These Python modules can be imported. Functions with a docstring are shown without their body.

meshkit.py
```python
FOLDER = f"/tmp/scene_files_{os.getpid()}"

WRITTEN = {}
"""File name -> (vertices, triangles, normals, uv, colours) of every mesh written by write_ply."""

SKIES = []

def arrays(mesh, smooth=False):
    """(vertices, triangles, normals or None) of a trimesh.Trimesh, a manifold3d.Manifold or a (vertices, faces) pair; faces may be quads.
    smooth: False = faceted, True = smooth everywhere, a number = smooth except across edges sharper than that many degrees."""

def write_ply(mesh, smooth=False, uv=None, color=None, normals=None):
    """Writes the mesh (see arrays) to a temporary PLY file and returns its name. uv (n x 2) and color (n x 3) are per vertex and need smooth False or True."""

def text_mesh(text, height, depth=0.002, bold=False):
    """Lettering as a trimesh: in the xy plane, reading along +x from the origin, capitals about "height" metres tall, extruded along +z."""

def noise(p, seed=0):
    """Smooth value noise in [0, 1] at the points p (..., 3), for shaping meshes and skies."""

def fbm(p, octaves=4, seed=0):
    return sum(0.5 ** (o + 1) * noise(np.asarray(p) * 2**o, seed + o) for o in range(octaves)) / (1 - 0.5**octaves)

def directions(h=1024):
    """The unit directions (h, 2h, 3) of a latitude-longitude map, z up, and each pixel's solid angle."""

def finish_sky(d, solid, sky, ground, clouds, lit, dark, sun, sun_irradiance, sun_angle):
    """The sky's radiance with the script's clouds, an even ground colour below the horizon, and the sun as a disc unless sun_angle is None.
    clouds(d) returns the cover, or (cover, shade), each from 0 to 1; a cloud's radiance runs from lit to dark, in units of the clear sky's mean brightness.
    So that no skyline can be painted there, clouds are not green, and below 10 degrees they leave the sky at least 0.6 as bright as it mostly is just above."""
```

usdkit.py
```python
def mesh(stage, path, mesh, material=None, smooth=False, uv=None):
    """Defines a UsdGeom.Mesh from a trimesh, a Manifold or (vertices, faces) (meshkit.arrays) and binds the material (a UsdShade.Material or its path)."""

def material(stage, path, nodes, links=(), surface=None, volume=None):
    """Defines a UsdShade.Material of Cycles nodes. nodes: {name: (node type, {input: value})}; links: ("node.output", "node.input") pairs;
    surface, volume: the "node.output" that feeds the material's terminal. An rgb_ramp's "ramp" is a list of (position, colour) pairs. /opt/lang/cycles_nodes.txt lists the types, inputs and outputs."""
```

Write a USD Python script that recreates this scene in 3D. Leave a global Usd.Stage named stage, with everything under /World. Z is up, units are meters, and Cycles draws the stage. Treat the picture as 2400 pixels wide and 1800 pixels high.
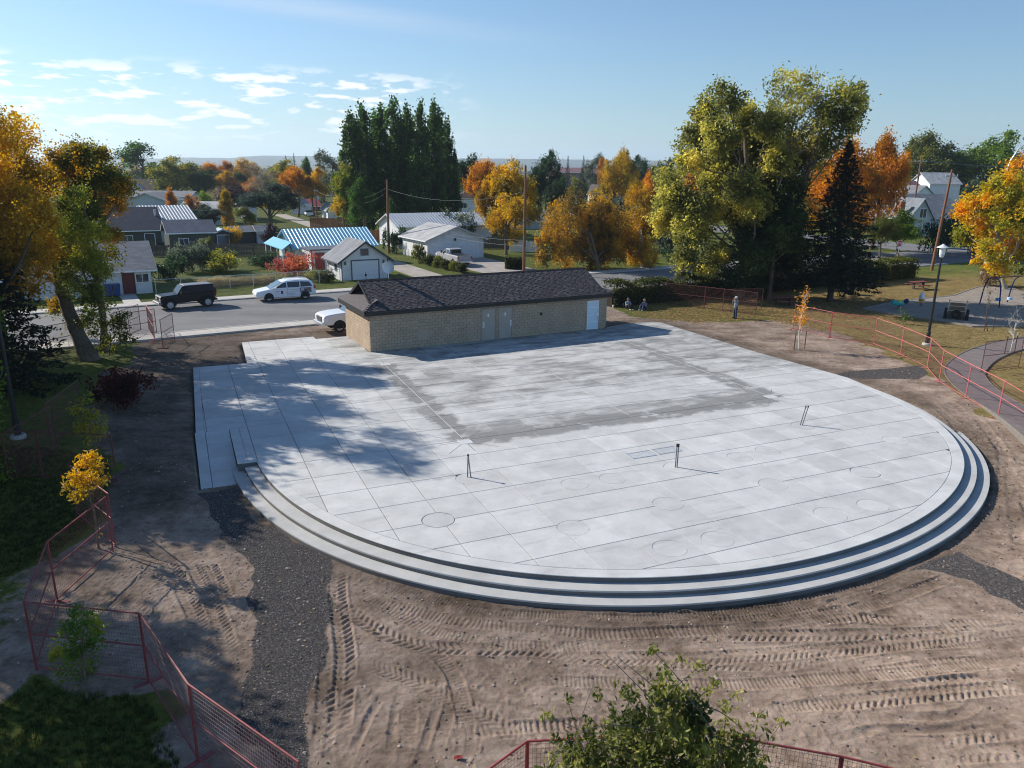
import math, random
import numpy as np
import trimesh
import usdkit, meshkit
from pxr import Usd, UsdGeom, UsdLux, UsdShade, Sdf, Gf, Vt
from shapely.geometry import Polygon, LineString, Point, box as sbox
from shapely.ops import unary_union
from scipy.spatial import Delaunay, cKDTree

stage = Usd.Stage.CreateInMemory()
UsdGeom.SetStageUpAxis(stage, 'Z'); UsdGeom.SetStageMetersPerUnit(stage, 1.0)
UsdGeom.Xform.Define(stage, '/World'); stage.SetDefaultPrim(stage.GetPrimAtPath('/World'))
UsdGeom.Scope.Define(stage, '/World/Looks')
PI = math.pi

# ------------------------------------------------------------------ camera
F_PX, PITCH, ROLL, CAM_H = 1766.63, 0.277147, 0.012836, 11.1      # focal length for a 2400 px wide frame
_d = np.array([0, math.cos(PITCH), -math.sin(PITCH)]); _r0 = np.array([1., 0, 0]); _u0 = np.cross(_r0, _d)
CR = math.cos(ROLL) * _r0 + math.sin(ROLL) * _u0
CU = -math.sin(ROLL) * _r0 + math.cos(ROLL) * _u0
CD = _d
CAM = np.array([0, 0, CAM_H])
cam = UsdGeom.Camera.Define(stage, '/World/camera')
m = Gf.Matrix4d(*CR, 0, *CU, 0, *(-CD), 0, 0, 0, CAM_H, 1)
cam.AddTransformOp().Set(m)
cam.CreateHorizontalApertureAttr(36.0); cam.CreateVerticalApertureAttr(27.0)
cam.CreateFocalLengthAttr(36.0 * F_PX / 2400)
cam.CreateClippingRangeAttr(Gf.Vec2f(0.1, 60000))
cam.CreateExposureAttr(0.6)

# ------------------------------------------------------------------ sky and sun
SUN_AZ, SUN_EL = math.radians(-66.5), math.radians(31.0)          # direction towards the sun: azimuth from +y towards +x
sun_to = np.array([math.sin(SUN_AZ) * math.cos(SUN_EL), math.cos(SUN_AZ) * math.cos(SUN_EL), math.sin(SUN_EL)])
sky = UsdLux.DomeLight.Define(stage, '/World/sky')
sun = UsdLux.DistantLight.Define(stage, '/World/sun')
sun.CreateIntensityAttr(1.25); sun.CreateAngleAttr(0.53); sun.CreateNormalizeAttr(True); sun.CreateColorAttr(Gf.Vec3f(1.0, 0.93, 0.83))
zax = sun_to; xax = np.cross([0, 0, 1.], zax); xax /= np.linalg.norm(xax); yax = np.cross(zax, xax)
sun.AddTransformOp().Set(Gf.Matrix4d(*xax, 0, *yax, 0, *zax, 0, 0, 0, 0, 1))
SKY_STRENGTH = 0.064
usdkit.material(stage, '/World/Looks/sky_look', {
    'sky': ('sky_texture', {'sky_type': 'single_scattering', 'sun_disc': False, 'sun_elevation': SUN_EL, 'sun_rotation': SUN_AZ, 'altitude': 900.0, 'air_density': 1.25, 'aerosol_density': 0.5, 'ozone_density': 2.6}),
    'geo': ('texture_coordinate', {}),
    'sep': ('separate_xyz', {}),
    # small flat-bottomed cumulus low over the horizon, direction space stretched sideways
    'elev': ('math', {'math_type': 'arcsine'}), 'azim': ('math', {'math_type': 'arctan2'}),
    'cxy': ('combine_xyz', {'z': 3.7}),
    'map': ('mapping', {'scale': (22.0, 88.0, 1.0), 'location': (2.3, 1.4, 0)}),
    'n1': ('noise_texture', {'scale': 1.0, 'detail': 5.0, 'roughness': 0.55}),
    'puff': ('map_range', {'from_min': 0.50, 'from_max': 0.585, 'to_min': 0.0, 'to_max': 1.0, 'clamp': True}),
    'lo': ('map_range', {'range_type': 'smoothstep', 'from_min': 0.022, 'from_max': 0.045, 'to_min': 0.0, 'to_max': 1.0, 'clamp': True}),
    'hi': ('map_range', {'range_type': 'smoothstep', 'from_min': 0.095, 'from_max': 0.12, 'to_min': 1.0, 'to_max': 0.0, 'clamp': True}),
    'side': ('map_range', {'range_type': 'smoothstep', 'from_min': -0.18, 'from_max': -0.02, 'to_min': 1.0, 'to_max': 0.0, 'clamp': True}),
    'a': ('math', {'math_type': 'multiply'}), 'b': ('math', {'math_type': 'multiply'}), 'c': ('math', {'math_type': 'multiply'}),
    # one faint high streak
    'smap': ('mapping', {'scale': (3.0, 60.0, 1.0), 'location': (0, 0, 9.0)}), 'sn': ('noise_texture', {'scale': 1.0, 'detail': 6.0, 'roughness': 0.7}),
    'sd': ('math', {'math_type': 'multiply_add', 'value2': -0.09, 'value3': 0.155}), 'se': ('math', {'math_type': 'subtract'}),
    'sg': ('math', {'math_type': 'absolute'}), 'sband': ('map_range', {'range_type': 'smoothstep', 'from_min': 0.0, 'from_max': 0.02, 'to_min': 0.42, 'to_max': 0.0, 'clamp': True}),
    'sside': ('map_range', {'range_type': 'smoothstep', 'from_min': -0.25, 'from_max': 0.15, 'to_min': 1.0, 'to_max': 0.0, 'clamp': True}),
    'sm': ('math', {'math_type': 'multiply'}), 'sm2': ('math', {'math_type': 'multiply'}),
    'tint': ('mix_color', {'blend_type': 'multiply', 'fac': 1.0, 'b': (.86, 1.09, 1.31), 'use_clamp': False}),
    'mixs': ('mix_color', {'b': (9.0, 9.3, 9.6), 'use_clamp': False}),
    'mix': ('mix_color', {'b': (12.0, 12.0, 12.2), 'use_clamp': False}),
    'bg': ('background_shader', {'strength': SKY_STRENGTH})},
    [('geo.generated', 'sep.vector'), ('sep.z', 'elev.value1'), ('sep.x', 'azim.value1'), ('sep.y', 'azim.value2'),
     ('azim.value', 'cxy.x'), ('elev.value', 'cxy.y'), ('cxy.vector', 'map.vector'), ('map.vector', 'n1.vector'), ('n1.fac', 'puff.value'),
     ('elev.value', 'lo.value'), ('elev.value', 'hi.value'), ('azim.value', 'side.value'),
     ('puff.result', 'a.value1'), ('lo.result', 'a.value2'), ('a.value', 'b.value1'), ('hi.result', 'b.value2'), ('b.value', 'c.value1'), ('side.result', 'c.value2'),
     ('cxy.vector', 'smap.vector'), ('smap.vector', 'sn.vector'), ('azim.value', 'sd.value1'),
     ('elev.value', 'se.value1'), ('sd.value', 'se.value2'), ('se.value', 'sg.value1'), ('sg.value', 'sband.value'), ('azim.value', 'sside.value'),
     ('sband.result', 'sm.value1'), ('sn.fac', 'sm.value2'), ('sm.value', 'sm2.value1'), ('sside.result', 'sm2.value2'),
     ('sky.color', 'tint.a'), ('tint.result', 'mixs.a'), ('sm2.value', 'mixs.fac'), ('mixs.result', 'mix.a'), ('c.value', 'mix.fac'), ('mix.result', 'bg.color')],
    surface='bg.background')
UsdShade.MaterialBindingAPI.Apply(sky.GetPrim()).Bind(UsdShade.Material.Get(stage, '/World/Looks/sky_look'))
sky.GetPrim().SetCustomDataByKey('kind', 'structure')

# ------------------------------------------------------------------ places on the ground, read off the photograph
def ray_at(px, py, z):
    """The world point at height z seen at (px, py) of a 2400 x 1800 frame."""
    D = (px - 1200) / F_PX * CR - (py - 900) / F_PX * CU + CD
    return CAM + (z - CAM_H) / D[2] * D
def P(x, y, z=-0.12): return ray_at(x * 1.085, y * 1.085, z)
def frame(x0, y0, k):
    return lambda x, y, z=-0.12: ray_at(x0 + x * k, y0 + y * k, z)
ZA, ZB, ZC, ZD, ZE = (frame(x, y, .27125) for x, y in ((250, 350), (650, 450), (1000, 350), (1800, 300), (1800, 600)))
Z1, Z2, Z3, Z4 = frame(440, 760, .36166), frame(1000, 900, .36166), frame(1540, 750, .3918), frame(800, 620, .29837)
def depth_place(px, dist, z=-0.12):
    """The ground point 'dist' metres ahead of the camera in the column px (2212 wide frame)."""
    k = (px * 1.085 - 1200) / F_PX
    D = k * CR + CD
    return np.array([D[0] / D[1] * dist, dist, z])
def height_at(p, py):
    """Height of the thing standing at p whose top is seen in row py (2212 wide frame)."""
    lo, hi = -5.0, 80.0
    for _ in range(40):
        mid = (lo + hi) / 2
        v = np.array([p[0], p[1], mid]) - CAM
        y = (900 - F_PX * (v @ CU) / (v @ CD)) / 1.085
        lo, hi = (mid, hi) if y > py else (lo, mid)
    return mid
def width_at(p, npx): return npx * 1.085 / F_PX * ((np.asarray(p) - CAM) @ CD)

# the pad's own axes: u along the toilet building, v towards the viewer
YAW = 0.41948; PO = np.array([0.2318, 29.3164]); E1 = np.array([math.cos(YAW), math.sin(YAW)]); E2 = np.array([math.sin(YAW), -math.cos(YAW)])
def uv2w(u, v): return PO + np.multiply.outer(np.asarray(u, float), E1) + np.multiply.outer(np.asarray(v, float), E2)
def w2uv(x, y):
    dx, dy = np.asarray(x) - PO[0], np.asarray(y) - PO[1]
    return dx * E1[0] + dy * E1[1], dx * E2[0] + dy * E2[1]
# the street's axes: s along the kerb, t away from the viewer
RD, RN = np.array([.856, .517]), np.array([-.517, .856]); RD = RD / np.linalg.norm(RD); RN = np.array([-RD[1], RD[0]]); RANG = math.atan2(RD[1], RD[0])
def st2w(s, t, z=-0.12): p = s * RD + t * RN; return np.array([p[0], p[1], z])
def w2st(p): return float(np.dot(p[:2], RD)), float(np.dot(p[:2], RN))

def sstep(x, a, b):
    t = np.clip((np.asarray(x, float) - a) / (b - a), 0, 1); return t * t * (3 - 2 * t)
def terrain(x, y):
    """Height of the ground: level behind the pad, half a metre lower in front of the steps."""
    u, v = w2uv(x, y)
    v0 = -7.0 + 8.0 * np.clip((u + 12) / 33, 0, 1)
    return -0.12 - 0.37 * sstep(v, v0, v0 + 8.5)
def tz(x, y): return float(terrain(np.float64(x), np.float64(y)))
def ground(p): return np.array([p[0], p[1], tz(p[0], p[1])])
def drop(fn, x, y):
    """Seen point on the sloping ground: iterates the height."""
    p = fn(x, y)
    for _ in range(6): p = fn(x, y, tz(p[0], p[1]))
    return p

# ------------------------------------------------------------------ scene writing helpers
_used = {}
def numbered(parent, name):
    k = f'{parent}/{name}'; n = _used.get(k, 0); _used[k] = n + 1
    return k if n == 0 else f'{k}_{n:03d}'
def ppath(parent): return '/World' if parent is None else (parent if isinstance(parent, str) else str(parent.GetPath()))
def tag(o, label=None, cat=None, group=None, kind=None):
    p = o if isinstance(o, Usd.Prim) else o.GetPrim()
    for k, v in (('label', label), ('category', cat), ('group', group), ('kind', kind)):
        if v: p.SetCustomDataByKey(k, v)
    return p
def thing(name, label, cat, loc=(0, 0, 0), rotz=0.0, group=None, kind=None):
    x = UsdGeom.Xform.Define(stage, numbered('/World', name))
    x.AddTranslateOp().Set(Gf.Vec3d(*map(float, loc)))
    if rotz: x.AddRotateZOp().Set(math.degrees(rotz))
    return tag(x, label, cat, group, kind)
def obj(name, mesh, mat, parent=None, smooth=False):
    if isinstance(mesh, MB): mesh = mesh.get()
    return usdkit.mesh(stage, numbered(ppath(parent), name), mesh, mat, smooth).GetPrim()
def struct(name, mesh, mat, parent=None, smooth=False): return tag(obj(name, mesh, mat, parent, smooth), kind='structure')
def copy_of(name, source, label, cat, loc, rotz=0.0, scale=None, group=None):
    x = UsdGeom.Xform.Define(stage, numbered('/World', name))
    x.AddTranslateOp().Set(Gf.Vec3d(*map(float, loc)))
    if rotz: x.AddRotateZOp().Set(math.degrees(rotz))
    if scale is not None: x.AddScaleOp().Set(Gf.Vec3f(*map(float, scale)))
    p = x.GetPrim(); p.GetReferences().AddInternalReference(source); p.SetInstanceable(True)
    return tag(p, label, cat, group)
KINDS = stage.CreateClassPrim('/World/kinds')
def kind_root(name):
    x = UsdGeom.Xform.Define(stage, f'/World/kinds/{name}'); return x.GetPrim()

class MB:
    """Collects shapes into one mesh."""
    def __init__(s): s.v, s.f, s.n = [], [], 0
    def add(s, v, f):
        v = np.asarray(v, float).reshape(-1, 3); f = np.asarray(f, int)
        if f.shape[1] == 4: f = np.vstack([f[:, [0, 1, 2]], f[:, [0, 2, 3]]])
        s.v.append(v); s.f.append(f + s.n); s.n += len(v); return s
    def tm(s, t): return s.add(t.vertices, t.faces)
    def get(s): return (np.vstack(s.v), np.vstack(s.f))
    def box(s, x0, y0, z0, x1, y1, z1):
        v = np.array([[x, y, z] for z in (z0, z1) for y in (y0, y1) for x in (x0, x1)], float)
        return s.add(v, [[0, 2, 3, 1], [4, 5, 7, 6], [0, 1, 5, 4], [2, 6, 7, 3], [0, 4, 6, 2], [1, 3, 7, 5]])
    def cbox(s, c, size, rotz=0.0, tilt=None):
        h = np.asarray(size, float) / 2
        v = np.array([[x, y, z] for z in (-1, 1) for y in (-1, 1) for x in (-1, 1)], float) * h
        if tilt is not None: v = v @ np.asarray(tilt).T
        if rotz: v = v @ np.array([[math.cos(rotz), math.sin(rotz), 0], [-math.sin(rotz), math.cos(rotz), 0], [0, 0, 1]])
        return s.add(v + np.asarray(c, float), [[0, 2, 3, 1], [4, 5, 7, 6], [0, 1, 5, 4], [2, 6, 7, 3], [0, 4, 6, 2], [1, 3, 7, 5]])
    def bevel_box(s, x0, y0, z0, x1, y1, z1, b=0.01):
        """Box with chamfered top edges."""
        pts = [(x0, y0, z0), (x1, y0, z0), (x1, y1, z0), (x0, y1, z0), (x0, y0, z1 - b), (x1, y0, z1 - b), (x1, y1, z1 - b), (x0, y1, z1 - b),
               (x0 + b, y0 + b, z1), (x1 - b, y0 + b, z1), (x1 - b, y1 - b, z1), (x0 + b, y1 - b, z1)]
        return s.add(pts, [[3, 2, 1, 0], [0, 1, 5, 4], [1, 2, 6, 5], [2, 3, 7, 6], [3, 0, 4, 7], [4, 5, 9, 8], [5, 6, 10, 9], [6, 7, 11, 10], [7, 4, 8, 11], [8, 9, 10, 11]])
    def tube(s, pts, r, sides=6, cap=True):
        p = np.asarray(pts, float); n = len(p); r = np.broadcast_to(np.asarray(r, float), (n,))
        t = np.gradient(p, axis=0); t /= np.linalg.norm(t, axis=1, keepdims=True) + 1e-12
        ref = np.where(np.abs(t[:, 2:]) < 0.9, [0, 0, 1.0], [1.0, 0, 0]) if n > 0 else None
        if n > 2 or True: ref = np.broadcast_to(ref[0], (n, 3))
        a = np.cross(t, ref); a /= np.linalg.norm(a, axis=1, keepdims=True) + 1e-12
        b = np.cross(t, a); ang = np.arange(sides) * 2 * PI / sides
        v = p[:, None] + r[:, None, None] * (np.cos(ang)[None, :, None] * a[:, None] + np.sin(ang)[None, :, None] * b[:, None])
        f = [[i * sides + j, (i + 1) * sides + j, (i + 1) * sides + (j + 1) % sides, i * sides + (j + 1) % sides] for i in range(n - 1) for j in range(sides)]
        f = np.array(f); f = np.vstack([f[:, [0, 1, 2]], f[:, [0, 2, 3]]])
        if cap and sides > 2:
            c = [[0, j, j + 1] for j in range(1, sides - 1)] + [[(n - 1) * sides, (n - 1) * sides + j + 1, (n - 1) * sides + j] for j in range(1, sides - 1)]
            f = np.vstack([f, c])
        return s.add(v.reshape(-1, 3), f)
    def rod(s, a, b, r, sides=6): return s.tube([a, b], r, sides)
    def lathe(s, prof, c=(0, 0, 0), sides=16):
        prof = np.asarray(prof, float); ang = np.arange(sides) * 2 * PI / sides; n = len(prof)
        v = np.stack([prof[:, :1] * np.cos(ang), prof[:, :1] * np.sin(ang), np.repeat(prof[:, 1:2], sides, 1)], -1) + np.asarray(c, float)
        f = [[i * sides + j, i * sides + (j + 1) % sides, (i + 1) * sides + (j + 1) % sides, (i + 1) * sides + j] for i in range(n - 1) for j in range(sides)]
        return s.add(v.reshape(-1, 3), f)
    def prism(s, poly, z0, z1):
        """Upright prism over a shapely polygon or a list of points."""
        poly = poly if hasattr(poly, 'geom_type') else Polygon(poly)
        for g in getattr(poly, 'geoms', [poly]):
            if g.area < 1e-6: continue
            t = trimesh.creation.extrude_polygon(g, z1 - z0, engine='earcut'); s.add(t.vertices + [0, 0, z0], t.faces)
        return s
    def profile(s, pts, axis, a0, a1):
        """A closed outline in the plane across 'axis' (x: outline is (y, z); y: outline is (x, z)), extruded along it from a0 to a1."""
        g = Polygon(pts); t = trimesh.creation.extrude_polygon(g, 1.0, engine='earcut'); v = np.array(t.vertices); w = a0 + (a1 - a0) * v[:, 2]
        v2 = np.stack([w, v[:, 0], v[:, 1]], 1) if axis == 'x' else np.stack([v[:, 0], w, v[:, 1]], 1)
        f = np.array(t.faces)
        if (axis == 'y') == (a1 > a0): f = f[:, ::-1]
        return s.add(v2, f)
    def quad(s, a, b, c, d): return s.add([a, b, c, d], [[0, 1, 2, 3]])
    def sphere(s, c, r, sub=2):
        t = trimesh.creation.icosphere(sub, 1.0); return s.add(t.vertices * np.asarray(r, float) + np.asarray(c, float), t.faces)
    def place(s, loc, rotz=0.0):
        R = np.array([[math.cos(rotz), math.sin(rotz), 0], [-math.sin(rotz), math.cos(rotz), 0], [0, 0, 1]])
        s.v = [v @ R + np.asarray(loc, float) for v in s.v]; return s

# ------------------------------------------------------------------ materials
def L(name): return f'/World/Looks/{name}'
_m = {}
def plain(name, col, rough=0.6, var=0.12, scale=6.0, metallic=0.0, spec=0.4, bump=0.0, bscale=60.0, rnd=0.0, coat=0.0):
    """Principled look with a soft tonal mottling, optional per-object variation and fine relief."""
    if name in _m: return _m[name]
    nodes = {'tc': ('texture_coordinate', {}), 'n': ('noise_texture', {'scale': scale, 'detail': 4.0, 'roughness': 0.6}),
             'r': ('map_range', {'from_min': 0.3, 'from_max': 0.7, 'to_min': 1 - var, 'to_max': 1 + var, 'clamp': True}),
             'o': ('object_info', {}), 'ro': ('map_range', {'from_min': 0.0, 'from_max': 1.0, 'to_min': 1 - rnd, 'to_max': 1 + rnd}),
             'mul': ('math', {'math_type': 'multiply'}), 'h': ('hsv', {'color': col}),
             'p': ('principled_bsdf', {'roughness': rough, 'metallic': metallic, 'specular_ior_level': spec, 'coat_weight': coat})}
    links = [('tc.object', 'n.vector'), ('n.fac', 'r.value'), ('o.random', 'ro.value'), ('r.result', 'mul.value1'), ('ro.result', 'mul.value2'), ('mul.value', 'h.value'), ('h.color', 'p.base_color')]
    if bump:
        nodes['nb'] = ('noise_texture', {'scale': bscale, 'detail': 3.0}); nodes['b'] = ('bump', {'strength': 0.6, 'distance': bump})
        links += [('tc.object', 'nb.vector'), ('nb.fac', 'b.height'), ('b.normal', 'p.normal')]
    _m[name] = usdkit.material(stage, L(name), nodes, links, surface='p.BSDF'); return _m[name]

# ------------------------------------------------------------------ foliage
def leafmat(name, ramp, transl=0.42, patch=0.35, wild=0.55, rough=0.55):
    """Leaf look: colour picked per leaf and, more broadly, per branch patch."""
    if name in _m: return _m[name]
    n = len(ramp)
    _m[name] = usdkit.material(stage, L(name), {
        'g': ('geometry', {}), 'n': ('noise_texture', {'scale': patch, 'detail': 2.0, 'roughness': 0.6}),
        'a': ('math', {'math_type': 'multiply_add', 'value2': wild, 'value3': -wild / 2}),
        'e': ('map_range', {'from_min': 0.3, 'from_max': 0.7, 'to_min': 0.0, 'to_max': 1.0, 'clamp': True}),
        's': ('math', {'math_type': 'add', 'use_clamp': True}),
        'ramp': ('rgb_ramp', {'ramp': [(i / (n - 1), c) for i, c in enumerate(ramp)]}),
        'p': ('principled_bsdf', {'roughness': rough, 'specular_ior_level': 0.35}),
        'sat': ('hsv', {'saturation': 1.05, 'value': 1.5}), 't': ('translucent_bsdf', {}), 'm': ('mix_closure', {'fac': transl})},
        [('g.random_per_island', 'a.value1'), ('g.position', 'n.vector'), ('n.fac', 'e.value'), ('e.result', 's.value1'), ('a.value', 's.value2'),
         ('s.value', 'ramp.fac'), ('ramp.color', 'p.base_color'), ('ramp.color', 'sat.color'), ('sat.color', 't.color'), ('p.BSDF', 'm.closure1'), ('t.BSDF', 'm.closure2')],
        surface='m.closure')
    return _m[name]
LEAF = {
    'green': [(.035, .085, .012), (.075, .16, .022), (.14, .25, .035)],
    'dark_green': [(.016, .040, .016), (.030, .066, .024), (.055, .10, .036)],
    'olive': [(.07, .085, .012), (.16, .17, .022), (.28, .25, .03)],
    'lime': [(.07, .13, .012), (.17, .26, .022), (.34, .36, .035)],
    'yellow': [(.25, .18, .012), (.56, .34, .018), (.74, .48, .03)],
    'gold': [(.26, .16, .014), (.58, .34, .018), (.76, .46, .026)],
    'orange': [(.32, .13, .014), (.66, .29, .016), (.78, .42, .026)],
    'rust': [(.24, .10, .02), (.50, .21, .028), (.60, .30, .04)],
    'sage': [(.08, .10, .07), (.15, .185, .12), (.25, .28, .19)],
    'blue_green': [(.022, .042, .032), (.042, .075, .055), (.07, .115, .08)],
    'purple': [(.018, .011, .018), (.042, .021, .032), (.075, .036, .045)],
    'pink': [(.30, .07, .06), (.55, .17, .09), (.55, .32, .08)],
    'dark_red': [(.05, .008, .010), (.13, .018, .022), (.22, .035, .035)],
    'tan': [(.17, .12, .07), (.29, .21, .12), (.42, .31, .17)],
    'straw': [(.22, .18, .08), (.38, .30, .14), (.54, .43, .22)],
    'green_gold': [(.07, .12, .014), (.20, .22, .02), (.50, .32, .02), (.70, .38, .02)],
    'olive_gold': [(.08, .11, .014), (.24, .24, .026), (.46, .36, .035), (.62, .46, .05)],
    'brown_gold': [(.16, .11, .022), (.46, .26, .028), (.66, .37, .028), (.76, .46, .04)],
    'sapling': [(.04, .10, .012), (.09, .17, .016), (.42, .38, .02), (.62, .46, .02)],
    'spruce': [(.010, .020, .013), (.019, .036, .020), (.033, .056, .03)],
    'poplar': [(.035, .075, .018), (.075, .145, .026), (.14, .24, .04)],
    'hedge': [(.035, .045, .010), (.07, .085, .016), (.15, .11, .022)],
    'cherry': [(.05, .065, .014), (.13, .145, .03), (.26, .26, .06), (.36, .33, .10), (.30, .17, .06)],
}
def leaf(c, **kw): return leafmat(c + '_leaf', LEAF[c], **kw)
BARK = plain('bark', (.12, .09, .065), 0.9, 0.35, 5.0, bump=0.03, bscale=14)
PALE_BARK = plain('pale_bark', (.30, .27, .22), 0.85, 0.3, 5.0, bump=0.02, bscale=14)
WHITE_BARK = plain('white_bark', (.55, .53, .48), 0.8, 0.25, 9.0)
DARK_BARK = plain('dark_bark', (.055, .042, .034), 0.9, 0.3, 5.0, bump=0.03, bscale=14)

def leaf_quads(c, size, rng, up=0.35, aspect=0.62, droop=0.0):
    n = len(c); size = np.broadcast_to(np.asarray(size, float), (n,)) * rng.uniform(.7, 1.3, n)
    nor = rng.normal(size=(n, 3)); nor /= np.linalg.norm(nor, axis=1, keepdims=True); nor[:, 2] += up * 2; nor /= np.linalg.norm(nor, axis=1, keepdims=True)
    t = rng.normal(size=(n, 3)); t[:, 2] -= droop * 2; t -= nor * (t * nor).sum(1, keepdims=True); t /= np.linalg.norm(t, axis=1, keepdims=True) + 1e-9
    b = np.cross(nor, t); h = size[:, None] / 2; w = h * aspect; fold = nor * w * 0.35
    v = np.stack([c - t * h, c + b * w + fold - t * h * .1, c + t * h, c - b * w + fold - t * h * .1], 1).reshape(-1, 3)
    k = np.arange(n)[:, None] * 4
    return v, np.vstack([k + [0, 1, 2], k + [0, 2, 3]])
def sph(rng, n):
    d = rng.normal(size=(n, 3)); return d / np.linalg.norm(d, axis=1, keepdims=True)
def crown(lobes, nclus, nleaf, size, rng, spread=0.55, shell=0.55, up=0.35, droop=0.0, stretch=(1, 1, 1), low=0.75, aspect=0.62):
    """Leaves in clumps through the outer volume of several lobes. Returns the clump centres and the leaf mesh."""
    lb = np.array([l[:6] for l in lobes], float); vol = lb[:, 3] * lb[:, 4] * lb[:, 5]; w = vol ** (2 / 3)
    if len(lobes[0]) > 6: w = w * np.array([l[6] for l in lobes])
    pick = rng.choice(len(lb), nclus, p=w / w.sum()); d = sph(rng, nclus)
    keep = (d[:, 2] > -low) | (rng.random(nclus) < .3); d, pick = d[keep], pick[keep]
    r = shell + (1 - shell) * rng.random(len(d)) ** .7; r = r * rng.uniform(.86, 1.1, len(d))
    cl = lb[pick, :3] + d * lb[pick, 3:6] * r[:, None]
    per = max(1, nleaf // len(cl))
    cnt = np.maximum(1, (per * rng.gamma(2.2, 1 / 2.2, len(cl))).astype(int)); idx = np.repeat(np.arange(len(cl)), cnt)
    sp = spread * rng.uniform(.6, 1.35, len(cl))
    pts = cl[idx] + rng.normal(size=(len(idx), 3)) * .55 * sp[idx, None] * np.asarray(stretch)
    return cl, leaf_quads(pts, size, rng, up, aspect, droop)
def bent(a, b, rng, bend=0.12, n=5, sag=0.0):
    a, b = np.asarray(a, float), np.asarray(b, float); t = np.linspace(0, 1, n)[:, None]; L_ = np.linalg.norm(b - a)
    off = rng.normal(size=3) * bend * L_; return a + (b - a) * t + off * np.sin(t * PI) + np.array([0, 0, -sag * L_]) * t * t
def skeleton(mb, base, lobes, clus, rng, r0, trunk_top=None, fork=0.35, twigs=60, lean=None, sides=7, limb=0.45, twig_r=0.12):
    """Tapered trunk, a limb into each lobe, and thin branches towards some of the clumps."""
    base = np.asarray(base, float); lb = np.array([l[:6] for l in lobes], float)
    top = np.asarray(trunk_top if trunk_top is not None else lb[:, :3].mean(0), float)
    path = bent(base, top, rng, .035, 7)
    if lean is not None: path = path + np.sin(np.linspace(0, PI, 7))[:, None] * np.asarray(lean, float)
    rad = r0 * np.linspace(1, .42, 7); rad[0] *= 1.35
    mb.tube(path, rad, sides + 2)
    ends = []
    for i, l in enumerate(lb):
        k = fork + (.92 - fork) * rng.random(); j = k * 6; a = path[int(j)] + (path[min(int(j) + 1, 6)] - path[int(j)]) * (j - int(j))
        q = bent(a, l[:3] + [0, 0, l[5] * .25], rng, .1, 6, 0.0); mb.tube(q, r0 * limb * np.linspace(1, .3, 6) * (1 - .45 * k), sides, cap=False); ends.append(q)
    if twigs and len(clus):
        sel = rng.choice(len(clus), min(twigs, len(clus)), replace=False)
        allq = np.vstack(ends + [path[3:]])
        for k in sel:
            dd = np.linalg.norm(allq - clus[k], axis=1) + 1.5 * np.maximum(0, allq[:, 2] - clus[k][2] + .3); a = allq[dd.argmin()]
            mb.tube(bent(a, clus[k], rng, .12, 4), r0 * twig_r * np.array([1, .7, .45, .2]), 4, cap=False)
    return mb

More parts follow.
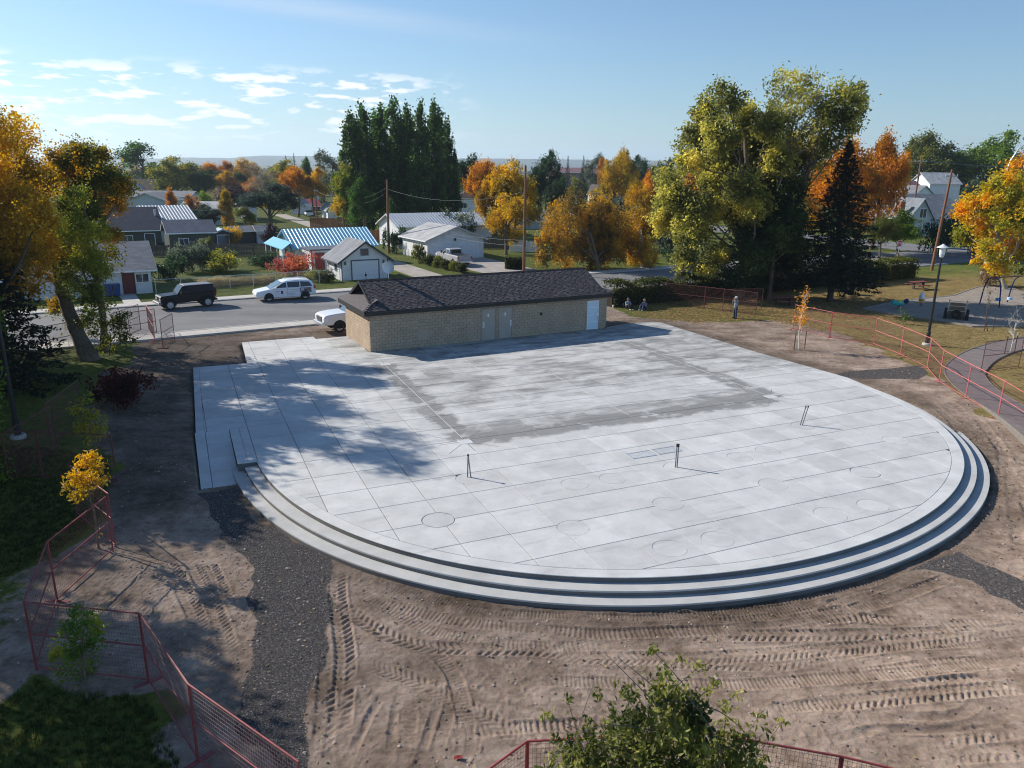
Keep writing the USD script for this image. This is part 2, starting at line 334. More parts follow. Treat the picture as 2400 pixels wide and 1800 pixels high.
def conifer(h, r, rng, nb=170, per=42, size=.34, bare=.08, droop=.28, core=True):
    """Spruce: whorls of drooping boughs carrying short needle sprays. Returns (trunk mesh, foliage mesh)."""
    tr = MB().tube([[0, 0, 0], [0, 0, h * .5], [0, 0, h * .99]], [h * .022, h * .014, .02], 8)
    P_, S_ = [], []
    for i in range(nb):
        k = (i + rng.random()) / nb; z = h * (bare + (1 - bare) * k ** 1.05); ln = r * (1 - k) ** .85 * rng.uniform(.72, 1.12) + .12
        a = i * 2.39996 + rng.normal() * .25; m_ = max(5, int(per * ln / r)); t = np.sqrt(rng.random(m_))
        dirv = np.array([math.cos(a), math.sin(a)]); side = np.array([-dirv[1], dirv[0]])
        w = (rng.random(m_) - .5) * ln * .55 * (1.05 - t)
        xy = dirv * (t * ln)[:, None] + side * w[:, None]
        zz = z - droop * ln * t ** 1.2 + .10 * ln * t ** 4 - .05 * np.abs(w) + rng.normal(size=m_) * .05
        P_.append(np.c_[xy, zz]); S_.append(size * (1.1 - .45 * t))
        if i % 3 == 0: tr.tube([[0, 0, z], [dirv[0] * ln * .8, dirv[1] * ln * .8, z - droop * ln * .75]], [.035 * r / 3, .01], 3, cap=False)
    p = np.vstack(P_); return tr, leaf_quads(p, np.concatenate(S_), rng, .55, .42, .35)

# ------------------------------------------------------------------ one source for each kind of background tree
_kinds, _nat = {}, {}
def kind_tree(shape, colour, k=0):
    """Path of the class prim of a tree about 10 m tall and 7 m wide, base at the origin."""
    key = f'{colour}_{shape}_{"abc"[k]}'
    if key in _kinds: return _kinds[key]
    rng = np.random.default_rng(abs(hash_str(key)) % 2**31); root = kind_root(key); tr = MB(); bark = BARK
    if shape == 'round':
        lobes = [(0, 0, 6.4, 2.5, 2.5, 2.6)] + [(2.2 * math.cos(a), 2.2 * math.sin(a), z, rr, rr, rr * 1.05) for a, z, rr in [(rng.uniform(0, 6.3), rng.uniform(3.6, 7.6), rng.uniform(1.1, 1.7)) for _ in range(7)]] + [(rng.normal() * .8, rng.normal() * .8, 8.4, 1.25, 1.25, 1.5)]
        cl, lv = crown(lobes, 300, 13500, .27, rng, .55, .42)
        skeleton(tr, (0, 0, -.2), lobes, cl, rng, .26, (0, 0, 6.2), .3, 45)
    elif shape == 'airy':
        lobes = [(1.7 * math.cos(a), 1.7 * math.sin(a), z, rr, rr, rr * 1.25) for a, z, rr in [(i * .9 + rng.random(), 3.4 + i * .68, rng.uniform(.95, 1.5)) for i in range(9)]]
        cl, lv = crown(lobes, 220, 8000, .26, rng, .5, .3)
        skeleton(tr, (0, 0, -.2), lobes, cl, rng, .22, (0, 0, 7.6), .25, 90, limb=.5)
    elif shape == 'column':
        lobes = [(rng.normal() * .10, rng.normal() * .10, z, 1.05 * s, 1.05 * s, 1.2) for z, s in [(1.4, .85), (2.7, 1.05), (4.0, 1.15), (5.3, 1.1), (6.6, .95), (7.6, .85), (8.5, .66), (9.2, .45)]]
        cl, lv = crown(lobes, 240, 9000, .25, rng, .36, .45, up=.1, stretch=(.8, .8, 1.7))
        skeleton(tr, (0, 0, -.2), lobes, cl, rng, .2, (0, 0, 8.6), .1, 20)
    elif shape == 'conifer':
        tr, lv = conifer(10, 2.6, rng, 120, 34, .40); bark = DARK_BARK
    elif shape == 'bare':
        lobes = [(1.6 * math.cos(a), 1.6 * math.sin(a), z, 1.5, 1.5, 1.7) for a, z in [(i * .95 + rng.random(), 4.2 + i * .55) for i in range(8)]]
        cl, lv = crown(lobes, 190, 1900, .26, rng, .55, .4); bark = PALE_BARK
        skeleton(tr, (0, 0, -.2), lobes, cl, rng, .2, (0, 0, 7.0), .2, 190, limb=.5, twig_r=.16)
    else:                                                     # shrub, about 2 m tall and 3 m wide
        lobes = [(rng.normal() * .65, rng.normal() * .65, rng.uniform(.7, 1.35), .75, .75, .7) for _ in range(8)]
        cl, lv = crown(lobes, 150, 3600, .17, rng, .27, .45, low=.95)
        for _ in range(10):
            k_ = cl[rng.integers(len(cl))]; tr.tube(bent((rng.normal() * .15, rng.normal() * .15, -.1), k_, rng, .1, 4), [.03, .025, .018, .008], 4, cap=False)
    part = 'stem' if shape == 'shrub' else 'trunk'
    usdkit.mesh(stage, f'/World/kinds/{key}/{part}', tr.get(), bark)
    usdkit.mesh(stage, f'/World/kinds/{key}/' + ('foliage' if shape == 'shrub' else 'crown'), lv, leaf(colour))
    r_ = np.hypot(lv[0][:, 0], lv[0][:, 1]); _nat[key] = (2 * np.percentile(r_, 97), np.percentile(lv[0][:, 2], 99.6)); _kinds[key] = root.GetPath(); return _kinds[key]
def hash_str(s):
    h = 7
    for c in s: h = (h * 131 + ord(c)) % 1000003
    return h
def far_tree(name, shape, colour, px, dist, top, wide, label, k=0, group=None, base=-0.12, cat='tree'):
    """A tree standing 'dist' metres ahead in column px, its top in row 'top', 'wide' columns wide."""
    p = depth_place(px, dist); p[2] = base; h = height_at(p, top) - base; w = width_at(p, wide)
    src = kind_tree(shape, colour, k); nat, tall = _nat[f'{colour}_{shape}_{"abc"[k]}']
    return copy_of(name, src, label, cat, p, (px * 37 % 360) / 57.3, (w / nat, w / nat, h / tall), group)

# ------------------------------------------------------------------ outline of the pad, in its own axes
def rim(th, off=0.0):
    r = 16.559 + off - .716 * np.cos(2 * th) + .189 * np.sin(2 * th) - .113 * np.cos(th) - .95 * np.sin(th) + .283 * np.cos(3 * th) + .525 * np.sin(3 * th)
    return np.stack([5.61 + r * np.cos(th), -4.04 + r * np.sin(th)], -1)
TH0, TH1 = math.radians(174.3), math.radians(12.0)
ARC = rim(np.linspace(TH0, TH1, 120))
EDGE_R = [(22.0, -3.2), (21.8, -6.0), (21.45, -10.0), (21.3, -20.7)]
PAD_UV = Polygon([tuple(p) for p in ARC] + EDGE_R + [(19.7, -21.1), (18.0, -20.95), (16.6, -20.6), (16.2, -20.1), (-1.58, -18.86), (-1.85, -24.0), (-4.07, -23.85), (-4.09, -24.66), (-8.72, -24.5),
                 (-8.92, -18.7), (-11.85, -18.75), (-12.1, -6.85), (-10.74, -6.85), (-10.74, -2.5)]).buffer(0)
def toworld(poly):
    def ring(c): return uv2w(np.array(c)[:, 0], np.array(c)[:, 1])
    return Polygon(ring(poly.exterior.coords), [ring(i.coords) for i in poly.interiors])
PAD_W = toworld(PAD_UV)
def band_poly(o0, o1, t0=TH0, t1=TH1, n=110):
    a, b = rim(np.linspace(t0, t1, n), o0), rim(np.linspace(t0, t1, n), o1)
    return Polygon([tuple(p) for p in b] + [tuple(p) for p in a[::-1]]).buffer(0)
STEP_TH1 = math.radians(2.0)

# ------------------------------------------------------------------ ground sheet: soil, grass, crushed asphalt, leaf litter
def wpoly(pts, fn=P): return Polygon([tuple(drop(fn, *q)[:2]) for q in pts]).buffer(0)
SOIL = wpoly([(-60, 1659), (-60, 1560), (40, 1480), (70, 1455), (190, 1490), (330, 1500), (420, 1680), (560, 1900), (1000, 2200), (2300, 2200), (2500, 1300), (2330, 1010), (2120, 890), (2025, 815), (1925, 770), (1860, 745), (1800, 715), (1690, 690),
              (1560, 695), (1400, 690), (1320, 668), (1300, 640), (700, 640), (560, 705), (420, 716), (330, 712), (300, 745), (282, 790), (230, 800), (215, 850), (190, 900), (250, 1010), (240, 1100), (150, 1180), (60, 1230), (-60, 1290)])
SOIL = Polygon(SOIL.exterior)
GRAVEL = unary_union([wpoly([(424, 1062), (520, 1048), (560, 1105), (690, 1195), (716, 1240), (716, 1330), (695, 1430), (678, 1540), (672, 1700), (655, 1900), (480, 1900), (600, 1700), (530, 1600), (492, 1525), (520, 1480), (543, 1400), (535, 1300), (512, 1200), (440, 1085)]),
    wpoly([(1940, 1235), (2075, 1180), (2212, 1255), (2330, 1330), (2330, 1420), (2212, 1325), (2090, 1265), (1990, 1240)]),
    wpoly([(1790, 812), (1830, 800), (1990, 788), (2015, 805), (1985, 822), (1850, 818)])])
LITTER = unary_union([wpoly([(1310, 640), (1460, 625), (1700, 640), (1760, 690), (1800, 720), (1650, 690), (1500, 700), (1400, 690)]), wpoly([(1450, 620), (2020, 650), (1990, 700), (1800, 690), (1600, 660)])])
LAWN_DRY = wpoly([(1700, 690), (2300, 1000), (2400, 800), (2212, 590), (1850, 600), (1600, 640)])
YARDGRAVEL = Polygon([tuple(st2w(s, t)[:2]) for s, t in ((20, 54.2), (46, 54.2), (44, 46), (20, 44))])

TRACKS = []          # (line in world, width, tread pitch, depth, kind)
def track(pts, width, pitch, depth, kind, fn=P):
    TRACKS.append((LineString([tuple(drop(fn, *q)[:2]) for q in pts]), width, pitch, depth, kind))
Z5 = lambda pts: [(553 + .25 * x, 1244 + .25 * y) for x, y in pts]
Z7 = lambda pts: [(1567 + .3332 * x, 1106 + .3332 * y) for x, y in pts]
for pts, w_ in (([(322, 1085), (400, 1180), (455, 1290), (492, 1390), (505, 1470)], .5), ([(352, 1080), (440, 1190), (505, 1330)], .46), ([(300, 1130), (372, 1225), (425, 1330), (452, 1430), (462, 1510)], .5), ([(270, 1290), (350, 1360), (385, 1450), (400, 1540)], .48)):
    track(pts, w_, .17, .030, 'chevron')
track(Z5([(720, -120), (700, 150), (745, 450), (780, 700), (760, 1000), (720, 1300), (660, 1700)]), .52, .21, .045, 'chevron')
track(Z5([(640, 600), (610, 900), (600, 1200), (560, 1700)]), .46, .21, .04, 'chevron')
track(Z5([(700, 200), (900, 380), (1150, 520), (1450, 620), (1900, 640), (2400, 640), (3000, 700)]), .5, .2, .035, 'chevron')
track(Z5([(780, 60), (1100, 260), (1500, 470), (1900, 560), (2500, 620), (3200, 600)]), .42, .12, .03, 'bar')
track(Z5([(1110, 940), (1040, 1120), (950, 1270), (850, 1480), (760, 1700)]), .22, .1, .06, 'rut')
track(Z5([(1285, 915), (1215, 1120), (1180, 1300), (1165, 1700)]), .24, .1, .05, 'rut')
track(Z5([(1620, 960), (1540, 1200), (1450, 1480), (1380, 1700)]), .22, .1, .06, 'rut')
track(Z5([(1310, 950), (1330, 1200), (1290, 1450), (1280, 1700)]), .4, .12, .03, 'bar')
track(Z5([(1720, 780), (1690, 1100), (1600, 1400), (1500, 1700)]), .3, .1, .03, 'bar')
track(Z5([(1600, 1390), (2200, 1310), (2800, 1280), (3400, 1300)]), .36, .13, .045, 'bar')
track(Z5([(1900, 1440), (2500, 1400), (3100, 1380)]), .5, .2, .03, 'chevron')
for pts, w_, p_, d_, k_ in (([(-700, 640), (0, 690), (300, 680), (700, 600), (1150, 430)], .36, .12, .05, 'bar'), ([(-900, 560), (-200, 620), (400, 560), (900, 470), (1200, 350)], .42, .13, .045, 'bar'),
        ([(-500, 800), (100, 800), (800, 800), (1400, 780), (2000, 760)], .5, .19, .035, 'chevron'), ([(350, 740), (800, 680), (1300, 720), (1900, 725)], .42, .16, .045, 'bar'),
        ([(300, 1000), (900, 900), (1300, 860), (2000, 830)], .34, .11, .045, 'bar'), ([(500, 1060), (1000, 1030), (1400, 975), (2000, 960)], .36, .14, .04, 'bar'),
        ([(600, 1170), (1100, 1150), (1500, 1110), (2000, 1090)], .52, .2, .04, 'chevron'), ([(-900, 1000), (-300, 980), (300, 1000), (760, 930)], .44, .17, .03, 'chevron'),
        ([(150, 1290), (700, 1240), (1000, 1225), (1250, 1240)], .36, .12, .05, 'bar'), ([(1000, 1320), (1500, 1330), (1640, 1260), (1655, 1170)], .3, .1, .06, 'rut'),
        ([(1200, 1520), (1500, 1460), (2000, 1400)], .5, .2, .04, 'chevron'), ([(1250, 1600), (1700, 1560), (2100, 1560)], .5, .2, .035, 'chevron'), ([(-600, 500), (100, 560), (600, 520), (1000, 400)], .34, .1, .03, 'bar'),
        ([(600, 1500), (1000, 1400), (1400, 1420), (1900, 1330)], .3, .1, .04, 'rut')):
    track(Z7(pts), w_, p_, d_, k_)
track([(1990, 1110), (2070, 1040), (2090, 960), (2040, 890), (1950, 830)], .4, .14, .04, 'bar'); track([(2120, 1180), (2165, 1080), (2170, 980), (2110, 900)], .5, .18, .04, 'chevron')
track([(2040, 1200), (2120, 1110), (2135, 1020), (2095, 940)], .36, .12, .045, 'bar'); track([(1560, 745), (1700, 790), (1850, 830)], .4, .15, .03, 'bar'); track([(1600, 735), (1750, 770), (1900, 815)], .4, .15, .03, 'chevron')
track([(300, 790), (400, 790), (520, 775)], .4, .15, .04, 'bar'); track([(300, 760), (420, 740), (700, 712)], .4, .15, .03, 'bar')

for pts, w_, p_, d_, k_ in (([(760, 1290), (1000, 1345), (1300, 1372), (1600, 1360), (1900, 1305), (2100, 1230)], .44, .13, .035, 'bar'), ([(790, 1260), (1050, 1322), (1380, 1338), (1700, 1312), (1930, 1255)], .34, .10, .03, 'bar'), ([(1150, 1420), (1500, 1425), (1900, 1395), (2260, 1350)], .5, .17, .03, 'chevron'), ([(1100, 1470), (1600, 1480), (2000, 1450), (2260, 1420)], .4, .11, .03, 'bar'), ([(1700, 1530), (2000, 1500), (2260, 1480)], .5, .18, .035, 'chevron'),
        ([(1960, 1230), (2060, 1150), (2110, 1050), (2090, 940), (2000, 860), (1850, 800)], .46, .15, .035, 'chevron'), ([(2212, 1230), (2190, 1120), (2180, 1000), (2120, 910), (2020, 850)], .4, .11, .035, 'bar'), ([(2240, 1150), (2200, 1050), (2150, 960)], .44, .14, .03, 'chevron'), ([(740, 1420), (900, 1470), (1080, 1560), (1180, 1660)], .46, .16, .03, 'chevron'), ([(880, 1350), (980, 1450), (1010, 1560), (1000, 1680)], .4, .11, .03, 'bar'), ([(620, 1060), (560, 1020)], .3, .1, .02, 'bar')):
    track(pts, w_, p_, d_, k_)
def soil_relief(pts, soil):
    """Ground relief in metres: rough soil, tyre and crawler prints."""
    p3 = np.c_[pts, np.zeros(len(pts))]
    z = (meshkit.fbm(p3 * .45, 3, 3) - .5) * .07 + (meshkit.fbm(p3 * 2.6, 3, 8) - .5) * .028
    fine = meshkit.fbm(p3 * 11, 2, 21); z += (fine - .5) * .026
    clod = meshkit.noise(p3 * 11, 40); z += np.clip(clod - .78, 0, 1) * .15 * (meshkit.noise(p3 * .8, 5) > .45)
    out = z
    for line, w, pitch, depth, kind in TRACKS:
        x0, y0, x1, y1 = line.buffer(w).bounds
        near = np.nonzero((pts[:, 0] > x0) & (pts[:, 0] < x1) & (pts[:, 1] > y0) & (pts[:, 1] < y1))[0]
        if not len(near): continue
        n = max(4, int(line.length / .05)); s = np.linspace(0, line.length, n); q = np.array([line.interpolate(a).coords[0] for a in s])
        k = np.exp(-np.linspace(-2, 2, 41) ** 2); k /= k.sum(); q = np.stack([np.convolve(np.pad(q[:, i], 20, 'edge'), k, 'valid') for i in (0, 1)], 1)
        tg = np.gradient(q, axis=0); tg /= np.linalg.norm(tg, axis=1, keepdims=True)
        dd, j = cKDTree(q).query(pts[near], distance_upper_bound=w)
        ok = np.isfinite(dd); near, j = near[ok], j[ok]
        rel = pts[near] - q[j]; lat = rel[:, 0] * -tg[j, 1] + rel[:, 1] * tg[j, 0]; al = s[j] + (rel * tg[j]).sum(1)
        e = np.abs(lat) / (w / 2); inside = 1 - sstep(e, .9, 1.05)
        brk = meshkit.fbm(np.c_[pts[near] * 1.1, np.full(len(near), 3. + len(z) % 7 + w * 31)], 3, 77)
        brk = .55 * brk + .45 * meshkit.fbm(np.c_[pts[near] * 3.4, np.full(len(near), 1. + w * 17)], 2, 91); depth = depth * (.55 + .9 * meshkit.noise(np.c_[pts[near] * .35, np.full(len(near), 2. + pitch * 40)], 23))
        fade = sstep(al, 0, 2.0) * (1 - sstep(al, line.length - 2.0, line.length)) * sstep(brk, .30, .50)
        al = al + .11 * (meshkit.noise(np.c_[pts[near] * 2.1, np.full(len(near), 9.)], 31) - .5); lat = lat + .04 * (meshkit.noise(np.c_[pts[near] * 1.7, np.full(len(near), 5.)], 13) - .5)
        depth = depth * .85
        if kind == 'chevron':
            half = (lat > 0) * .5; ph = (al + np.abs(lat) * .75) / pitch + half; fr = ph - np.floor(ph)
            d = -.25 * depth - depth * 1.15 * sstep(fr, 0, .12) * (1 - sstep(fr, .42, .78)) * (1 - sstep(e, .88, 1.0)) * sstep(e, .03, .12)
        elif kind == 'bar':
            ph = al / pitch; fr = ph - np.floor(ph); d = -.35 * depth - depth * .9 * sstep(fr, .05, .3) * (1 - sstep(fr, .5, .7))
        else:
            d = -depth * 1.3 * (1 - e ** 2).clip(0, 1)
        bank = depth * .7 * np.exp(-((e - 1.12) / .12) ** 2)
        val = d * inside + bank
        out[near] = out[near] * (1 - .75 * inside * fade) + val * fade
    return out * soil

def ground_points():
    rng = np.random.default_rng(5); sets = []
    def grid(x0, x1, y0, y1, h, keep):
        xs, ys = np.arange(x0, x1, h), np.arange(y0, y1, h); X, Y = np.meshgrid(xs, ys); X[1::2] += h / 2
        p = np.c_[X.ravel(), Y.ravel()]; p = p[keep(p)]; return p + rng.uniform(-.12, .12, p.shape) * h
    tierW = toworld(Polygon([tuple(q) for q in rim(np.linspace(TH0, STEP_TH1, 100), .75)]).union(PAD_UV).buffer(-.2))
    import shapely
    def vis(p, m=1.02): return np.abs(p[:, 0]) < .70 * (p[:, 1] * .962 + 3.04) * m
    def free(p): return ~shapely.contains_xy(tierW, p[:, 0], p[:, 1])
    A = lambda p: vis(p) & free(p) & (p[:, 1] < 20.5)
    sets.append(grid(-12, 17, 11.2, 20.5, .038, A))
    Bk = lambda p: vis(p) & free(p) & (p[:, 1] >= 20.5) & (p[:, 1] < 37)
    sets.append(grid(-23, 31, 20.5, 37, .085, Bk))
    Ck = lambda p: vis(p, 1.1) & free(p) & (p[:, 1] >= 37) & (p[:, 1] < 62)
    sets.append(grid(-42, 48, 37, 62, .24, Ck))
    in_near = lambda p: vis(p) & (p[:, 1] > 11.2) & (p[:, 1] < 62)
    sets.append(grid(-45, 60, 4, 62, .9, lambda p: ~in_near(p) & free(p)))
    sets.append(grid(-140, 160, -40, 230, 5.0, lambda p: ~((p[:, 0] > -45) & (p[:, 0] < 60) & (p[:, 1] > 4) & (p[:, 1] < 62))))
    sets.append(grid(-1500, 1500, -1000, 2600, 150., lambda p: ~((p[:, 0] > -140) & (p[:, 0] < 160) & (p[:, 1] > -40) & (p[:, 1] < 230))))
    sets.append(grid(-11000, 11000, -8000, 12500, 1500., lambda p: ~((np.abs(p[:, 0]) < 1500) & (p[:, 1] > -1000) & (p[:, 1] < 2600))))
    sets.append(np.array([[-11500., -8500], [11500, -8500], [11500, 13000], [-11500, 13000]]))
    return np.vstack(sets)
import shapely
def signed(poly, p):
    d = shapely.distance(poly.boundary, shapely.points(p)); return np.where(shapely.contains_xy(poly, p[:, 0], p[:, 1]), d, -d)
def mask_near(poly, p, soft, far=3.0):
    """0..1 mask around a polygon, evaluated only near it."""
    x0, y0, x1, y1 = poly.bounds; out = np.zeros(len(p)); n = np.nonzero((p[:, 0] > x0 - far) & (p[:, 0] < x1 + far) & (p[:, 1] > y0 - far) & (p[:, 1] < y1 + far))[0]
    out[n] = sstep(signed(poly, p[n]), -soft, soft); return out
gp = ground_points(); tri = Delaunay(gp).simplices
a_, b_, c_ = gp[tri[:, 0]], gp[tri[:, 1]], gp[tri[:, 2]]; cr_ = (b_[:, 0] - a_[:, 0]) * (c_[:, 1] - a_[:, 1]) - (b_[:, 1] - a_[:, 1]) * (c_[:, 0] - a_[:, 0])
tri[cr_ < 0] = tri[cr_ < 0][:, ::-1]
wob = (meshkit.fbm(np.c_[gp * .7, np.zeros(len(gp))], 3, 9) - .5)[:, None] * np.array([1.6, 1.6])
soil_m = mask_near(SOIL, gp + wob, .35); gravel_m = np.maximum(mask_near(GRAVEL.buffer(-.12), gp + wob * .5, .24), 0 * mask_near(YARDGRAVEL, gp + wob * .5, .4)); litter_m = mask_near(LITTER, gp + wob, 1.2); dry_m = mask_near(LAWN_DRY, gp + wob, 2.0)
moist_shade_m = 1 - sstep(-signed(PAD_W.buffer(1.0), gp), -.2, 1.1 + 1.6 * meshkit.fbm(np.c_[gp * .5, np.zeros(len(gp))], 3, 19)) if True else 0
moist_shade_m = np.maximum(moist_shade_m, 1.25 * mask_near(wpoly([(180, 800), (285, 760), (330, 716), (560, 706), (535, 780), (415, 792), (428, 1060), (330, 1110), (240, 1150), (225, 950), (200, 860)]), gp + wob, 1.0))  # left ground: dark topsoil, darkened further to paint in the tree shade
gz = terrain(gp[:, 0], gp[:, 1])
relief = np.zeros(len(gp)); nf = np.nonzero((gp[:, 1] > 4) & (gp[:, 1] < 62) & (np.abs(gp[:, 0]) < 60))[0]
relief[nf] = soil_relief(gp[nf], np.clip(soil_m[nf], .25, 1)) * (1 - .55 * gravel_m[nf])
under = mask_near(toworld(PAD_UV.union(sbox(-12.14,-6.9,-10.7,-1.5)).buffer(.05)), gp, .05, .5)
gz = gz + relief - .35 * under
v_ = np.c_[gp, gz]
g_mesh = usdkit.mesh(stage, '/World/ground', (v_, tri), None, smooth=True)
tag(g_mesh, kind='structure')
UsdGeom.PrimvarsAPI(g_mesh).CreatePrimvar('mask', Sdf.ValueTypeNames.Color3fArray, 'vertex').Set(Vt.Vec3fArray.FromNumpy(np.c_[soil_m, gravel_m, np.clip(litter_m + 0, 0, 1)].astype(np.float32)))
UsdGeom.PrimvarsAPI(g_mesh).CreatePrimvar('drygrass', Sdf.ValueTypeNames.Color3fArray, 'vertex').Set(Vt.Vec3fArray.FromNumpy(np.c_[dry_m, moist_shade_m, dry_m].astype(np.float32)))
GROUND_Z = (cKDTree(gp[nf]), gz[nf])
def relief_z(xy): d, i = GROUND_Z[0].query(np.atleast_2d(np.asarray(xy, float)[..., :2])); return GROUND_Z[1][i]

usdkit.material(stage, L('ground_look'), {
    'at': ('attribute', {'attribute': 'mask'}), 'sep': ('separate_color', {}), 'ad': ('attribute', {'attribute': 'drygrass'}), 'sepd': ('separate_color', {}),
    'g': ('geometry', {}),
    'nA': ('noise_texture', {'scale': .55, 'detail': 5.0, 'roughness': .65}), 'nB': ('noise_texture', {'scale': 3.2, 'detail': 6.0, 'roughness': .7}), 'nC': ('noise_texture', {'scale': 34.0, 'detail': 3.0, 'roughness': .6}), 'nF': ('noise_texture', {'scale': .06, 'detail': 4.0}),
    # soil
    'mAB': ('math', {'math_type': 'multiply_add', 'value2': .55, 'value3': 0.0}), 'mAB2': ('math', {'math_type': 'multiply_add', 'value2': .45}),
    'soil': ('rgb_ramp', {'ramp': [(.28, (.115, .079, .056)), (.40, (.205, .147, .108)), (.50, (.325, .241, .185)), (.60, (.43, .332, .263)), (.72, (.53, .425, .345))]}),
    'soilf': ('mix', {'mix_type': 'overlay', 'fac': .35}), 'mst': ('mapping', {'scale': (.16, .7, 1)}), 'nS': ('noise_texture', {'scale': 1.0, 'detail': 6.0, 'roughness': .68, 'distortion': .8}), 'rS': ('map_range', {'from_min': .35, 'from_max': .62, 'to_min': .66, 'to_max': 1.06, 'clamp': True}), 'hS': ('hsv', {}), 'moist_shade': ('separate_color', {}), 'rM': ('map_range', {'to_min': 1.0, 'to_max': .60}), 'kM': ('math', {'math_type': 'multiply'}),
    # grass
    'mg': ('math', {'math_type': 'multiply_add', 'value2': .6, 'value3': .0}), 'mg2': ('math', {'math_type': 'multiply_add', 'value2': .4}),
    'grass': ('rgb_ramp', {'ramp': [(.30, (.035, .055, .010)), (.45, (.08, .105, .018)), (.58, (.14, .15, .03)), (.72, (.24, .20, .065))]}),
    'dry': ('rgb_ramp', {'ramp': [(.28, (.075, .070, .018)), (.42, (.155, .115, .042)), (.55, (.235, .172, .068)), (.7, (.33, .25, .11))]}),
    'gmix': ('mix_color', {}), 'gfar': ('mix_color', {'b': (.13, .12, .05)}),
    'gfine': ('mix', {'mix_type': 'overlay', 'fac': .6}),
    # gravel
    'vo': ('voronoi_texture', {'scale': 42.0, 'randomness': 1.0}), 'vs': ('separate_color', {}),
    'grav': ('rgb_ramp', {'ramp': [(0, (.034, .030, .029)), (.5, (.068, .061, .058)), (.85, (.115, .105, .10)), (.97, (.17, .155, .15)), (1, (.36, .34, .31))]}),
    # litter
    'vl': ('voronoi_texture', {'scale': 9.0}), 'vls': ('separate_color', {}), 'lit': ('rgb_ramp', {'ramp': [(0, (.075, .048, .024)), (.4, (.15, .09, .038)), (.75, (.26, .16, .055)), (1, (.38, .25, .085))]}),
    'lp': ('math', {'math_type': 'less_than', 'value2': .085}), 'lm': ('math', {'math_type': 'multiply'}), 'lthr': ('math', {'math_type': 'multiply_add', 'value2': .85, 'value3': -.14}), 'lcov': ('math', {'math_type': 'less_than'}),
    'ms': ('math', {'math_type': 'multiply_add', 'value2': .8, 'value3': -.4}), 'ms2': ('math', {'math_type': 'add'}), 'fs': ('map_range', {'range_type': 'smoothstep', 'from_min': .36, 'from_max': .64, 'clamp': True}),
    'mv': ('math', {'math_type': 'multiply_add', 'value2': .7, 'value3': -.35}), 'mv2': ('math', {'math_type': 'add'}), 'fv': ('map_range', {'range_type': 'smoothstep', 'from_min': .4, 'from_max': .6, 'clamp': True}),
    'c1': ('mix_color', {}), 'c2': ('mix_color', {}), 'c3': ('mix_color', {}),
    'bh': ('math', {'math_type': 'multiply_add', 'value2': .5}), 'b': ('bump', {'strength': .8, 'distance': .045}),
    'p': ('principled_bsdf', {'roughness': .95, 'specular_ior_level': .12, 'diffuse_roughness': .6})},
    [('at.color', 'sep.color'), ('ad.color', 'sepd.color'), ('g.position', 'nA.vector'), ('g.position', 'nB.vector'), ('g.position', 'nC.vector'), ('g.position', 'nF.vector'), ('g.position', 'vo.vector'), ('g.position', 'vl.vector'),
     ('nA.fac', 'mAB.value1'), ('nB.fac', 'mAB2.value1'), ('mAB.value', 'mAB2.value3'), ('mAB2.value', 'soil.fac'), ('soil.color', 'soilf.color1'), ('nC.color', 'soilf.color2'), ('g.position', 'mst.vector'), ('mst.vector', 'nS.vector'), ('nS.fac', 'rS.value'), ('ad.color', 'moist_shade.color'), ('moist_shade.g', 'rM.value'), ('rS.result', 'kM.value1'), ('rM.result', 'kM.value2'), ('kM.value', 'hS.value'), ('soilf.color', 'hS.color'),
     ('nB.fac', 'mg.value1'), ('nA.fac', 'mg2.value1'), ('mg.value', 'mg2.value3'), ('mg2.value', 'grass.fac'), ('mg2.value', 'dry.fac'), ('sepd.r', 'gmix.fac'), ('grass.color', 'gmix.a'), ('dry.color', 'gmix.b'),
     ('gmix.result', 'gfine.color1'), ('nC.color', 'gfine.color2'),
     ('vo.color', 'vs.color'), ('vs.r', 'grav.fac'), ('vl.color', 'vls.color'), ('vls.g', 'lit.fac'), ('vls.r', 'lcov.value1'), ('sep.b', 'lthr.value1'), ('lthr.value', 'lcov.value2'),
     ('nB.fac', 'ms.value1'), ('sep.r', 'ms2.value1'), ('ms.value', 'ms2.value2'), ('ms2.value', 'fs.value'), ('nB.fac', 'mv.value1'), ('sep.g', 'mv2.value1'), ('mv.value', 'mv2.value2'), ('mv2.value', 'fv.value'),
     ('fs.result', 'c1.fac'), ('gfine.color', 'c1.a'), ('hS.color', 'c1.b'), ('lcov.value', 'c2.fac'), ('c1.result', 'c2.a'), ('lit.color', 'c2.b'), ('fv.result', 'c3.fac'), ('c2.result', 'c3.a'), ('grav.color', 'c3.b'),
     ('nC.fac', 'bh.value1'), ('nB.fac', 'bh.value3'), ('bh.value', 'b.height'), ('b.normal', 'p.normal'), ('c3.result', 'p.base_color')], surface='p.BSDF')
UsdShade.MaterialBindingAPI.Apply(g_mesh.GetPrim()).Bind(UsdShade.Material.Get(stage, L('ground_look')))

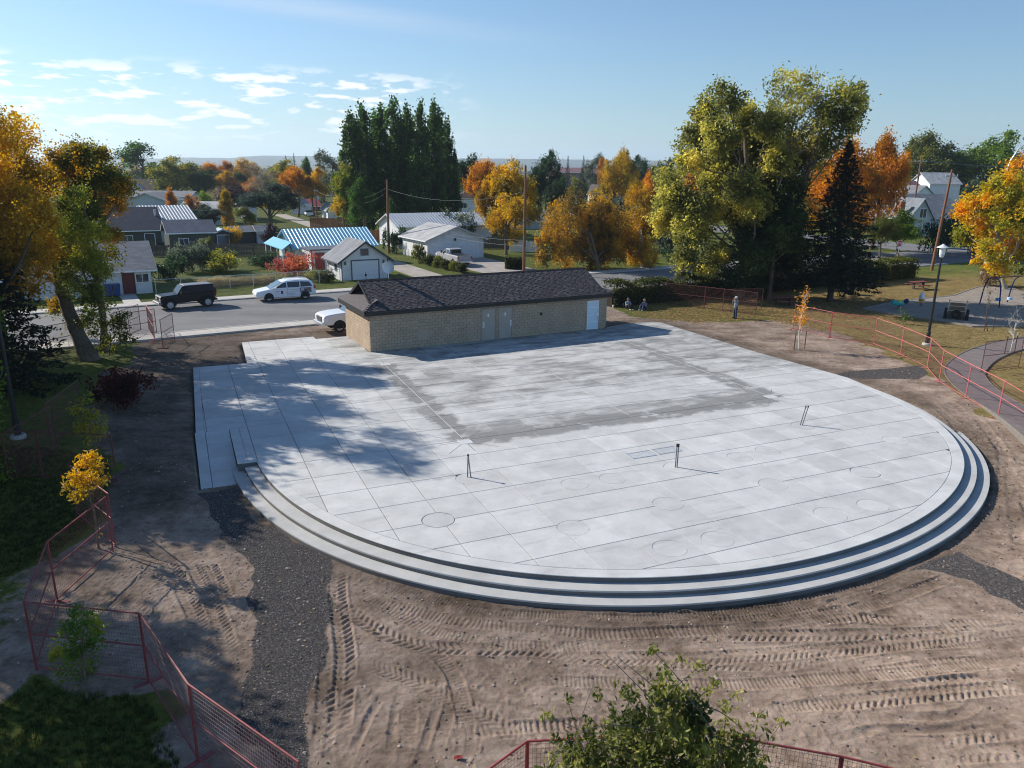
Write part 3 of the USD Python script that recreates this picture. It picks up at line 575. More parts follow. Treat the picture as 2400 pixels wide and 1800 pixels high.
# ------------------------------------------------------------------ far hills
def hills(name, dist, prof, col, seed):
    xs = np.linspace(-900, 3100, 260); top = np.interp(xs, [q[0] for q in prof], [q[1] - 5 for q in prof]) + (meshkit.fbm(np.c_[xs / 45, xs * 0, xs * 0], 4, seed) - .5) * 5
    rows = [(-.42, 0), (-.3, .18), (-.2, .45), (-.1, .75), (-.04, .94), (0, 1.0), (.06, .8), (.16, .3), (.3, 0)]; V = []
    crest = np.array([np.r_[depth_place(x, dist)[:2], height_at(depth_place(x, dist), y)] for x, y in zip(xs, top)])
    for k, (o, hgt) in enumerate(rows):
        j = (meshkit.fbm(np.c_[xs / 30, np.full(len(xs), k * 1.7), xs * 0], 3, seed + 3) - .5)
        V.append(np.c_[crest[:, :2] * (1 + o + j[:, None] * .05 * (hgt < 1)), np.where(hgt > 0, crest[:, 2] * np.clip(hgt + j * .25 * (hgt < 1), 0, 1), -30)])
    n = len(xs); V = np.vstack(V); F = [[r * n + i, r * n + i + 1, (r + 1) * n + i + 1, (r + 1) * n + i] for r in range(len(rows) - 1) for i in range(n - 1)]
    struct(name, (V, np.array(F)), plain(name + '_look', col, .95, .3, .003), smooth=True)
hills('hills', 8600, [(-900, 350), (0, 344), (200, 341), (330, 337), (430, 331), (520, 334), (600, 329), (690, 322), (740, 326), (800, 334), (930, 334), (1000, 326), (1060, 322), (1120, 321), (1160, 326), (1260, 330), (1320, 325), (1360, 320), (1430, 320), (1470, 326), (1600, 336), (1900, 345), (3100, 350)], (.045, .06, .075), 2)
hills('foothills', 5200, [(-900, 356), (150, 352), (260, 350), (420, 347), (560, 345), (640, 339), (720, 343), (860, 350), (1000, 346), (1200, 345), (1350, 340), (1480, 344), (1700, 356), (2212, 366), (3100, 372)], (.06, .075, .07), 5)

# ------------------------------------------------------------------ street, pavements, drives
ASPHALT = usdkit.material(stage, L('asphalt'), {
    'g': ('geometry', {}), 'n': ('noise_texture', {'scale': .35, 'detail': 6.0, 'roughness': .65}), 'f': ('noise_texture', {'scale': 60.0, 'detail': 2.0}),
    'mp': ('mapping', {'rotation': (0, 0, -RANG), 'scale': (.02, .55, 1)}), 's': ('noise_texture', {'scale': 1.0, 'detail': 5.0}),
    'a': ('math', {'math_type': 'add'}), 'h': ('math', {'math_type': 'multiply', 'value2': .5}), 'r': ('rgb_ramp', {'ramp': [(.3, (.12, .12, .125)), (.5, (.165, .165, .17)), (.7, (.215, .21, .21))]}),
    'm': ('mix', {'mix_type': 'overlay', 'fac': .25}), 'b': ('bump', {'strength': .4, 'distance': .01}), 'p': ('principled_bsdf', {'roughness': .88, 'specular_ior_level': .25})},
    [('g.position', 'n.vector'), ('g.position', 'f.vector'), ('g.position', 'mp.vector'), ('mp.vector', 's.vector'), ('n.fac', 'a.value1'), ('s.fac', 'a.value2'), ('a.value', 'h.value1'), ('h.value', 'r.fac'),
     ('r.color', 'm.color1'), ('f.color', 'm.color2'), ('m.color', 'p.base_color'), ('f.fac', 'b.height'), ('b.normal', 'p.normal')], surface='p.BSDF')
WALKCON = plain('walk_concrete', (.42, .40, .37), .85, .14, 1.2, bump=.004, bscale=40)
PATHLOOK = plain('path_asphalt', (.17, .145, .14), .9, .15, 2.0, bump=.006, bscale=60)
DRIVE = plain('drive_concrete', (.30, .275, .255), .9, .18, .8, bump=.006, bscale=40)
GRAVEL_PALE = plain('alley_gravel', (.31, .28, .245), .95, .22, .6, bump=.01, bscale=30)
SAND = usdkit.material(stage, L('play_gravel'), {'g': ('geometry', {}), 'n': ('noise_texture', {'scale': 1.1, 'detail': 6.0, 'roughness': .7}), 'v': ('voronoi_texture', {'scale': 26.0}), 'vs': ('separate_color', {}),
    'r': ('rgb_ramp', {'ramp': [(.3, (.20, .17, .145)), (.7, (.31, .27, .23))]}), 'm': ('mix', {'mix_type': 'overlay', 'fac': .3}), 'b': ('bump', {'distance': .02}), 'p': ('principled_bsdf', {'roughness': .95})},
    [('g.position', 'n.vector'), ('g.position', 'v.vector'), ('n.fac', 'r.fac'), ('v.color', 'vs.color'), ('r.color', 'm.color1'), ('v.color', 'm.color2'), ('m.color', 'p.base_color'), ('v.distance', 'b.height'), ('b.normal', 'p.normal')], surface='p.BSDF')
def sheet(name, pts, z, mat, thick=.5, kind='structure', parent=None):
    return tag(obj(name, MB().prism(pts if hasattr(pts, 'exterior') else Polygon(pts), z - thick, z), mat, parent), kind=kind if parent is None else None)
def stpoly(s0, t0, s1, t1): return [tuple(st2w(s, t)[:2]) for s, t in ((s0, t0), (s1, t0), (s1, t1), (s0, t1))]
T_NEAR, T_FAR = 55.9, 67.9
GZ = -.12
sheet('street', stpoly(-160, T_NEAR, 300, T_FAR), GZ + .05, ASPHALT)
sheet('cross_street', stpoly(112, T_FAR - .01, 124, 330), GZ + .046, ASPHALT); sheet('cross_street', stpoly(112, -60, 124, T_NEAR + .01), GZ + .046, ASPHALT)
def walk(name, s0, s1, t0, t1, z, gap=()):
    """Pavement slabs with kerb, cast in bays."""
    w = thing(name, None, None, kind='structure'); i = 0; k = s0
    while k < s1 - .1:
        e = min(k + 3.0, s1)
        if not any(a < (k + e) / 2 < b for a, b in gap): obj('bay', MB().prism(stpoly(k + .01, t0, e - .01, t1), GZ - .5, z), WALKCON, w)
        k = e
    return w
walk('far_pavement', -30, 105, T_FAR + .18, T_FAR + 1.6, GZ + .165, [(32.6, 35.4), (41, 47.5)])
walk('near_pavement', -30, 22, T_NEAR - 1.75, T_NEAR - .18, GZ + .13, [])
kb = thing('kerb', None, None, kind='structure')
for t0, t1 in ((T_FAR, T_FAR + .18), (T_NEAR - .18, T_NEAR)):
    for k in range(-30, 100, 5):
        if t0 > 60 and (32 < k + 2 < 36 or 40 < k + 2 < 48): continue
        if t0 < 60 and (12 < k + 2 < 46): continue
        obj('kerb_stone', MB().prism(stpoly(k + .01, t0, k + 4.99, t1), GZ - .5, GZ + .15), WALKCON, kb)
sheet('drive_apron', stpoly(22, T_NEAR - 1.9, 46, T_NEAR + .4), GZ + .07, GRAVEL_PALE)
sheet('alley', [tuple(st2w(s, t)[:2]) for s, t in ((32.4, T_FAR - .1), (35.6, T_FAR - .1), (36.2, 80), (37.5, 110), (43.5, 118), (45.5, 140), (49.5, 190), (46.5, 190), (42.5, 142), (38.5, 121), (34.4, 112), (33.0, 82))], GZ + .05, GRAVEL_PALE)
sheet('driveway', [tuple(st2w(s, t)[:2]) for s, t in ((41.2, T_FAR - .1), (47.6, T_FAR - .1), (48.4, 87.6), (40.4, 87.6))], GZ + .054, DRIVE)
sheet('front_walk', [tuple(st2w(s, t)[:2]) for s, t in ((4.4, T_FAR + 1.5), (5.7, T_FAR + 1.5), (5.7, 75.9), (4.4, 75.9))], GZ + .06, WALKCON)
# park path beyond the fence and the play area
path = [(2212 + 160, 905), (2212, 880), (2110, 872), (2080, 845), (2060, 800), (2085, 775), (2130, 755), (2212, 735), (2330, 718)]
pl = LineString([tuple(P(*q)[:2]) for q in [(2330, 1000), (2212, 905), (2110, 845), (2075, 805), (2110, 772), (2160, 752), (2240, 735), (2400, 722)]])
sm = np.array([pl.interpolate(k, True).coords[0] for k in np.linspace(0, 1, 60)]); kk = np.exp(-np.linspace(-2, 2, 13) ** 2); kk /= kk.sum()
sm = np.stack([np.convolve(np.pad(sm[:, i], 6, 'edge'), kk, 'valid') for i in (0, 1)], 1)
sheet('park_path', LineString(sm).buffer(1.0, cap_style='flat'), GZ + .06, PATHLOOK)
tag(obj('path_edging', MB().prism(LineString(sm).buffer(1.06, cap_style='flat').difference(LineString(sm).buffer(1.0, cap_style='flat')), GZ - .3, GZ + .085), plain('edging', (.17, .15, .135), .9)), kind='structure')
PLAY = Polygon([tuple(P(*q)[:2]) for q in [(1865, 668), (1940, 652), (2060, 640), (2110, 622), (2145, 618), (2230, 632), (2360, 650), (2400, 700), (2240, 705), (2100, 706), (2010, 690), (1930, 680)]])
sheet('play_gravel', PLAY, GZ + .06, SAND)
tag(obj('play_kerb', MB().prism(PLAY.buffer(.14).difference(PLAY), GZ - .3, GZ + .1), plain('play_kerb_look', (.24, .21, .185), .9)), kind='structure')

# ------------------------------------------------------------------ the pad: slabs, border, steps, ramp
def concrete(name, tint=(.495, .50, .495), wet=True):
    if name in _m: return _m[name]
    nodes = {'g': ('geometry', {}), 'o': ('object_info', {}),
        'mp': ('mapping', {'mapping_type': 'texture', 'location': (PO[0], PO[1], 0), 'rotation': (0, 0, YAW)}), 'xyz': ('separate_xyz', {}),
        'st': ('mapping', {'scale': (.28, 1.5, 1)}), 'n1': ('noise_texture', {'scale': .9, 'detail': 6.0, 'roughness': .65}), 'n2': ('noise_texture', {'scale': 1.0, 'detail': 7.0, 'roughness': .68, 'distortion': .6}), 'n3': ('noise_texture', {'scale': 45.0, 'detail': 2.0}),
        'n4': ('noise_texture', {'scale': .28, 'detail': 3.0}), 'st5': ('mapping', {'scale': (.5, .8, 1)}), 'n5': ('noise_texture', {'scale': .8, 'detail': 5.0, 'roughness': .62, 'distortion': 1.2}),
        'r1': ('map_range', {'from_min': .3, 'from_max': .7, 'to_min': .84, 'to_max': 1.10, 'clamp': True}), 'ro': ('map_range', {'to_min': .91, 'to_max': 1.06}), 'rw': ('map_range', {'to_min': -.07, 'to_max': .07}), 'skr': ('math', {'math_type': 'add'}), 'k1': ('math', {'math_type': 'multiply'}),
        'k2': ('math', {'math_type': 'multiply'}), 'h': ('hsv', {'color': tint}), 'p': ('principled_bsdf', {'roughness': .82, 'specular_ior_level': .3}), 'b': ('bump', {'strength': .5, 'distance': .004})}
    links = [('g.position', 'mp.vector'), ('mp.vector', 'xyz.vector'), ('mp.vector', 'st.vector'), ('g.position', 'n1.vector'), ('st.vector', 'n2.vector'), ('g.position', 'n3.vector'), ('g.position', 'n4.vector'), ('mp.vector', 'st5.vector'), ('st5.vector', 'n5.vector'),
        ('n1.fac', 'r1.value'), ('o.random', 'ro.value'), ('r1.result', 'k1.value1'), ('ro.result', 'k1.value2'), ('n3.fac', 'b.height'), ('b.normal', 'p.normal')]
    if wet:
        # damp marks: along the three channels of the rink rectangle, and streaks that dry out towards its middle.  mapped axes: x = u, y = -v
        def absdiff(n, src, at):
            nodes[n + 's'] = ('math', {'math_type': 'subtract', 'value2': at}); nodes[n] = ('math', {'math_type': 'absolute'}); links.extend([(src, n + 's.value1'), (n + 's.value', n + '.value1')]); return n + '.value'
        def ramp01(n, src, a, b, lo, hi):
            nodes[n] = ('map_range', {'range_type': 'smoothstep', 'from_min': a, 'from_max': b, 'to_min': lo, 'to_max': hi, 'clamp': True}); links.append((src, n + '.value')); return n + '.result'
        def op(n, t, a, b):
            nodes[n] = ('math', {'math_type': t}); links.extend([(a, n + '.value1'), (b, n + '.value2')]); return n + '.value'
        du0, du1, dv0 = absdiff('du0', 'xyz.x', -1.6), absdiff('du1', 'xyz.x', 15.2), absdiff('dv0', 'xyz.y', 1.72)
        inu = op('inu', 'multiply', ramp01('iu0', 'xyz.x', -2.6, -1.0, 0, 1), ramp01('iu1', 'xyz.x', 14.6, 16.2, 1, 0)); inv = op('inv', 'multiply', ramp01('iv0', 'xyz.y', .7, 2.1, 0, 1), ramp01('iv1', 'xyz.y', 15.3, 16.2, 1, 0))
        b0 = op('b0', 'multiply', ramp01('e0', du0, .0, 1.5, .72, 0), inv); b1 = op('b1', 'multiply', ramp01('e1', du1, .0, 1.6, .72, 0), inv); b2 = op('b2', 'multiply', ramp01('e2', dv0, .0, 1.7, .82, 0), inu)
        band = op('band', 'multiply', op('bm2', 'maximum', op('bm', 'maximum', b0, b1), b2), ramp01('bk', 'n1.fac', .34, .60, .45, 1.12))
        inside = op('ins', 'multiply', inu, inv); near = op('nr', 'maximum', ramp01('f2', 'xyz.y', 1.7, 6.5, .52, .14), ramp01('f3', 'xyz.y', 11.0, 15.5, .05, .34)); ins2 = op('ins2', 'multiply', inside, near)
        right = op('rgt', 'multiply', ramp01('g1', 'xyz.x', 13.0, 17.0, 0, .42), ramp01('g2', 'xyz.y', 4.0, 9.0, 0, 1)); left = op('lft', 'multiply', ramp01('g3', 'xyz.x', -1.0, -7.0, .38, .0), ramp01('g4', 'xyz.y', 3.0, 7.0, 0, 1))
        lvl = op('lv', 'maximum', op('lv0', 'maximum', ins2, right), left); lvl = op('lv2', 'maximum', lvl, band)
        op('sk0', 'add', 'n2.fac', 'n5.fac'); nodes['sk1'] = ('math', {'math_type': 'multiply', 'value2': .62}); links.append(('sk0.value', 'sk1.value1')); links.extend([('o.random', 'rw.value'), ('sk1.value', 'skr.value1'), ('rw.result', 'skr.value2')]); streak = op('sk', 'add', lvl, 'skr.value'); wetm = ramp01('wm', streak, .84, 1.20, 0, 1) 
        nodes['wd'] = ('math', {'math_type': 'multiply_add', 'value2': -.56, 'value3': 1.0}); links += [(wetm, 'wd.value1'), ('k1.value', 'k2.value1'), ('wd.value', 'k2.value2')]
        # scattered faint damp clouds elsewhere
        nodes['sc'] = ('map_range', {'range_type': 'smoothstep', 'from_min': .53, 'from_max': .72, 'to_min': 1.0, 'to_max': .80, 'clamp': True}); nodes['k3'] = ('math', {'math_type': 'multiply'})
        links += [('n2.fac', 'sc.value'), ('k2.value', 'k3.value1'), ('sc.result', 'k3.value2'), ('k3.value', 'h.value')]
    else:
        links += [('k1.value', 'h.value')]; nodes.pop('k2'); nodes.pop('skr'); nodes.pop('rw')
    links.append(('h.color', 'p.base_color'))
    _m[name] = usdkit.material(stage, L(name), nodes, links, surface='p.BSDF'); return _m[name]
CONC = concrete('pad_concrete'); RISER_SHADE = concrete('riser_concrete', (.115, .113, .11), False); STEPCON = concrete('step_concrete', (.44, .44, .43), False); JOINT = plain('joint_shadow', (.16, .16, .165), .9, .1)  # riser concrete is darkened to put the shade of the step faces into colour
pad = thing('concrete_pad', None, None, kind='structure')
obj('pad_base', MB().prism(toworld(PAD_UV.buffer(-.004)), -.9, -.02), RISER_SHADE, pad)
RING_UV = Polygon([tuple(p) for p in rim(np.linspace(TH0, TH1, 120), -.46)] + [(21.4, -3.2), (21.2, -6.0), (20.85, -10.0), (20.7, -20.1), (20, -26), (-20, -26), (-20, -19), (-11.55, -18.4), (-11.75, -6.85), (-10.35, -6.85), (-10.35, -2.6)]).buffer(0)
inner = PAD_UV.intersection(RING_UV); border = PAD_UV.difference(RING_UV.buffer(.012))
def slab(poly, name, top=0.0, mat=CONC, b=.008):
    """A cast bay with eased top edges, in pad axes."""
    for g in getattr(poly, 'geoms', [poly]):
        if g.geom_type != 'Polygon' or g.area < .05: continue
        g = g.simplify(.002); w = toworld(g); m_ = MB().prism(w, top - .021, top - .004)
        inn = w.buffer(-b)
        if inn.geom_type == 'Polygon' and inn.area > .02:
            m_.prism(inn, top - .0045, top)
        obj(name, m_, mat, pad)
SU, SV = 1.6655, 1.7281
ROUNDS = []
def cov(fn, x, y, r): w = fn(x, y, 0.0); u_, v__ = w2uv(w[0], w[1]); ROUNDS.append((float(u_), float(v__), r))
for x, y, r in ((75, 880, .52), (960, 647, .5), (1205, 612, .5), (1565, 775, .52), (950, 932, .52), (1575, 1065, .52), (1885, 1005, .5), (280, 612, .52), (1628, 540, .54)): cov(Z2, x, y, r)
for x, y, r in ((695, 983, .52), (1245, 910, .52), (1037, 1162, .54), (1290, 1110, .5), (1425, 718, .5), (665, 780, .5), (495, 820, .5), (870, 633, .5)): cov(Z3, x, y, r)
holes = unary_union([Point(u, v).buffer(r + (.028 if k in (0, 10) else .009), 24) for k, (u, v, r) in enumerate(ROUNDS)])
DR = [(-1.71, -1.53), (-1.5, -15.6), (15.21, -1.93), (15.2, -16.4)]
dholes = unary_union([sbox(u - .27, v - .27, u + .27, v + .27) for u, v in DR])
for j in range(-15, 12):
    for i in range(-9, 14):
        c = sbox(i * SU + .011, j * SV + .011, (i + 1) * SU - .011, (j + 1) * SV - .011).intersection(inner).difference(holes).difference(dholes)
        if not c.is_empty: slab(c, 'slab')
for g in getattr(border, 'geoms', [border]):
    slab(g, 'border_band')
for u, v, r in ROUNDS:
    m_ = MB().prism(toworld(Point(u, v).buffer(r, 24)), -.021, -.003); obj('round_cover', m_, CONC, pad)
# dark sealant joints that fan out from the drains, and the pale channel strips between them
jm = MB()
def strip(a, b, w, z=.003, m_=None):
    a, b = np.array(a), np.array(b); m_ = m_ or jm; m_.prism(toworld(LineString([a, b]).buffer(w / 2, cap_style='flat')), z - .003, z)
for u, v in DR[:3]:
    for k in range(8):
        an = k * PI / 4 + PI / 8 * 0; ln = 1.25 if k % 2 else .9; strip((u + .30 * math.cos(an), v + .30 * math.sin(an)), (u + (.3 + ln) * math.cos(an), v + (.3 + ln) * math.sin(an)), .022)
obj('open_joint', jm, JOINT, pad)
ch = MB(); strip((-1.55, -15.2), (-1.68, -1.95), .035, .004, ch); strip((15.2, -15.9), (15.21, -2.3), .03, .004, ch); strip((6.72, -10.0), (6.72, -2.0), .03, .004, ch)
obj('channel_strip', ch, plain('channel_look', (.47, .48, .49), .7, .1), pad)
for u, v in DR:
    o = uv2w(u, v); dc = thing('drain_cover', ['square pale drain cover at the near left corner of the damp rectangle', 'square drain cover beside the building corner with fanning joints', 'square pale drain cover at the near right corner of the damp rectangle', 'square drain cover lying in the shade near the white door'][DR.index((u, v))], 'drain', (o[0], o[1], 0), YAW)
    fr = MB()
    for sx in (-1, 1): fr.box(sx * .25 - .02, -.27, -.02, sx * .25 + .02, .27, .006); fr.box(-.23, sx * .25 - .02, -.02, .23, sx * .25 + .02, .006)
    obj('frame', fr, plain('drain_frame', (.55, .56, .57), .6), dc)
    obj('plate', MB().bevel_box(-.225, -.225, -.02, .225, .225, .001, .004), plain('drain_plate', (.52, .53, .53), .5), dc)
# steps
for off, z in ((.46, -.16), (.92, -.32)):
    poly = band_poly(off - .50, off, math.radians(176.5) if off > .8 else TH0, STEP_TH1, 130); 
    w = toworld(poly); obj('riser', MB().prism(w, -.95, z - .05), RISER_SHADE, pad, 30); m_ = MB().prism(w, z - .05, z - .006); m_.prism(toworld(band_poly(off - .5, off - .008, math.radians(176.5) if off > .8 else TH0, STEP_TH1, 130)), z - .0065, z); obj('step', m_, STEPCON, pad, 30)
# ramp on the left with its flush kerbs, falling to the soil
def ramp_piece(name, u0, u1, lift, mat):
    v0, v1 = -6.85, -1.5; n = 4
    for k in range(n):
        a, b = v0 + (v1 - v0) * k / n + .012, v0 + (v1 - v0) * (k + 1) / n - .012
        zz = lambda v: -.45 * (v - v0) / (v1 - v0) + lift
        c = [(u0, a), (u1, a), (u1, b), (u0, b)]; w = uv2w([q[0] for q in c], [q[1] for q in c]); top = [zz(a), zz(a), zz(b), zz(b)]
        V = np.r_[np.c_[w, top], np.c_[w, [-.95] * 4]]
        obj(name, MB().add(V, [[3, 2, 1, 0], [0, 1, 5, 4], [1, 2, 6, 5], [2, 3, 7, 6], [3, 0, 4, 7]]), mat, pad)
ramp_piece('ramp_slab', -11.72, -10.76, 0.0, CONC); ramp_piece('ramp_kerb', -12.14, -11.74, .02, CONC)
# steel grates
for k, (x, y, lab) in enumerate(((1390, 458, 'flat steel floor grate with diagonal bars, left of the pair by the centre pipes'), (1555, 430, 'flat steel floor grate with diagonal bars, right of the pair beside a damp stain'))):
    w = Z2(x, y, 0.0); t = thing('floor_grate', lab, 'grate', (w[0], w[1], 0), YAW); fr = MB()
    for sx in (-1, 1): fr.box(sx * .56 - .015, -.30, -.004, sx * .56 + .015, .30, .016); fr.box(-.545, sx * .285 - .015, -.004, .545, sx * .285 + .015, .016)
    obj('frame', fr, plain('galvanised', (.52, .55, .58), .4, .15, metallic=.5), t)
    for i in range(12): obj('bar', MB().cbox((-.50 + i * .0905, 0, .006), (.045, .54, .012)), plain('galvanised', (0, 0, 0)), t)
# pipe stubs with their round patches
def stub(fn, x, y, lab, pairs, cap):
    w = fn(x, y, 0.0); t = thing('pipe_stub', lab, 'pipe', (w[0], w[1], 0)); gm = plain('stub_steel', (.22, .225, .23), .45, .15, metallic=.6)
    for a, b in pairs: obj('pipe', MB().rod((*a, -.05), (*b, .86), .024, 8), gm, t)
    for (a, b) in pairs: obj('cap', MB().rod((b[0], b[1], .84), (b[0], b[1], .84 + cap), .034, 8), plain('stub_cap', (.03, .03, .032), .5), t)
stub(Z2, 275, 603, 'pair of thin steel pipes meeting at the top, left of the three stubs', [((-.06, 0), (-.04, .02)), ((.07, 0), (-.03, -.01))], .06)
stub(Z2, 1617, 538, 'pair of thin upright steel pipes with dark caps at the centre of the pad', [((-.035, 0), (-.03, 0)), ((.035, 0), (.035, 0))], .12)
stub(Z3, 862, 628, 'pair of thin steel pipes leaning right, near the far edge of the pad', [((-.05, 0), (.12, .02)), ((.05, .02), (.24, .05))], .06)

# ------------------------------------------------------------------ shared small builders
def pieces(parent, name, items, limit=300):
    """items: (sort key, mesh arrays, material). The first 'limit' by key become parts of their own, the rest one part per material."""
    items = sorted(items, key=lambda q: q[0]); rest = {}
    for k, (key, mb, mat) in enumerate(items):
        if k < limit: obj(name, mb, mat, parent)
        else: rest.setdefault(mat if isinstance(mat, str) else str(mat.GetPath()), [MB(), mat])[0].add(*mb.get())
    for mb, mat in rest.values(): tag(obj(name + '_mass', mb, mat, parent), kind='stuff')
def camdist(loc, rot, p):
    c, s = math.cos(rot), math.sin(rot); return math.hypot(loc[0] + c * p[0] - s * p[1], loc[1] + s * p[0] + c * p[1])

# ------------------------------------------------------------------ the toilet building
BL, BA = (-8.8754, 45.8983, 0.0), math.radians(28.2656)
tb = thing('toilet_building', 'long low tan block building with dark shingle roof behind the concrete pad', 'building', BL, BA)
BLEN, BDEP, WH = 17.72, 5.3, 2.34
BLOCKS = [plain('tan_block', (.335, .258, .185), .92, .10, 1.2, bump=.004, bscale=60, rnd=.04), plain('tan_block_pale', (.35, .272, .195), .92, .10, 1.2, bump=.004, bscale=60, rnd=.04), plain('tan_block_dark', (.315, .243, .175), .92, .10, 1.2, bump=.004, bscale=60, rnd=.04)]
MORTAR = plain('mortar', (.225, .175, .128), .95, .1)
obj('wall_core', MB().box(.02, .02, -.3, BLEN - .02, BDEP - .02, WH), MORTAR, tb)
rng = np.random.default_rng(11)
bl = []; CH, CW = .1975, .40
OPEN = [(7.70, 8.78, 2.17), (8.98, 10.06, 2.17), (16.13, 17.12, 2.12)]
for c in range(12):
    z0, z1 = c * CH + .007, (c + 1) * CH - .008; off = (c % 2) * CW / 2
    if z1 > WH + .05: continue
    for i in range(-1, int(BLEN / CW) + 1):
        x0, x1 = max(0, i * CW + off + .008), min(BLEN, (i + 1) * CW + off - .008)
        if x1 - x0 < .06: continue
        segs = [(x0, x1)]
        for a, b, h in OPEN:
            if z0 < h - .02: segs = [q for s0, s1 in segs for q in ((s0, min(s1, a)), (max(s0, b), s1)) if q[1] - q[0] > .05]
        for s0, s1 in segs:
            pr = rng.uniform(0, .003); bl.append((camdist(BL, BA, ((s0 + s1) / 2, 0)) + .5 * c * 0, MB().box(s0, -.002 - pr, z0, s1, .1, z1), BLOCKS[rng.choice(3, p=[.55, .25, .2])]))
    for i in range(-1, int(BDEP / CW) + 1):
        y0, y1 = max(.10, i * CW + (CW / 2 - off) + .005), min(BDEP, (i + 1) * CW + (CW / 2 - off) - .005)
        if y1 - y0 < .06: continue
        pr = rng.uniform(0, .005); bl.append((camdist(BL, BA, (0, y0)), MB().box(-.002 - pr, y0, z0, .09, y1, z1), BLOCKS[rng.choice(3, p=[.55, .3, .15])]))
pieces(tb, 'block', bl, 300)
obj('rear_wall', MB().box(0, BDEP, -.3, BLEN, BDEP + .02, WH), BLOCKS[0], tb); obj('right_wall', MB().box(BLEN, .0, -.3, BLEN + .02, BDEP, WH), BLOCKS[0], tb)
obj('wing_wall', MB().box(17.80, .55, -.3, 18.22, .78, 2.22), BLOCKS[2], tb)
# roof: main slopes, hipped skirts with small gablets at both ends
EZ, RZ, EY0, EY1, RY = 2.62, 4.12, -.32, BDEP + .32, BDEP / 2
SL = (RZ - EZ) / (RY - EY0)
XL, XR, HX = -.42, 18.14, .62                      # eave ends, hip run
def zf(y): return EZ + SL * (min(y, BDEP - y) - EY0)
SH = [plain('shingle', (.062, .055, .060), .9, .25, 9.0, bump=.004, bscale=120, rnd=.2), plain('shingle_dark', (.043, .038, .042), .9, .25, 9.0, bump=.004, bscale=120, rnd=.2), plain('shingle_pale', (.085, .076, .080), .9, .25, 9.0, bump=.004, bscale=120, rnd=.15)]
deck = MB(); k0 = .62 * .9
fl = [(XL, EY0, EZ), (XR, EY0, EZ), (XR - HX, EY0 + HX, zf(EY0 + HX)), (XR - HX, RY, RZ), (XL + HX, RY, RZ), (XL + HX, EY0 + HX, zf(EY0 + HX))]
bk = [(x, BDEP - y, z) for x, y, z in fl]
deck.add(fl, [[0, 1, 2], [0, 2, 5], [5, 2, 3], [5, 3, 4]]); deck.add(bk, [[1, 0, 2], [2, 0, 5], [2, 5, 3], [3, 5, 4]])
GX = .55
for xe, sg in ((XL, 1), (XR, -1)):
    gz_ = EZ + SL * (HX + GX); a = (xe, EY0, EZ); b = (xe, EY1, EZ); y_in = EY0 + HX
    deck.add([a, (xe + sg * HX, y_in, zf(y_in)), (xe + sg * (HX + GX), y_in + GX, gz_), (xe + sg * (HX + GX), BDEP - y_in - GX, gz_), (xe + sg * HX, BDEP - y_in, zf(y_in)), b], [[0, 1, 2], [0, 2, 3], [0, 3, 5], [3, 4, 5]] if sg < 0 else [[0, 2, 1], [0, 3, 2], [0, 5, 3], [3, 5, 4]])
    gab = MB().add([(xe + sg * (HX + GX - .02), y_in + GX - .3, gz_ - .25), (xe + sg * (HX + GX - .02), BDEP - y_in - GX + .3, gz_ - .25), (xe + sg * (HX + GX - .02), RY, RZ - .02)], [[0, 1, 2], [2, 1, 0]])
    obj('gablet', gab, plain('gablet_board', (.025, .024, .025), .8), tb)
    rk = MB()
    for s_ in (1, -1):
        y0 = y_in if s_ > 0 else BDEP - y_in; p0 = np.array([xe + sg * HX, y0, zf(y_in)]); p1 = np.array([xe + sg * HX, RY, RZ])
        rk.add([p0 + [0, 0, .03], p1 + [0, 0, .03], p1 + [0, 0, -.17], p0 + [0, 0, -.17], p0 + [sg * .03, 0, .03], p1 + [sg * .03, 0, .03], p1 + [sg * .03, 0, -.17], p0 + [sg * .03, 0, -.17]], [[0, 1, 2, 3], [4, 7, 6, 5], [0, 4, 5, 1], [3, 2, 6, 7]])
    obj('rake_board', rk, plain('black_trim', (.014, .014, .015), .5), tb)
obj('roof', deck, SH[1], tb)
sh = []; cs = .165; slen = math.hypot(RY - EY0, RZ - EZ); un = np.array([0, (RY - EY0) / slen, (RZ - EZ) / slen]); nn = np.array([0, -un[2], un[1]])
for c in range(int(slen / cs)):
    a0 = c * cs; ymid = EY0 + un[1] * a0; x0 = XL + min(HX, (ymid - EY0)) - .0; x1 = XR - min(HX, (ymid - EY0)); x = x0 - rng.uniform(0, .3)
    up = 0
    while x < x1:
        w_ = rng.uniform(.22, .40) if up else rng.uniform(.10, .26); xa, xb = max(x, x0), min(x + w_, x1)
        if xb - xa > .02:
            th = .020 if up else .009; o = np.array([0, EY0, EZ]) + un * (a0 - .03); v = []
            for t_ in (.0015, th):
                for aa in (0, cs + .035):
                    for xx in (xa, xb): v.append(np.array([xx, 0, 0]) + o + un * aa + nn * (t_ if aa == 0 else t_ * .35 + .001))
            sh.append((camdist(BL, BA, (xa, ymid)), MB().add(v, [[0, 1, 3, 2], [4, 6, 7, 5], [0, 4, 5, 1], [1, 5, 7, 3], [3, 7, 6, 2], [2, 6, 4, 0]]), SH[0 if up and rng.random() < .75 else (2 if up else 1)]))
        x += w_ + .004; up = 1 - up
pieces(tb, 'shingle', sh, 300)
cap_ = MB()
for k in range(60):
    xa = XL + HX + k * (XR - XL - 2 * HX) / 60; xb = xa + (XR - XL - 2 * HX) / 60 + .03
    for s_ in (-1, 1): cap_.add([(xa, RY, RZ + .035), (xb, RY, RZ + .028), (xb, RY + s_ * .14, RZ + .028 - .14 * SL), (xa, RY + s_ * .14, RZ + .035 - .14 * SL)], [[0, 1, 2, 3], [3, 2, 1, 0]])
obj('ridge_cap', cap_, SH[0], tb)
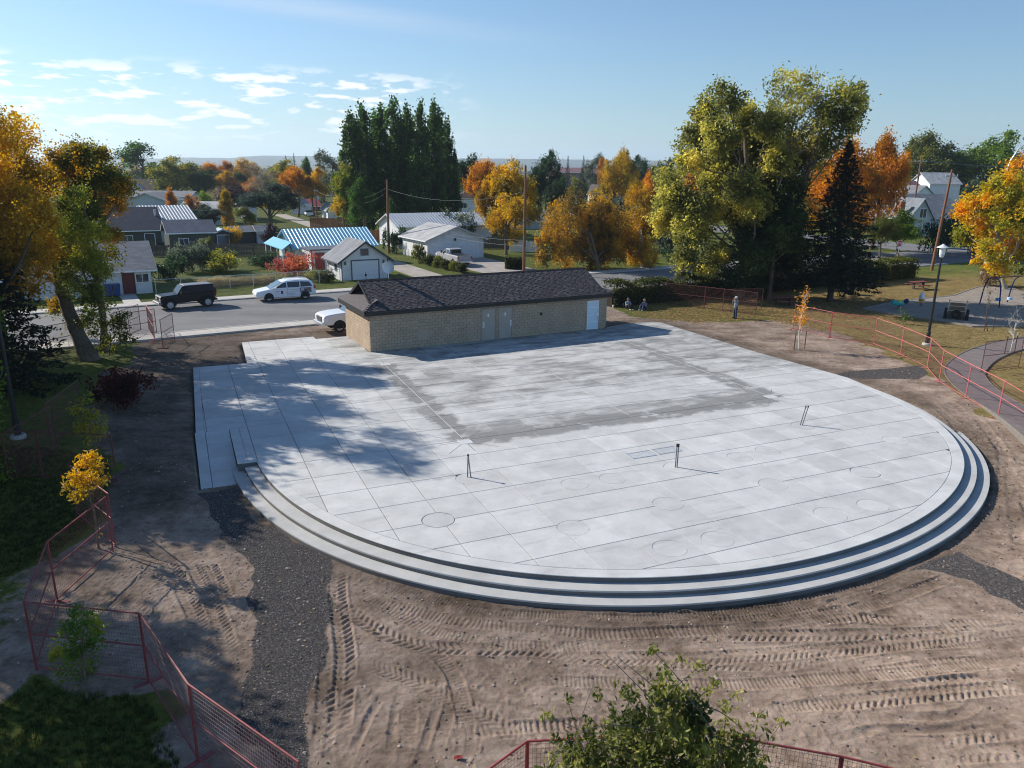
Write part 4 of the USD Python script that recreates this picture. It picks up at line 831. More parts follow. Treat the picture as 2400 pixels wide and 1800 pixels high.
# skirt shingle courses at the near (left) end
sk = MB()
for c in range(7):
    t0, t1 = c * .16, (c + 1) * .16 + .02; x0, x1 = XL + t0, XL + t1; z0, z1 = EZ + SL * t0 + .014, EZ + SL * t1 + .006; ya, yb = EY0 + min(t0, HX), EY1 - min(t0, HX)
    sk.add([(x0, ya, z0), (x1, ya + .0, z1), (x1, yb, z1), (x0, yb, z0), (x0, ya, z0 - .012), (x0, yb, z0 - .012)], [[0, 1, 2, 3], [0, 3, 5, 4]])
obj('skirt_shingles', sk, SH[2], tb)
TRIM = plain('black_trim', (.014, .014, .015), .5)
fa = MB().box(XL + .03, EY0 + .005, EZ - .30, XR - .03, EY0 + .04, EZ - .004); fa.box(XL + .02, EY0 + .04, EZ - .30, XL + .055, EY1 - .04, EZ - .004); fa.box(XR - .055, EY0 + .04, EZ - .30, XR - .02, EY1 - .04, EZ - .004); fa.box(XL + .03, EY1 - .04, EZ - .30, XR - .03, EY1 - .005, EZ - .004)
obj('fascia', fa, TRIM, tb)
obj('gutter', MB().profile([(EY0 - .10, EZ - .03), (EY0 - .10, EZ - .12), (EY0 - .06, EZ - .15), (EY0 + .003, EZ - .15), (EY0 + .003, EZ - .13), (EY0 - .055, EZ - .13), (EY0 - .085, EZ - .11), (EY0 - .085, EZ - .03)], 'x', XL + .1, XR - .1), TRIM, tb)
obj('soffit', MB().box(XL + .05, EY0 + .05, EZ - .29, XR - .05, EY1 - .05, EZ - .26), TRIM, tb)
DGREY = plain('door_grey', (.30, .265, .225), .55, .06, 2.0); FRGREY = plain('frame_grey', (.25, .225, .195), .55, .06); WHITE = plain('white_paint', (.74, .75, .76), .5, .05); STEEL = plain('pull_steel', (.66, .67, .68), .35, .08, metallic=.3); BLACK = plain('black_plastic', (.012, .012, .013), .5)
def figure(kind):
    m_ = MB().prism(Point(0, .075).buffer(.022, 8), 0, .004)
    m_.prism(Polygon([(-.045, .045), (.045, .045), (.05, -.02), (.034, -.02), (.03, .02), (.028, -.11), (.004, -.11), (0, -.035), (-.004, -.11), (-.028, -.11), (-.03, .02), (-.034, -.02), (-.05, -.02)]) if kind == 'man' else Polygon([(-.035, .045), (.035, .045), (.06, -.015), (.046, -.022), (.03, .012), (.055, -.06), (.022, -.06), (.022, -.11), (-.022, -.11), (-.022, -.06), (-.055, -.06), (-.03, .012), (-.046, -.022), (-.06, -.015)]), 0, .004)
    return m_
for k, (a, b, h) in enumerate(OPEN[:2]):
    fr = MB().box(a, -.02, 0, a + .05, .06, h); fr.box(b - .05, -.02, 0, b, .06, h); fr.box(a + .05, -.02, h - .05, b - .05, .06, h); obj('door_frame', fr, FRGREY, tb)
    d_ = obj('door', MB().bevel_box(a + .055, .0, .012, b - .055, .05, h - .055, .004), DGREY, tb); xc = (a + b) / 2
    m_ = figure('woman' if k == 0 else 'man'); v, f = m_.get(); v = np.c_[xc - .04 + v[:, 0] * 1.15, -.002 - v[:, 2], 1.70 + v[:, 1] * 1.15]; obj('toilet_symbol', (v, f[:, ::-1]), WHITE, d_)
    hx = a + .15 if k == 0 else b - .15
    pl_ = MB().box(hx - .06, -.012, .86, hx + .06, -.001, 1.25); obj('push_plate', pl_, STEEL, d_)
    obj('pull_handle', MB().tube([(hx, -.005, .92), (hx, -.06, .94), (hx, -.06, 1.17), (hx, -.005, 1.19)], .014, 6), BLACK, d_)
a, b, h = OPEN[2]
fr = MB().box(a, -.02, 0, a + .05, .06, h); fr.box(b - .05, -.02, 0, b, .06, h); fr.box(a + .05, -.02, h - .05, b - .05, .06, h); obj('door_frame', fr, WHITE, tb)
d_ = obj('door', MB().bevel_box(a + .055, .01, .012, b - .055, .05, h - .055, .004), plain('pale_blue_door', (.50, .60, .68), .5, .05), tb)
for z in (.06, .56, 1.06, 1.62, 2.02): obj('rail', MB().box(a + .06, -.008, z - .022, b - .06, .009, z + .022), WHITE, d_)
obj('lock_box', MB().bevel_box(b - .20, -.04, .98, b - .08, -.009, 1.24, .01), WHITE, d_)
obj('wall_light', MB().bevel_box(12.22, -.09, 1.40, 12.36, -.008, 1.58, .02), BLACK, tb)
for x in (5.35, 12.0):
    lp = obj('soffit_lamp', MB().box(x - .14, -.16, WH - .12, x + .14, -.02, WH - .02), plain('lamp_brass', (.28, .22, .10), .4), tb)
obj('patched_panel', MB().box(3.15, -.0125, .42, 3.85, -.002, 1.18), plain('patch_paint', (.33, .265, .20), .9, .1), tb)
# round dish standing behind the ridge
dp = np.array([.0, 0]); cx, cy = 2.35, RY + .35; ca, sa = math.cos(BA), math.sin(BA)
dw = (BL[0] + ca * cx - sa * cy, BL[1] + sa * cx + ca * cy, RZ - .3)
ds = thing('round_dish', 'round pale grey dish on a short pole on the dark roof ridge', 'dish', dw, 0)
obj('pole', MB().rod((0, 0, -.1), (0, 0, .62), .028, 8), STEEL, ds)
prof = [(0, 0), (.12, .012), (.24, .045), (.34, .10), (.385, .14), (.385, .152), (.34, .112), (.24, .057), (.12, .024), (0, .012)]
m_ = MB().lathe(prof, sides=28); v, f = m_.get(); v = np.c_[v[:, 0], .10 - v[:, 2], v[:, 1] + 1.0]; tl = .0
obj('bowl', (v, f), plain('dish_white', (.62, .64, .66), .35, .08), ds, 40)
ring_ = np.array([[.385 * math.cos(a), -.045, 1 + .385 * math.sin(a)] for a in np.linspace(0, 2 * PI, 33)]); obj('rim', MB().tube(ring_, .013, 5, cap=False), plain('dish_rim', (.45, .46, .47), .5), ds)
obj('bracket', MB().rod((0, 0, .58), (0, .10, .95), .02, 6), STEEL, ds)
cx, cy = .75, RY + .1; vw = (BL[0] + ca * cx - sa * cy, BL[1] + sa * cx + ca * cy, RZ - .2)
vp = thing('roof_mast', 'short thin dark mast at the left end of the dark roof ridge', 'mast', vw); obj('mast', MB().rod((0, 0, -.1), (0, 0, .72), .018, 6), BLACK, vp); obj('clamp', MB().bevel_box(-.05, -.05, .46, .05, .05, .60, .01), BLACK, vp)

# ------------------------------------------------------------------ red hired fence panels
RED = plain('fence_red', (.34, .055, .06), .55, .25, 5.0, rnd=.15); REDX = plain('fence_red_old', (.20, .038, .042), .6, .3, 5.0, rnd=.15); RED_DULL_SHADE = plain('fence_red_dull', (.115, .030, .030), .65, .3, 5.0, rnd=.15); PINKR = plain('fence_red_pale', (.45, .12, .12), .55, .25, 5.0, rnd=.1)  # the dull red also paints shade onto panels under the trees
WIRE = plain('wire_dull', (.13, .05, .05), .6)
def panel(a, b, label, h=1.83, mat=None, feet=True, mesh=True, mid=True, lean=0.0, group=None):
    a, b = np.asarray(a, float), np.asarray(b, float); d = b - a; Ln = float(np.linalg.norm(d[:2])); rot = math.atan2(d[1], d[0]); mat = mat or RED
    t = thing('fence_panel', label, 'fence panel', a, rot, group); dz = d[2]
    P3 = lambda x, z, y=0.0: (x, y + lean * z, z + dz * x / Ln)
    r = .021
    obj('post', MB().rod(P3(.02, -.02), P3(.02, h), r, 8), mat, t); obj('post', MB().rod(P3(Ln - .02, -.02), P3(Ln - .02, h), r, 8), mat, t)
    obj('top_rail', MB().rod(P3(.0, h - .0), P3(Ln, h - .0), r, 8), mat, t); obj('bottom_rail', MB().rod(P3(.02, .08), P3(Ln - .02, .08), r * .9, 8), mat, t)
    if mid: obj('middle_rail', MB().rod(P3(.02, h * .54), P3(Ln - .02, h * .54), r * .9, 8), mat, t)
    if mesh:
        w = MB()
        for x in np.arange(.1, Ln - .05, .075): w.tube([P3(x, .08), P3(x, h)], .0028, 3, cap=False)
        for z in np.arange(.16, h, .10): w.tube([P3(.02, z), P3(Ln - .02, z)], .0034, 3, cap=False)
        tag(obj('wire_mesh', w, WIRE, t), kind='stuff')
    if feet:
        obj('foot', MB().bevel_box(-.05, -.34, -.01, .05, .34, .03, .01), mat, t)
    return t
def run(fn, pts, mat=None, labels=None, feet=True, h=1.83):
    g = [drop(fn, *q) for q in pts]
    for k in range(len(g) - 1): panel(g[k], g[k + 1], labels[k], mat=mat, feet=feet, h=h)
run(lambda x, y, z=-.12: ZE(x, y, z), [(912, 765), (1142, 858), (1375, 970), (1475, 1090), (1705, 1230), (1985, 1392), (2290, 1600)], PINKR,
    ['pink red fence panel left of the black lamp post beyond the pad', 'pink red fence panel standing in front of the black lamp post base', 'short slanted pink red fence panel just right of the black lamp post', 'pink red fence panel across the end of the park path', 'pink red fence panel alongside the park path, second from the right', 'pink red fence panel at the right edge beside the park path'])
run(lambda x, y, z=-.12: ZE(x, y, z), [(215, 630), (530, 705)], RED, ['dull red fence panel beside the orange staked sapling'])
run(lambda x, y, z=-.12: ZE(x, y, z), [(530, 705), (915, 765)], RED, ['dull red fence panel over the leafy lawn between sapling and lamp post'])
run(lambda x, y, z=-.12: ZE(x, y, z), [(1835, 1005), (2165, 960)], RED_DULL_SHADE, ['dark brown fence panel on the lawn beyond the park path'])
run(lambda x, y, z=-.12: Z3(x, y, z), [(-60, -110), (280, -70), (590, -30)], RED_DULL_SHADE, ['red fence panel in the shade behind the standing person', 'red fence panel in the leaf litter right of the standing person'])  # tree shade is put into the colour of these panels
run(P, [(1560, 672), (1645, 670)], RED_DULL_SHADE, ['shade-darkened red fence panel under the large tree by the hedge'])
# left foreground zigzag
LF = [('red steel fence panel in the near left corner, closest to the frame edge', (428, 1645), (660, 1830)), ('red fence panel leading from the green sapling towards the lower edge', (322, 1474), (428, 1645)), ('red fence panel standing just behind the green leafy sapling', (78, 1447), (322, 1474)),
      ('red fence panel at the far left running away from its wooden foot', (78, 1447), (124, 1300)), ('red fence panel slanting towards the yellow sapling', (124, 1300), (245, 1190)), ('tall red fence panel directly behind the yellow sapling', (250, 1182), (166, 1112))]
for k, (lab, a, b) in enumerate(LF): panel(drop(P, *a), drop(P, *b), lab, mat=REDX, feet=k in (0, 1, 4))
panel(drop(P, 254, 1040), drop(P, 93, 1032), 'dark fence panel in deep shade behind the yellow sapling', mat=RED_DULL_SHADE); panel(drop(P, 93, 1032), drop(P, -40, 1035), 'dark fence panel in deep shade at the left frame edge', mat=RED_DULL_SHADE)
panel(drop(P, 125, 968), drop(P, 20, 1040), 'dark slanted fence panel by the shaded lamp post on the left', mat=RED_DULL_SHADE, feet=False); panel(drop(P, 180, 905), drop(P, 110, 965), 'dark fence panel in shade beside the dark red shrub', mat=RED_DULL_SHADE, feet=False)
panel(drop(P, 282, 735), drop(P, 340, 724), 'dark fence panel by the pavement, left of the leaning trunk group', mat=RED_DULL_SHADE); panel(drop(P, 352, 752), drop(P, 378, 736), 'narrow dark fence panel with a blue tag near the soil heap', mat=RED_DULL_SHADE)
panel(drop(P, 335, 737), drop(P, 322, 715), 'pink fence panel seen edge on by the pavement', mat=PINKR); panel(drop(P, 248, 738), drop(P, 305, 713), 'dark fence panel nearest the street, behind the leaning trunk', mat=RED_DULL_SHADE, feet=False)
panel(drop(P, 105, 770), drop(P, 42, 785), 'thin dark fence panel between the spruce and the pavement', mat=RED_DULL_SHADE, feet=False); panel(drop(P, 170, 755), drop(P, 105, 770), 'thin dark fence panel left of the leaning trunk', mat=RED_DULL_SHADE, feet=False)
# panels by the foreground tree at the lower edge
panel(drop(P, 1135, 1780), drop(P, 1500, 1757), 'red fence panel directly behind the near leafy tree top', mat=RED, feet=False); panel(drop(P, 1135, 1780), drop(P, 985, 1905), 'red fence panel left of the near leafy tree top, sloping out of frame', mat=RED, feet=False)
panel(drop(P, 1500, 1757), drop(P, 1790, 1815), 'red fence panel right of the near leafy tree top', mat=REDX, feet=False); panel(drop(P, 1790, 1815), drop(P, 2120, 1905), 'red fence panel at the lower right leaving the frame', mat=REDX, feet=False)

# ------------------------------------------------------------------ vehicles (x forward, y left, z up)
GLASS = plain('tinted_glass', (.012, .014, .017), .06, .05, spec=.7); TYRE = plain('tyre_rubber', (.018, .018, .018), .85, .15, 20.0); ALLOY = plain('alloy', (.50, .50, .51), .35, .1, metallic=.6); UNDER = plain('underbody', (.012, .012, .012), .9)
LAMPW = plain('headlamp', (.72, .74, .76), .15, .05, spec=.7); LAMPR = plain('tail_lamp', (.42, .02, .02), .25, .05, spec=.6); CHROME = plain('chrome_bumper', (.55, .56, .58), .2, .05, metallic=.8)
def paint(name, col, rough=.32): return plain(name, col, rough, .05, 1.5, coat=.35)
def inset(p, r):
    p = np.asarray(p, float); a, b = np.roll(p, 1, 0), np.roll(p, -1, 0)
    e1, e2 = p - a, b - p; e1 /= np.linalg.norm(e1, axis=1, keepdims=True); e2 /= np.linalg.norm(e2, axis=1, keepdims=True)
    n1, n2 = np.c_[-e1[:, 1], e1[:, 0]], np.c_[-e2[:, 1], e2[:, 0]]; n = n1 + n2; n /= (n * n1).sum(1, keepdims=True).clip(.35, 9) * 1.0
    return p + n * r
def slabbody(mb, prof, w, r=.06, top_in=0.0, zb=0.0, zt=1.0):
    """Side outline (x, z), counter-clockwise, pulled across to half-width w with rounded shoulders; top_in narrows it between heights zb and zt."""
    p = np.asarray(prof, float); q = inset(p, r); n = len(p); rows = []
    for y, o in ((-w, q), (-w + r, p), (w - r, p), (w, q)):
        k = np.clip((o[:, 1] - zb) / (zt - zb), 0, 1) * top_in; rows.append(np.c_[o[:, 0], y * (1 - k), o[:, 1]])
    V = np.vstack(rows); F = []
    for a in range(3):
        for i in range(n): j = (i + 1) % n; F += [[a * n + i, (a + 1) * n + i, (a + 1) * n + j, a * n + j]]
    mb.add(V, np.array(F)); t = trimesh.creation.triangulate_polygon(Polygon(q), engine='earcut'); f = np.array(t[1])
    tv = np.array(t[0]); d, idx = cKDTree(q).query(tv); f = idx[f]
    a2 = q[f]; ar = np.cross(a2[:, 1] - a2[:, 0], a2[:, 2] - a2[:, 0]); f[ar < 0] = f[ar < 0][:, ::-1]
    mb.add(np.vstack([rows[0]]), f); mb.add(np.vstack([rows[3]]), f[:, ::-1]); return mb
def sidepane(pts, w, zb, zt, top_in, out=.006):
    """A pane lying on the flank, given its (x, z) outline, for both sides."""
    res = []
    for s in (1, -1):
        v = np.array([[x, s * (w * (1 - np.clip((z - zb) / (zt - zb), 0, 1) * top_in) + out), z] for x, z in pts]); f = [[0, i, i + 1] for i in range(1, len(pts) - 1)]
        if s > 0: f = [q[::-1] for q in f]
        res.append((v, np.array(f)))
    return res
def wheel(parent, x, y, r, w, rim_mat=None, spokes=5):
    s = 1 if y > 0 else -1
    t = MB().lathe([(r * .62, -w / 2), (r * .9, -w / 2), (r, -w / 2 + .04), (r, w / 2 - .04), (r * .9, w / 2), (r * .62, w / 2)], sides=24)
    def turn(m_): v, f = m_.get(); return (np.c_[v[:, 0] + x, y + v[:, 2] * s, v[:, 1] + r], f if s < 0 else f[:, ::-1])
    wh = UsdGeom.Xform.Define(stage, numbered(ppath(parent), 'wheel')).GetPrim()
    obj('tyre', turn(t), TYRE, wh, 35)
    rm = MB().lathe([(.0, .0), (r * .60, .0), (r * .63, w / 2 - .01), (r * .58, w / 2 - .015), (r * .52, .03), (0, .03)], sides=20)
    for k in range(spokes):
        a = k * 2 * PI / spokes; c, si = math.cos(a), math.sin(a); b = MB().box(.05, -.035, .04, r * .6, .035, w / 2 - .03); v, f = b.get(); rm.add(np.c_[v[:, 0] * c - v[:, 1] * si, v[:, 0] * si + v[:, 1] * c, v[:, 2]], f)
    rm.lathe([(0, w / 2 - .02), (.075, w / 2 - .02), (.085, .04)], sides=12); obj('rim', turn(rm), rim_mat or ALLOY, wh)
def arch(parent, x, w, r, z, mat=None):
    for s in (1, -1):
        a = np.linspace(-.25, PI + .25, 15); v = [(x + r * math.cos(t), s * (w + .004), z + r * math.sin(t)) for t in a]
        f = [[0, i, i + 1] for i in range(1, 14)]; obj('wheel_arch', MB().add(v, [q[::-1] for q in f] if s > 0 else f), mat or UNDER, parent)
def car_at(name, label, cat, front, rear, track, ahead, group=None):
    """Root under the middle of the wheelbase; front and rear are where the viewer-side (left) tyres touch."""
    f, r = front[:2], rear[:2]; d = (f - r) / np.linalg.norm(f - r); left = np.array([-d[1], d[0]]); c = (f + r) / 2 - left * track / 2
    return thing(name, label, cat, (c[0], c[1], GZ + .05), math.atan2(d[1], d[0]))
def jeep():
    t = car_at('off_road_car', 'black boxy off-road car with grey roof sheen parked left of the white minivan', 'car', ZA(557, 1390, GZ + .05), ZA(880, 1358, GZ + .05), 1.75, 1); B = plain('black_paint', (.006, .006, .007), .35, .05, spec=.3); wb = 1.475
    body = MB(); slabbody(body, [(2.12, .55), (2.14, 1.02), (2.05, 1.12), (.72, 1.20), (-2.08, 1.20), (-2.12, .55), (-1.0, .50), (1.0, .50)], .80, .05); obj('body', body, B, t, 30)
    cab = MB(); slabbody(cab, [(.78, 1.17), (.36, 1.78), (.25, 1.82), (-2.02, 1.82), (-2.08, 1.76), (-2.10, 1.17)], .76, .05, .10, 1.2, 1.82); obj('cabin', cab, B, t, 30)
    obj('roof_top', MB().bevel_box(-1.98, -.66, 1.815, .22, .66, 1.85, .02), plain('grey_hardtop', (.17, .18, .20), .45, .08), t)  # grey plate paints the sheen on top of the black roof
    for pts in ([(.60, 1.24), (.27, 1.72), (-.28, 1.72), (-.28, 1.24)], [(-.36, 1.24), (-.36, 1.72), (-1.06, 1.72), (-1.06, 1.24)], [(-1.16, 1.24), (-1.16, 1.72), (-1.92, 1.72), (-1.96, 1.24)]):
        for q in sidepane(pts, .76, 1.2, 1.82, .10): obj('side_window', q, GLASS, t)
    obj('windscreen', MB().quad((.80, -.68, 1.21), (.80, .68, 1.21), (.39, .62, 1.76), (.39, -.62, 1.76)), GLASS, t)
    for s in (1, -1):
        for x in (wb, -wb):
            fl = MB(); a = np.linspace(.15, PI - .15, 9)
            fl.tube([(x + .52 * math.cos(k), s * .86, .42 + .50 * math.sin(k)) for k in a], .075, 6); obj('fender_flare', fl, UNDER, t)
            wheel(t, x, s * .80, .40, .26)
        obj('mirror', MB().bevel_box(.50, s * .93 - .09, 1.22, .60, s * .93 + .09, 1.42, .02), UNDER, t)
        h = MB().lathe([(0, .05), (.11, .04), (.12, 0)], sides=14); v, f = h.get(); obj('headlight', (np.c_[2.10 + v[:, 2], s * .52 + v[:, 0], .86 + v[:, 1]], f), LAMPW, t)
        obj('tail_light', MB().box(-2.16, s * .70 - .07, .95, -2.10, s * .70 + .07, 1.18), LAMPR, t)
    arch(t, wb, .80, .50, .42); arch(t, -wb, .80, .50, .42)
    obj('front_bumper', MB().bevel_box(2.12, -.85, .48, 2.34, .85, .66, .03), plain('grey_bumper', (.22, .22, .23), .45), t); obj('rear_bumper', MB().bevel_box(-2.28, -.80, .48, -2.10, .80, .64, .03), UNDER, t)
    sp = MB().lathe([(.0, .10), (.24, .10), (.34, .12), (.40, .06), (.40, -.10), (.2, -.12)], sides=22); v, f = sp.get(); obj('spare_wheel', (np.c_[-2.26 - v[:, 2], v[:, 0] + .05, v[:, 1] + 1.08], f), TYRE, t, 35)
    g = MB()
    for k in range(7): g.box(2.135, -.36 + k * .11, .74, 2.15, -.30 + k * .11, 1.0)
    obj('grille', g, UNDER, t)
jeep()
def van():
    t = car_at('minivan', 'white minivan with grey collage graphic on its rear flank, parked on the street', 'minivan', ZA(1410, 1315, GZ + .05), ZA(1710, 1295, GZ + .05), 1.68, 1); W = paint('white_car_paint', (.72, .73, .75)); wb = 1.54; w = .98
    body = MB(); slabbody(body, [(2.52, .38), (2.60, .62), (2.50, .86), (1.35, 1.06), (.95, 1.10), (-2.30, 1.12), (-2.48, .95), (-2.52, .40), (-1.0, .26), (1.0, .26)], w, .09); obj('body', body, W, t, 35)
    cab = MB(); slabbody(cab, [(1.42, 1.02), (.35, 1.60), (-.1, 1.70), (-1.2, 1.73), (-2.0, 1.68), (-2.22, 1.55), (-2.44, 1.0)], w - .01, .08, .15, 1.08, 1.73); obj('cabin', cab, W, t, 35)
    for pts in ([(.98, 1.13), (.30, 1.52), (.02, 1.57), (.02, 1.13)], [(-.06, 1.13), (-.06, 1.58), (-1.10, 1.60), (-1.10, 1.13)], [(-1.18, 1.13), (-1.18, 1.60), (-1.96, 1.53), (-2.20, 1.16)]):
        for q in sidepane(pts, w - .01, 1.08, 1.73, .15, .004): obj('side_window', q, GLASS, t)
    obj('windscreen', MB().quad((1.40, -.84, 1.06), (1.40, .84, 1.06), (.40, .76, 1.60), (.40, -.76, 1.60)), plain('windscreen_glass', (.10, .14, .18), .08, .05, spec=.7), t)
    obj('rear_window', MB().quad((-2.27, .78, 1.48), (-2.27, -.78, 1.48), (-2.43, -.82, 1.10), (-2.43, .82, 1.10)), GLASS, t)
    arch(t, wb, w, .40, .36); arch(t, -wb, w, .40, .36)
    for s in (1, -1):
        for x in (wb, -wb): wheel(t, x, s * (w - .10), .345, .23)
        obj('headlight', MB().add([(2.58, s * .62, .72), (2.54, s * .92, .72), (2.28, s * .985, .86), (2.40, s * .70, .90)], [[0, 1, 2, 3], [3, 2, 1, 0]]), LAMPW, t)
        obj('tail_light', MB().box(-2.47, s * .90 - .085, .92, -2.32, s * .90 + .085, 1.22), LAMPR, t)
        obj('mirror', MB().bevel_box(.88, s * 1.07 - .1, 1.10, .98, s * 1.07 + .1, 1.26, .02), W, t); obj('roof_rail', MB().tube([(-.1, s * .74, 1.70), (-.15, s * .74, 1.76), (-1.7, s * .74, 1.77), (-1.8, s * .74, 1.72)], .018, 6), W, t)
    bl_ = lambda x0, z0, x1, z1: MB().quad((x0, w + .004, z0), (x1, w + .004, z0), (x1, w + .004, z1), (x0, w + .004, z1))
    g = lambda n, c: plain(n, c, .4, .45, 9.0)
    col = obj('collage_graphic', bl_(-1.10, .62, -2.10, 1.07), g('collage_grey', (.16, .16, .19)), t)
    for x0, z0, x1, z1, c in ((-1.2, .80, -1.45, 1.02, 'collage_pale'), (-1.5, .66, -1.72, .9, 'collage_dark'), (-1.78, .82, -2.05, 1.0, 'collage_rust')): obj('picture', MB().quad((x0, w + .006, z0), (x1, w + .006, z0), (x1, w + .006, z1), (x0, w + .006, z1)), g(c, {'collage_pale': (.42, .42, .46), 'collage_dark': (.05, .05, .07), 'collage_rust': (.25, .10, .09)}[c]), col)
    em = obj('emblem', bl_(.52, .60, .34, .88), g('emblem_purple', (.17, .04, .10)), t); obj('emblem_bar', MB().quad((.50, w + .006, .66), (.36, w + .006, .66), (.36, w + .006, .72), (.50, w + .006, .72)), g('emblem_blue', (.06, .07, .22)), em)
    obj('door_line', MB().box(-.02, w + .001, .42, -.035, w + .004, 1.10), UNDER, t); obj('door_line', MB().box(-1.10, w + .001, .95, .0, w + .004, .965), UNDER, t); obj('swash', MB().add([(.1, w + .005, .66), (-1.1, w + .005, .84), (-1.1, w + .005, .855), (.1, w + .005, .675)], [[3, 2, 1, 0], [0, 1, 2, 3]]), UNDER, t)
    lines = MB()
    for z, x0, x1 in ((.86, 1.0, .62), (.79, .96, .66), (.56, -.05, -.75), (.50, -.1, -.6)): lines.box(x1, w + .001, z, x0, w + .004, z + .025)
    obj('lettering', lines, g('letter_grey', (.22, .22, .25)), t)
van()
def pickup(name, label, loc, rot, col, paintname, tail=True, length=(2.95, -3.0), cover=False):
    t = thing(name, label, 'pickup truck', loc, rot); Wt = paint(paintname, col); w = .99; fx, rx = length; wbf, wbr = 1.85, -1.75
    body = MB(); slabbody(body, [(fx - .06, .55), (fx + .02, .80), (fx, 1.06), (fx - .10, 1.20), (fx - .35, 1.27), (2.0, 1.33), (1.30, 1.36), (1.25, 1.28), (-.72, 1.28), (-.74, 1.27), (rx, 1.27), (rx, .60), (-1.0, .50), (1.0, .50)], w, .07); obj('body', body, Wt, t, 35)
    cab = MB(); slabbody(cab, [(1.32, 1.26), (.55, 1.84), (.35, 1.90), (-.45, 1.90), (-.62, 1.84), (-.74, 1.26)], w - .03, .07, .16, 1.28, 1.9); obj('cabin', cab, Wt, t, 35)
    for pts in ([(.98, 1.33), (.50, 1.76), (.12, 1.78), (.12, 1.33)], [(.04, 1.33), (.04, 1.78), (-.48, 1.78), (-.60, 1.33)]):
        for q in sidepane(pts, w - .03, 1.28, 1.9, .16, .005): obj('side_window', q, GLASS, t)
    obj('windscreen', MB().quad((1.30, -.84, 1.30), (1.30, .84, 1.30), (.60, .74, 1.82), (.60, -.74, 1.82)), plain('windscreen_glass', (.10, .14, .18), .08, .05, spec=.7), t)
    obj('rear_window', MB().quad((-.745, .68, 1.34), (-.745, -.68, 1.34), (-.65, -.62, 1.78), (-.65, .62, 1.78)), GLASS, t)
    obj('bed_cover' if cover else 'bed_floor', MB().box(rx + .08, -w + .12, 1.262, -.82, w - .12, 1.278), plain('bed_dark', (.015, .015, .016), .6), t)
    arch(t, wbf, w, .47, .42); arch(t, wbr, w, .47, .42)
    for s in (1, -1):
        for x in (wbf, wbr): wheel(t, x, s * (w - .12), .40, .27)
        obj('headlight', MB().bevel_box(fx - .30, s * .80 - .20, .84, fx + .02, s * .80 + .20, 1.12, .05), LAMPW, t); obj('tail_light', MB().box(rx - .012, s * .90 - .085, .86, rx + .1, s * .90 + .085, 1.20), LAMPR, t)
        obj('mirror', MB().bevel_box(1.0, s * 1.12 - .11, 1.32, 1.10, s * 1.12 + .11, 1.56, .02), UNDER, t)
    obj('grille', MB().bevel_box(fx - .04, -.58, .80, fx + .05, .58, 1.14, .03), plain('grille_dark', (.06, .06, .065), .4), t); obj('front_bumper', MB().bevel_box(fx - .06, -.96, .48, fx + .16, .96, .76, .04), CHROME, t); obj('rear_bumper', MB().bevel_box(rx - .16, -.92, .48, rx + .02, .92, .68, .03), CHROME, t)
    if tail: obj('tailgate_panel', MB().box(rx - .008, -.78, .76, rx + .05, .78, 1.22), Wt, t); obj('number_plate', MB().box(rx - .17, -.16, .52, rx - .155, .16, .64), plain('plate', (.6, .6, .62), .5), t)
    return t
fw = ZA(2012, 1580, GZ + .07); dv = -np.array([math.cos(RANG), math.sin(RANG)]); lf = np.array([-dv[1], dv[0]]); c = fw[:2] - dv * 1.85 - lf * .87
pickup('pickup_truck', 'white pickup truck half hidden behind the left end of the block building', (c[0], c[1], GZ + .07), RANG + PI, (.66, .67, .69), 'white_truck_paint')
c = ZB(1622, 645, GZ + .06); c = c[:2] + RN * 3.0; pickup('pickup_truck', 'silver pickup truck with dark bed cover in the driveway of the double garage', (c[0], c[1], GZ + .06), RANG + PI / 2, (.34, .34, .36), 'silver_paint', cover=True)
for (x, y), lab, cl_ in (((272, 208), 'small white car parked far up the alley by the pale garage', (.7, .7, .72)),):
    c = ZB(x, y); t = thing('parked_car', lab, 'car', c, RANG + 1.4); b_ = MB(); slabbody(b_, [(2.1, .35), (2.15, .7), (1.0, .92), (-1.9, .95), (-2.1, .75), (-2.1, .35)], .85, .08); obj('body', b_, paint('white_car_paint', cl_), t); b_ = MB(); slabbody(b_, [(1.0, .9), (.35, 1.38), (-1.1, 1.40), (-1.8, .92)], .80, .06, .15, .9, 1.4); obj('cabin', b_, GLASS, t)
    for s in (1, -1):
        for x_ in (1.3, -1.3): wheel(t, x_, s * .76, .31, .2)

# ------------------------------------------------------------------ park and street furniture
LAMPBLACK = plain('lamp_black', (.012, .012, .013), .5, .1); FOOTC = plain('foot_concrete', (.45, .44, .42), .9)
def lamp_post(p, label, lean=(0, 0)):
    t = thing('lamp_post', label, 'lamp post', p); H = 6.25
    obj('footing', MB().lathe([(0, .16), (.27, .16), (.30, .12), (.31, -.3)], sides=16), FOOTC, t)
    obj('base_sleeve', MB().lathe([(.0, .95), (.10, .95), (.13, .90), (.14, .16)], sides=12), LAMPBLACK, t)
    obj('pole', MB().tube([(0, 0, .2), (0, 0, 3), (0, 0, H - .25)], [.10, .085, .065], 10), LAMPBLACK, t)
    obj('collar', MB().lathe([(.07, H - .3), (.12, H - .26), (.16, H - .12), (.15, H - .08), (0, H - .08)], sides=14), plain('lamp_pale', (.55, .57, .58), .5), t)
    obj('diffuser', MB().lathe([(0, H - .08), (.17, H - .08), (.20, H + .36), (0, H + .36)], sides=16), plain('lamp_diffuser', (.66, .70, .72), .3), t, 40)
    obj('hat', MB().lathe([(0, H + .60), (.06, H + .59), (.12, H + .52), (.38, H + .38), (.39, H + .35), (0, H + .37)], sides=18), plain('lamp_pale', (0, 0, 0)), t, 40)
lamp_post(ZE(1372, 770), 'black lamp post with a white lantern standing beyond the pad on the lawn')
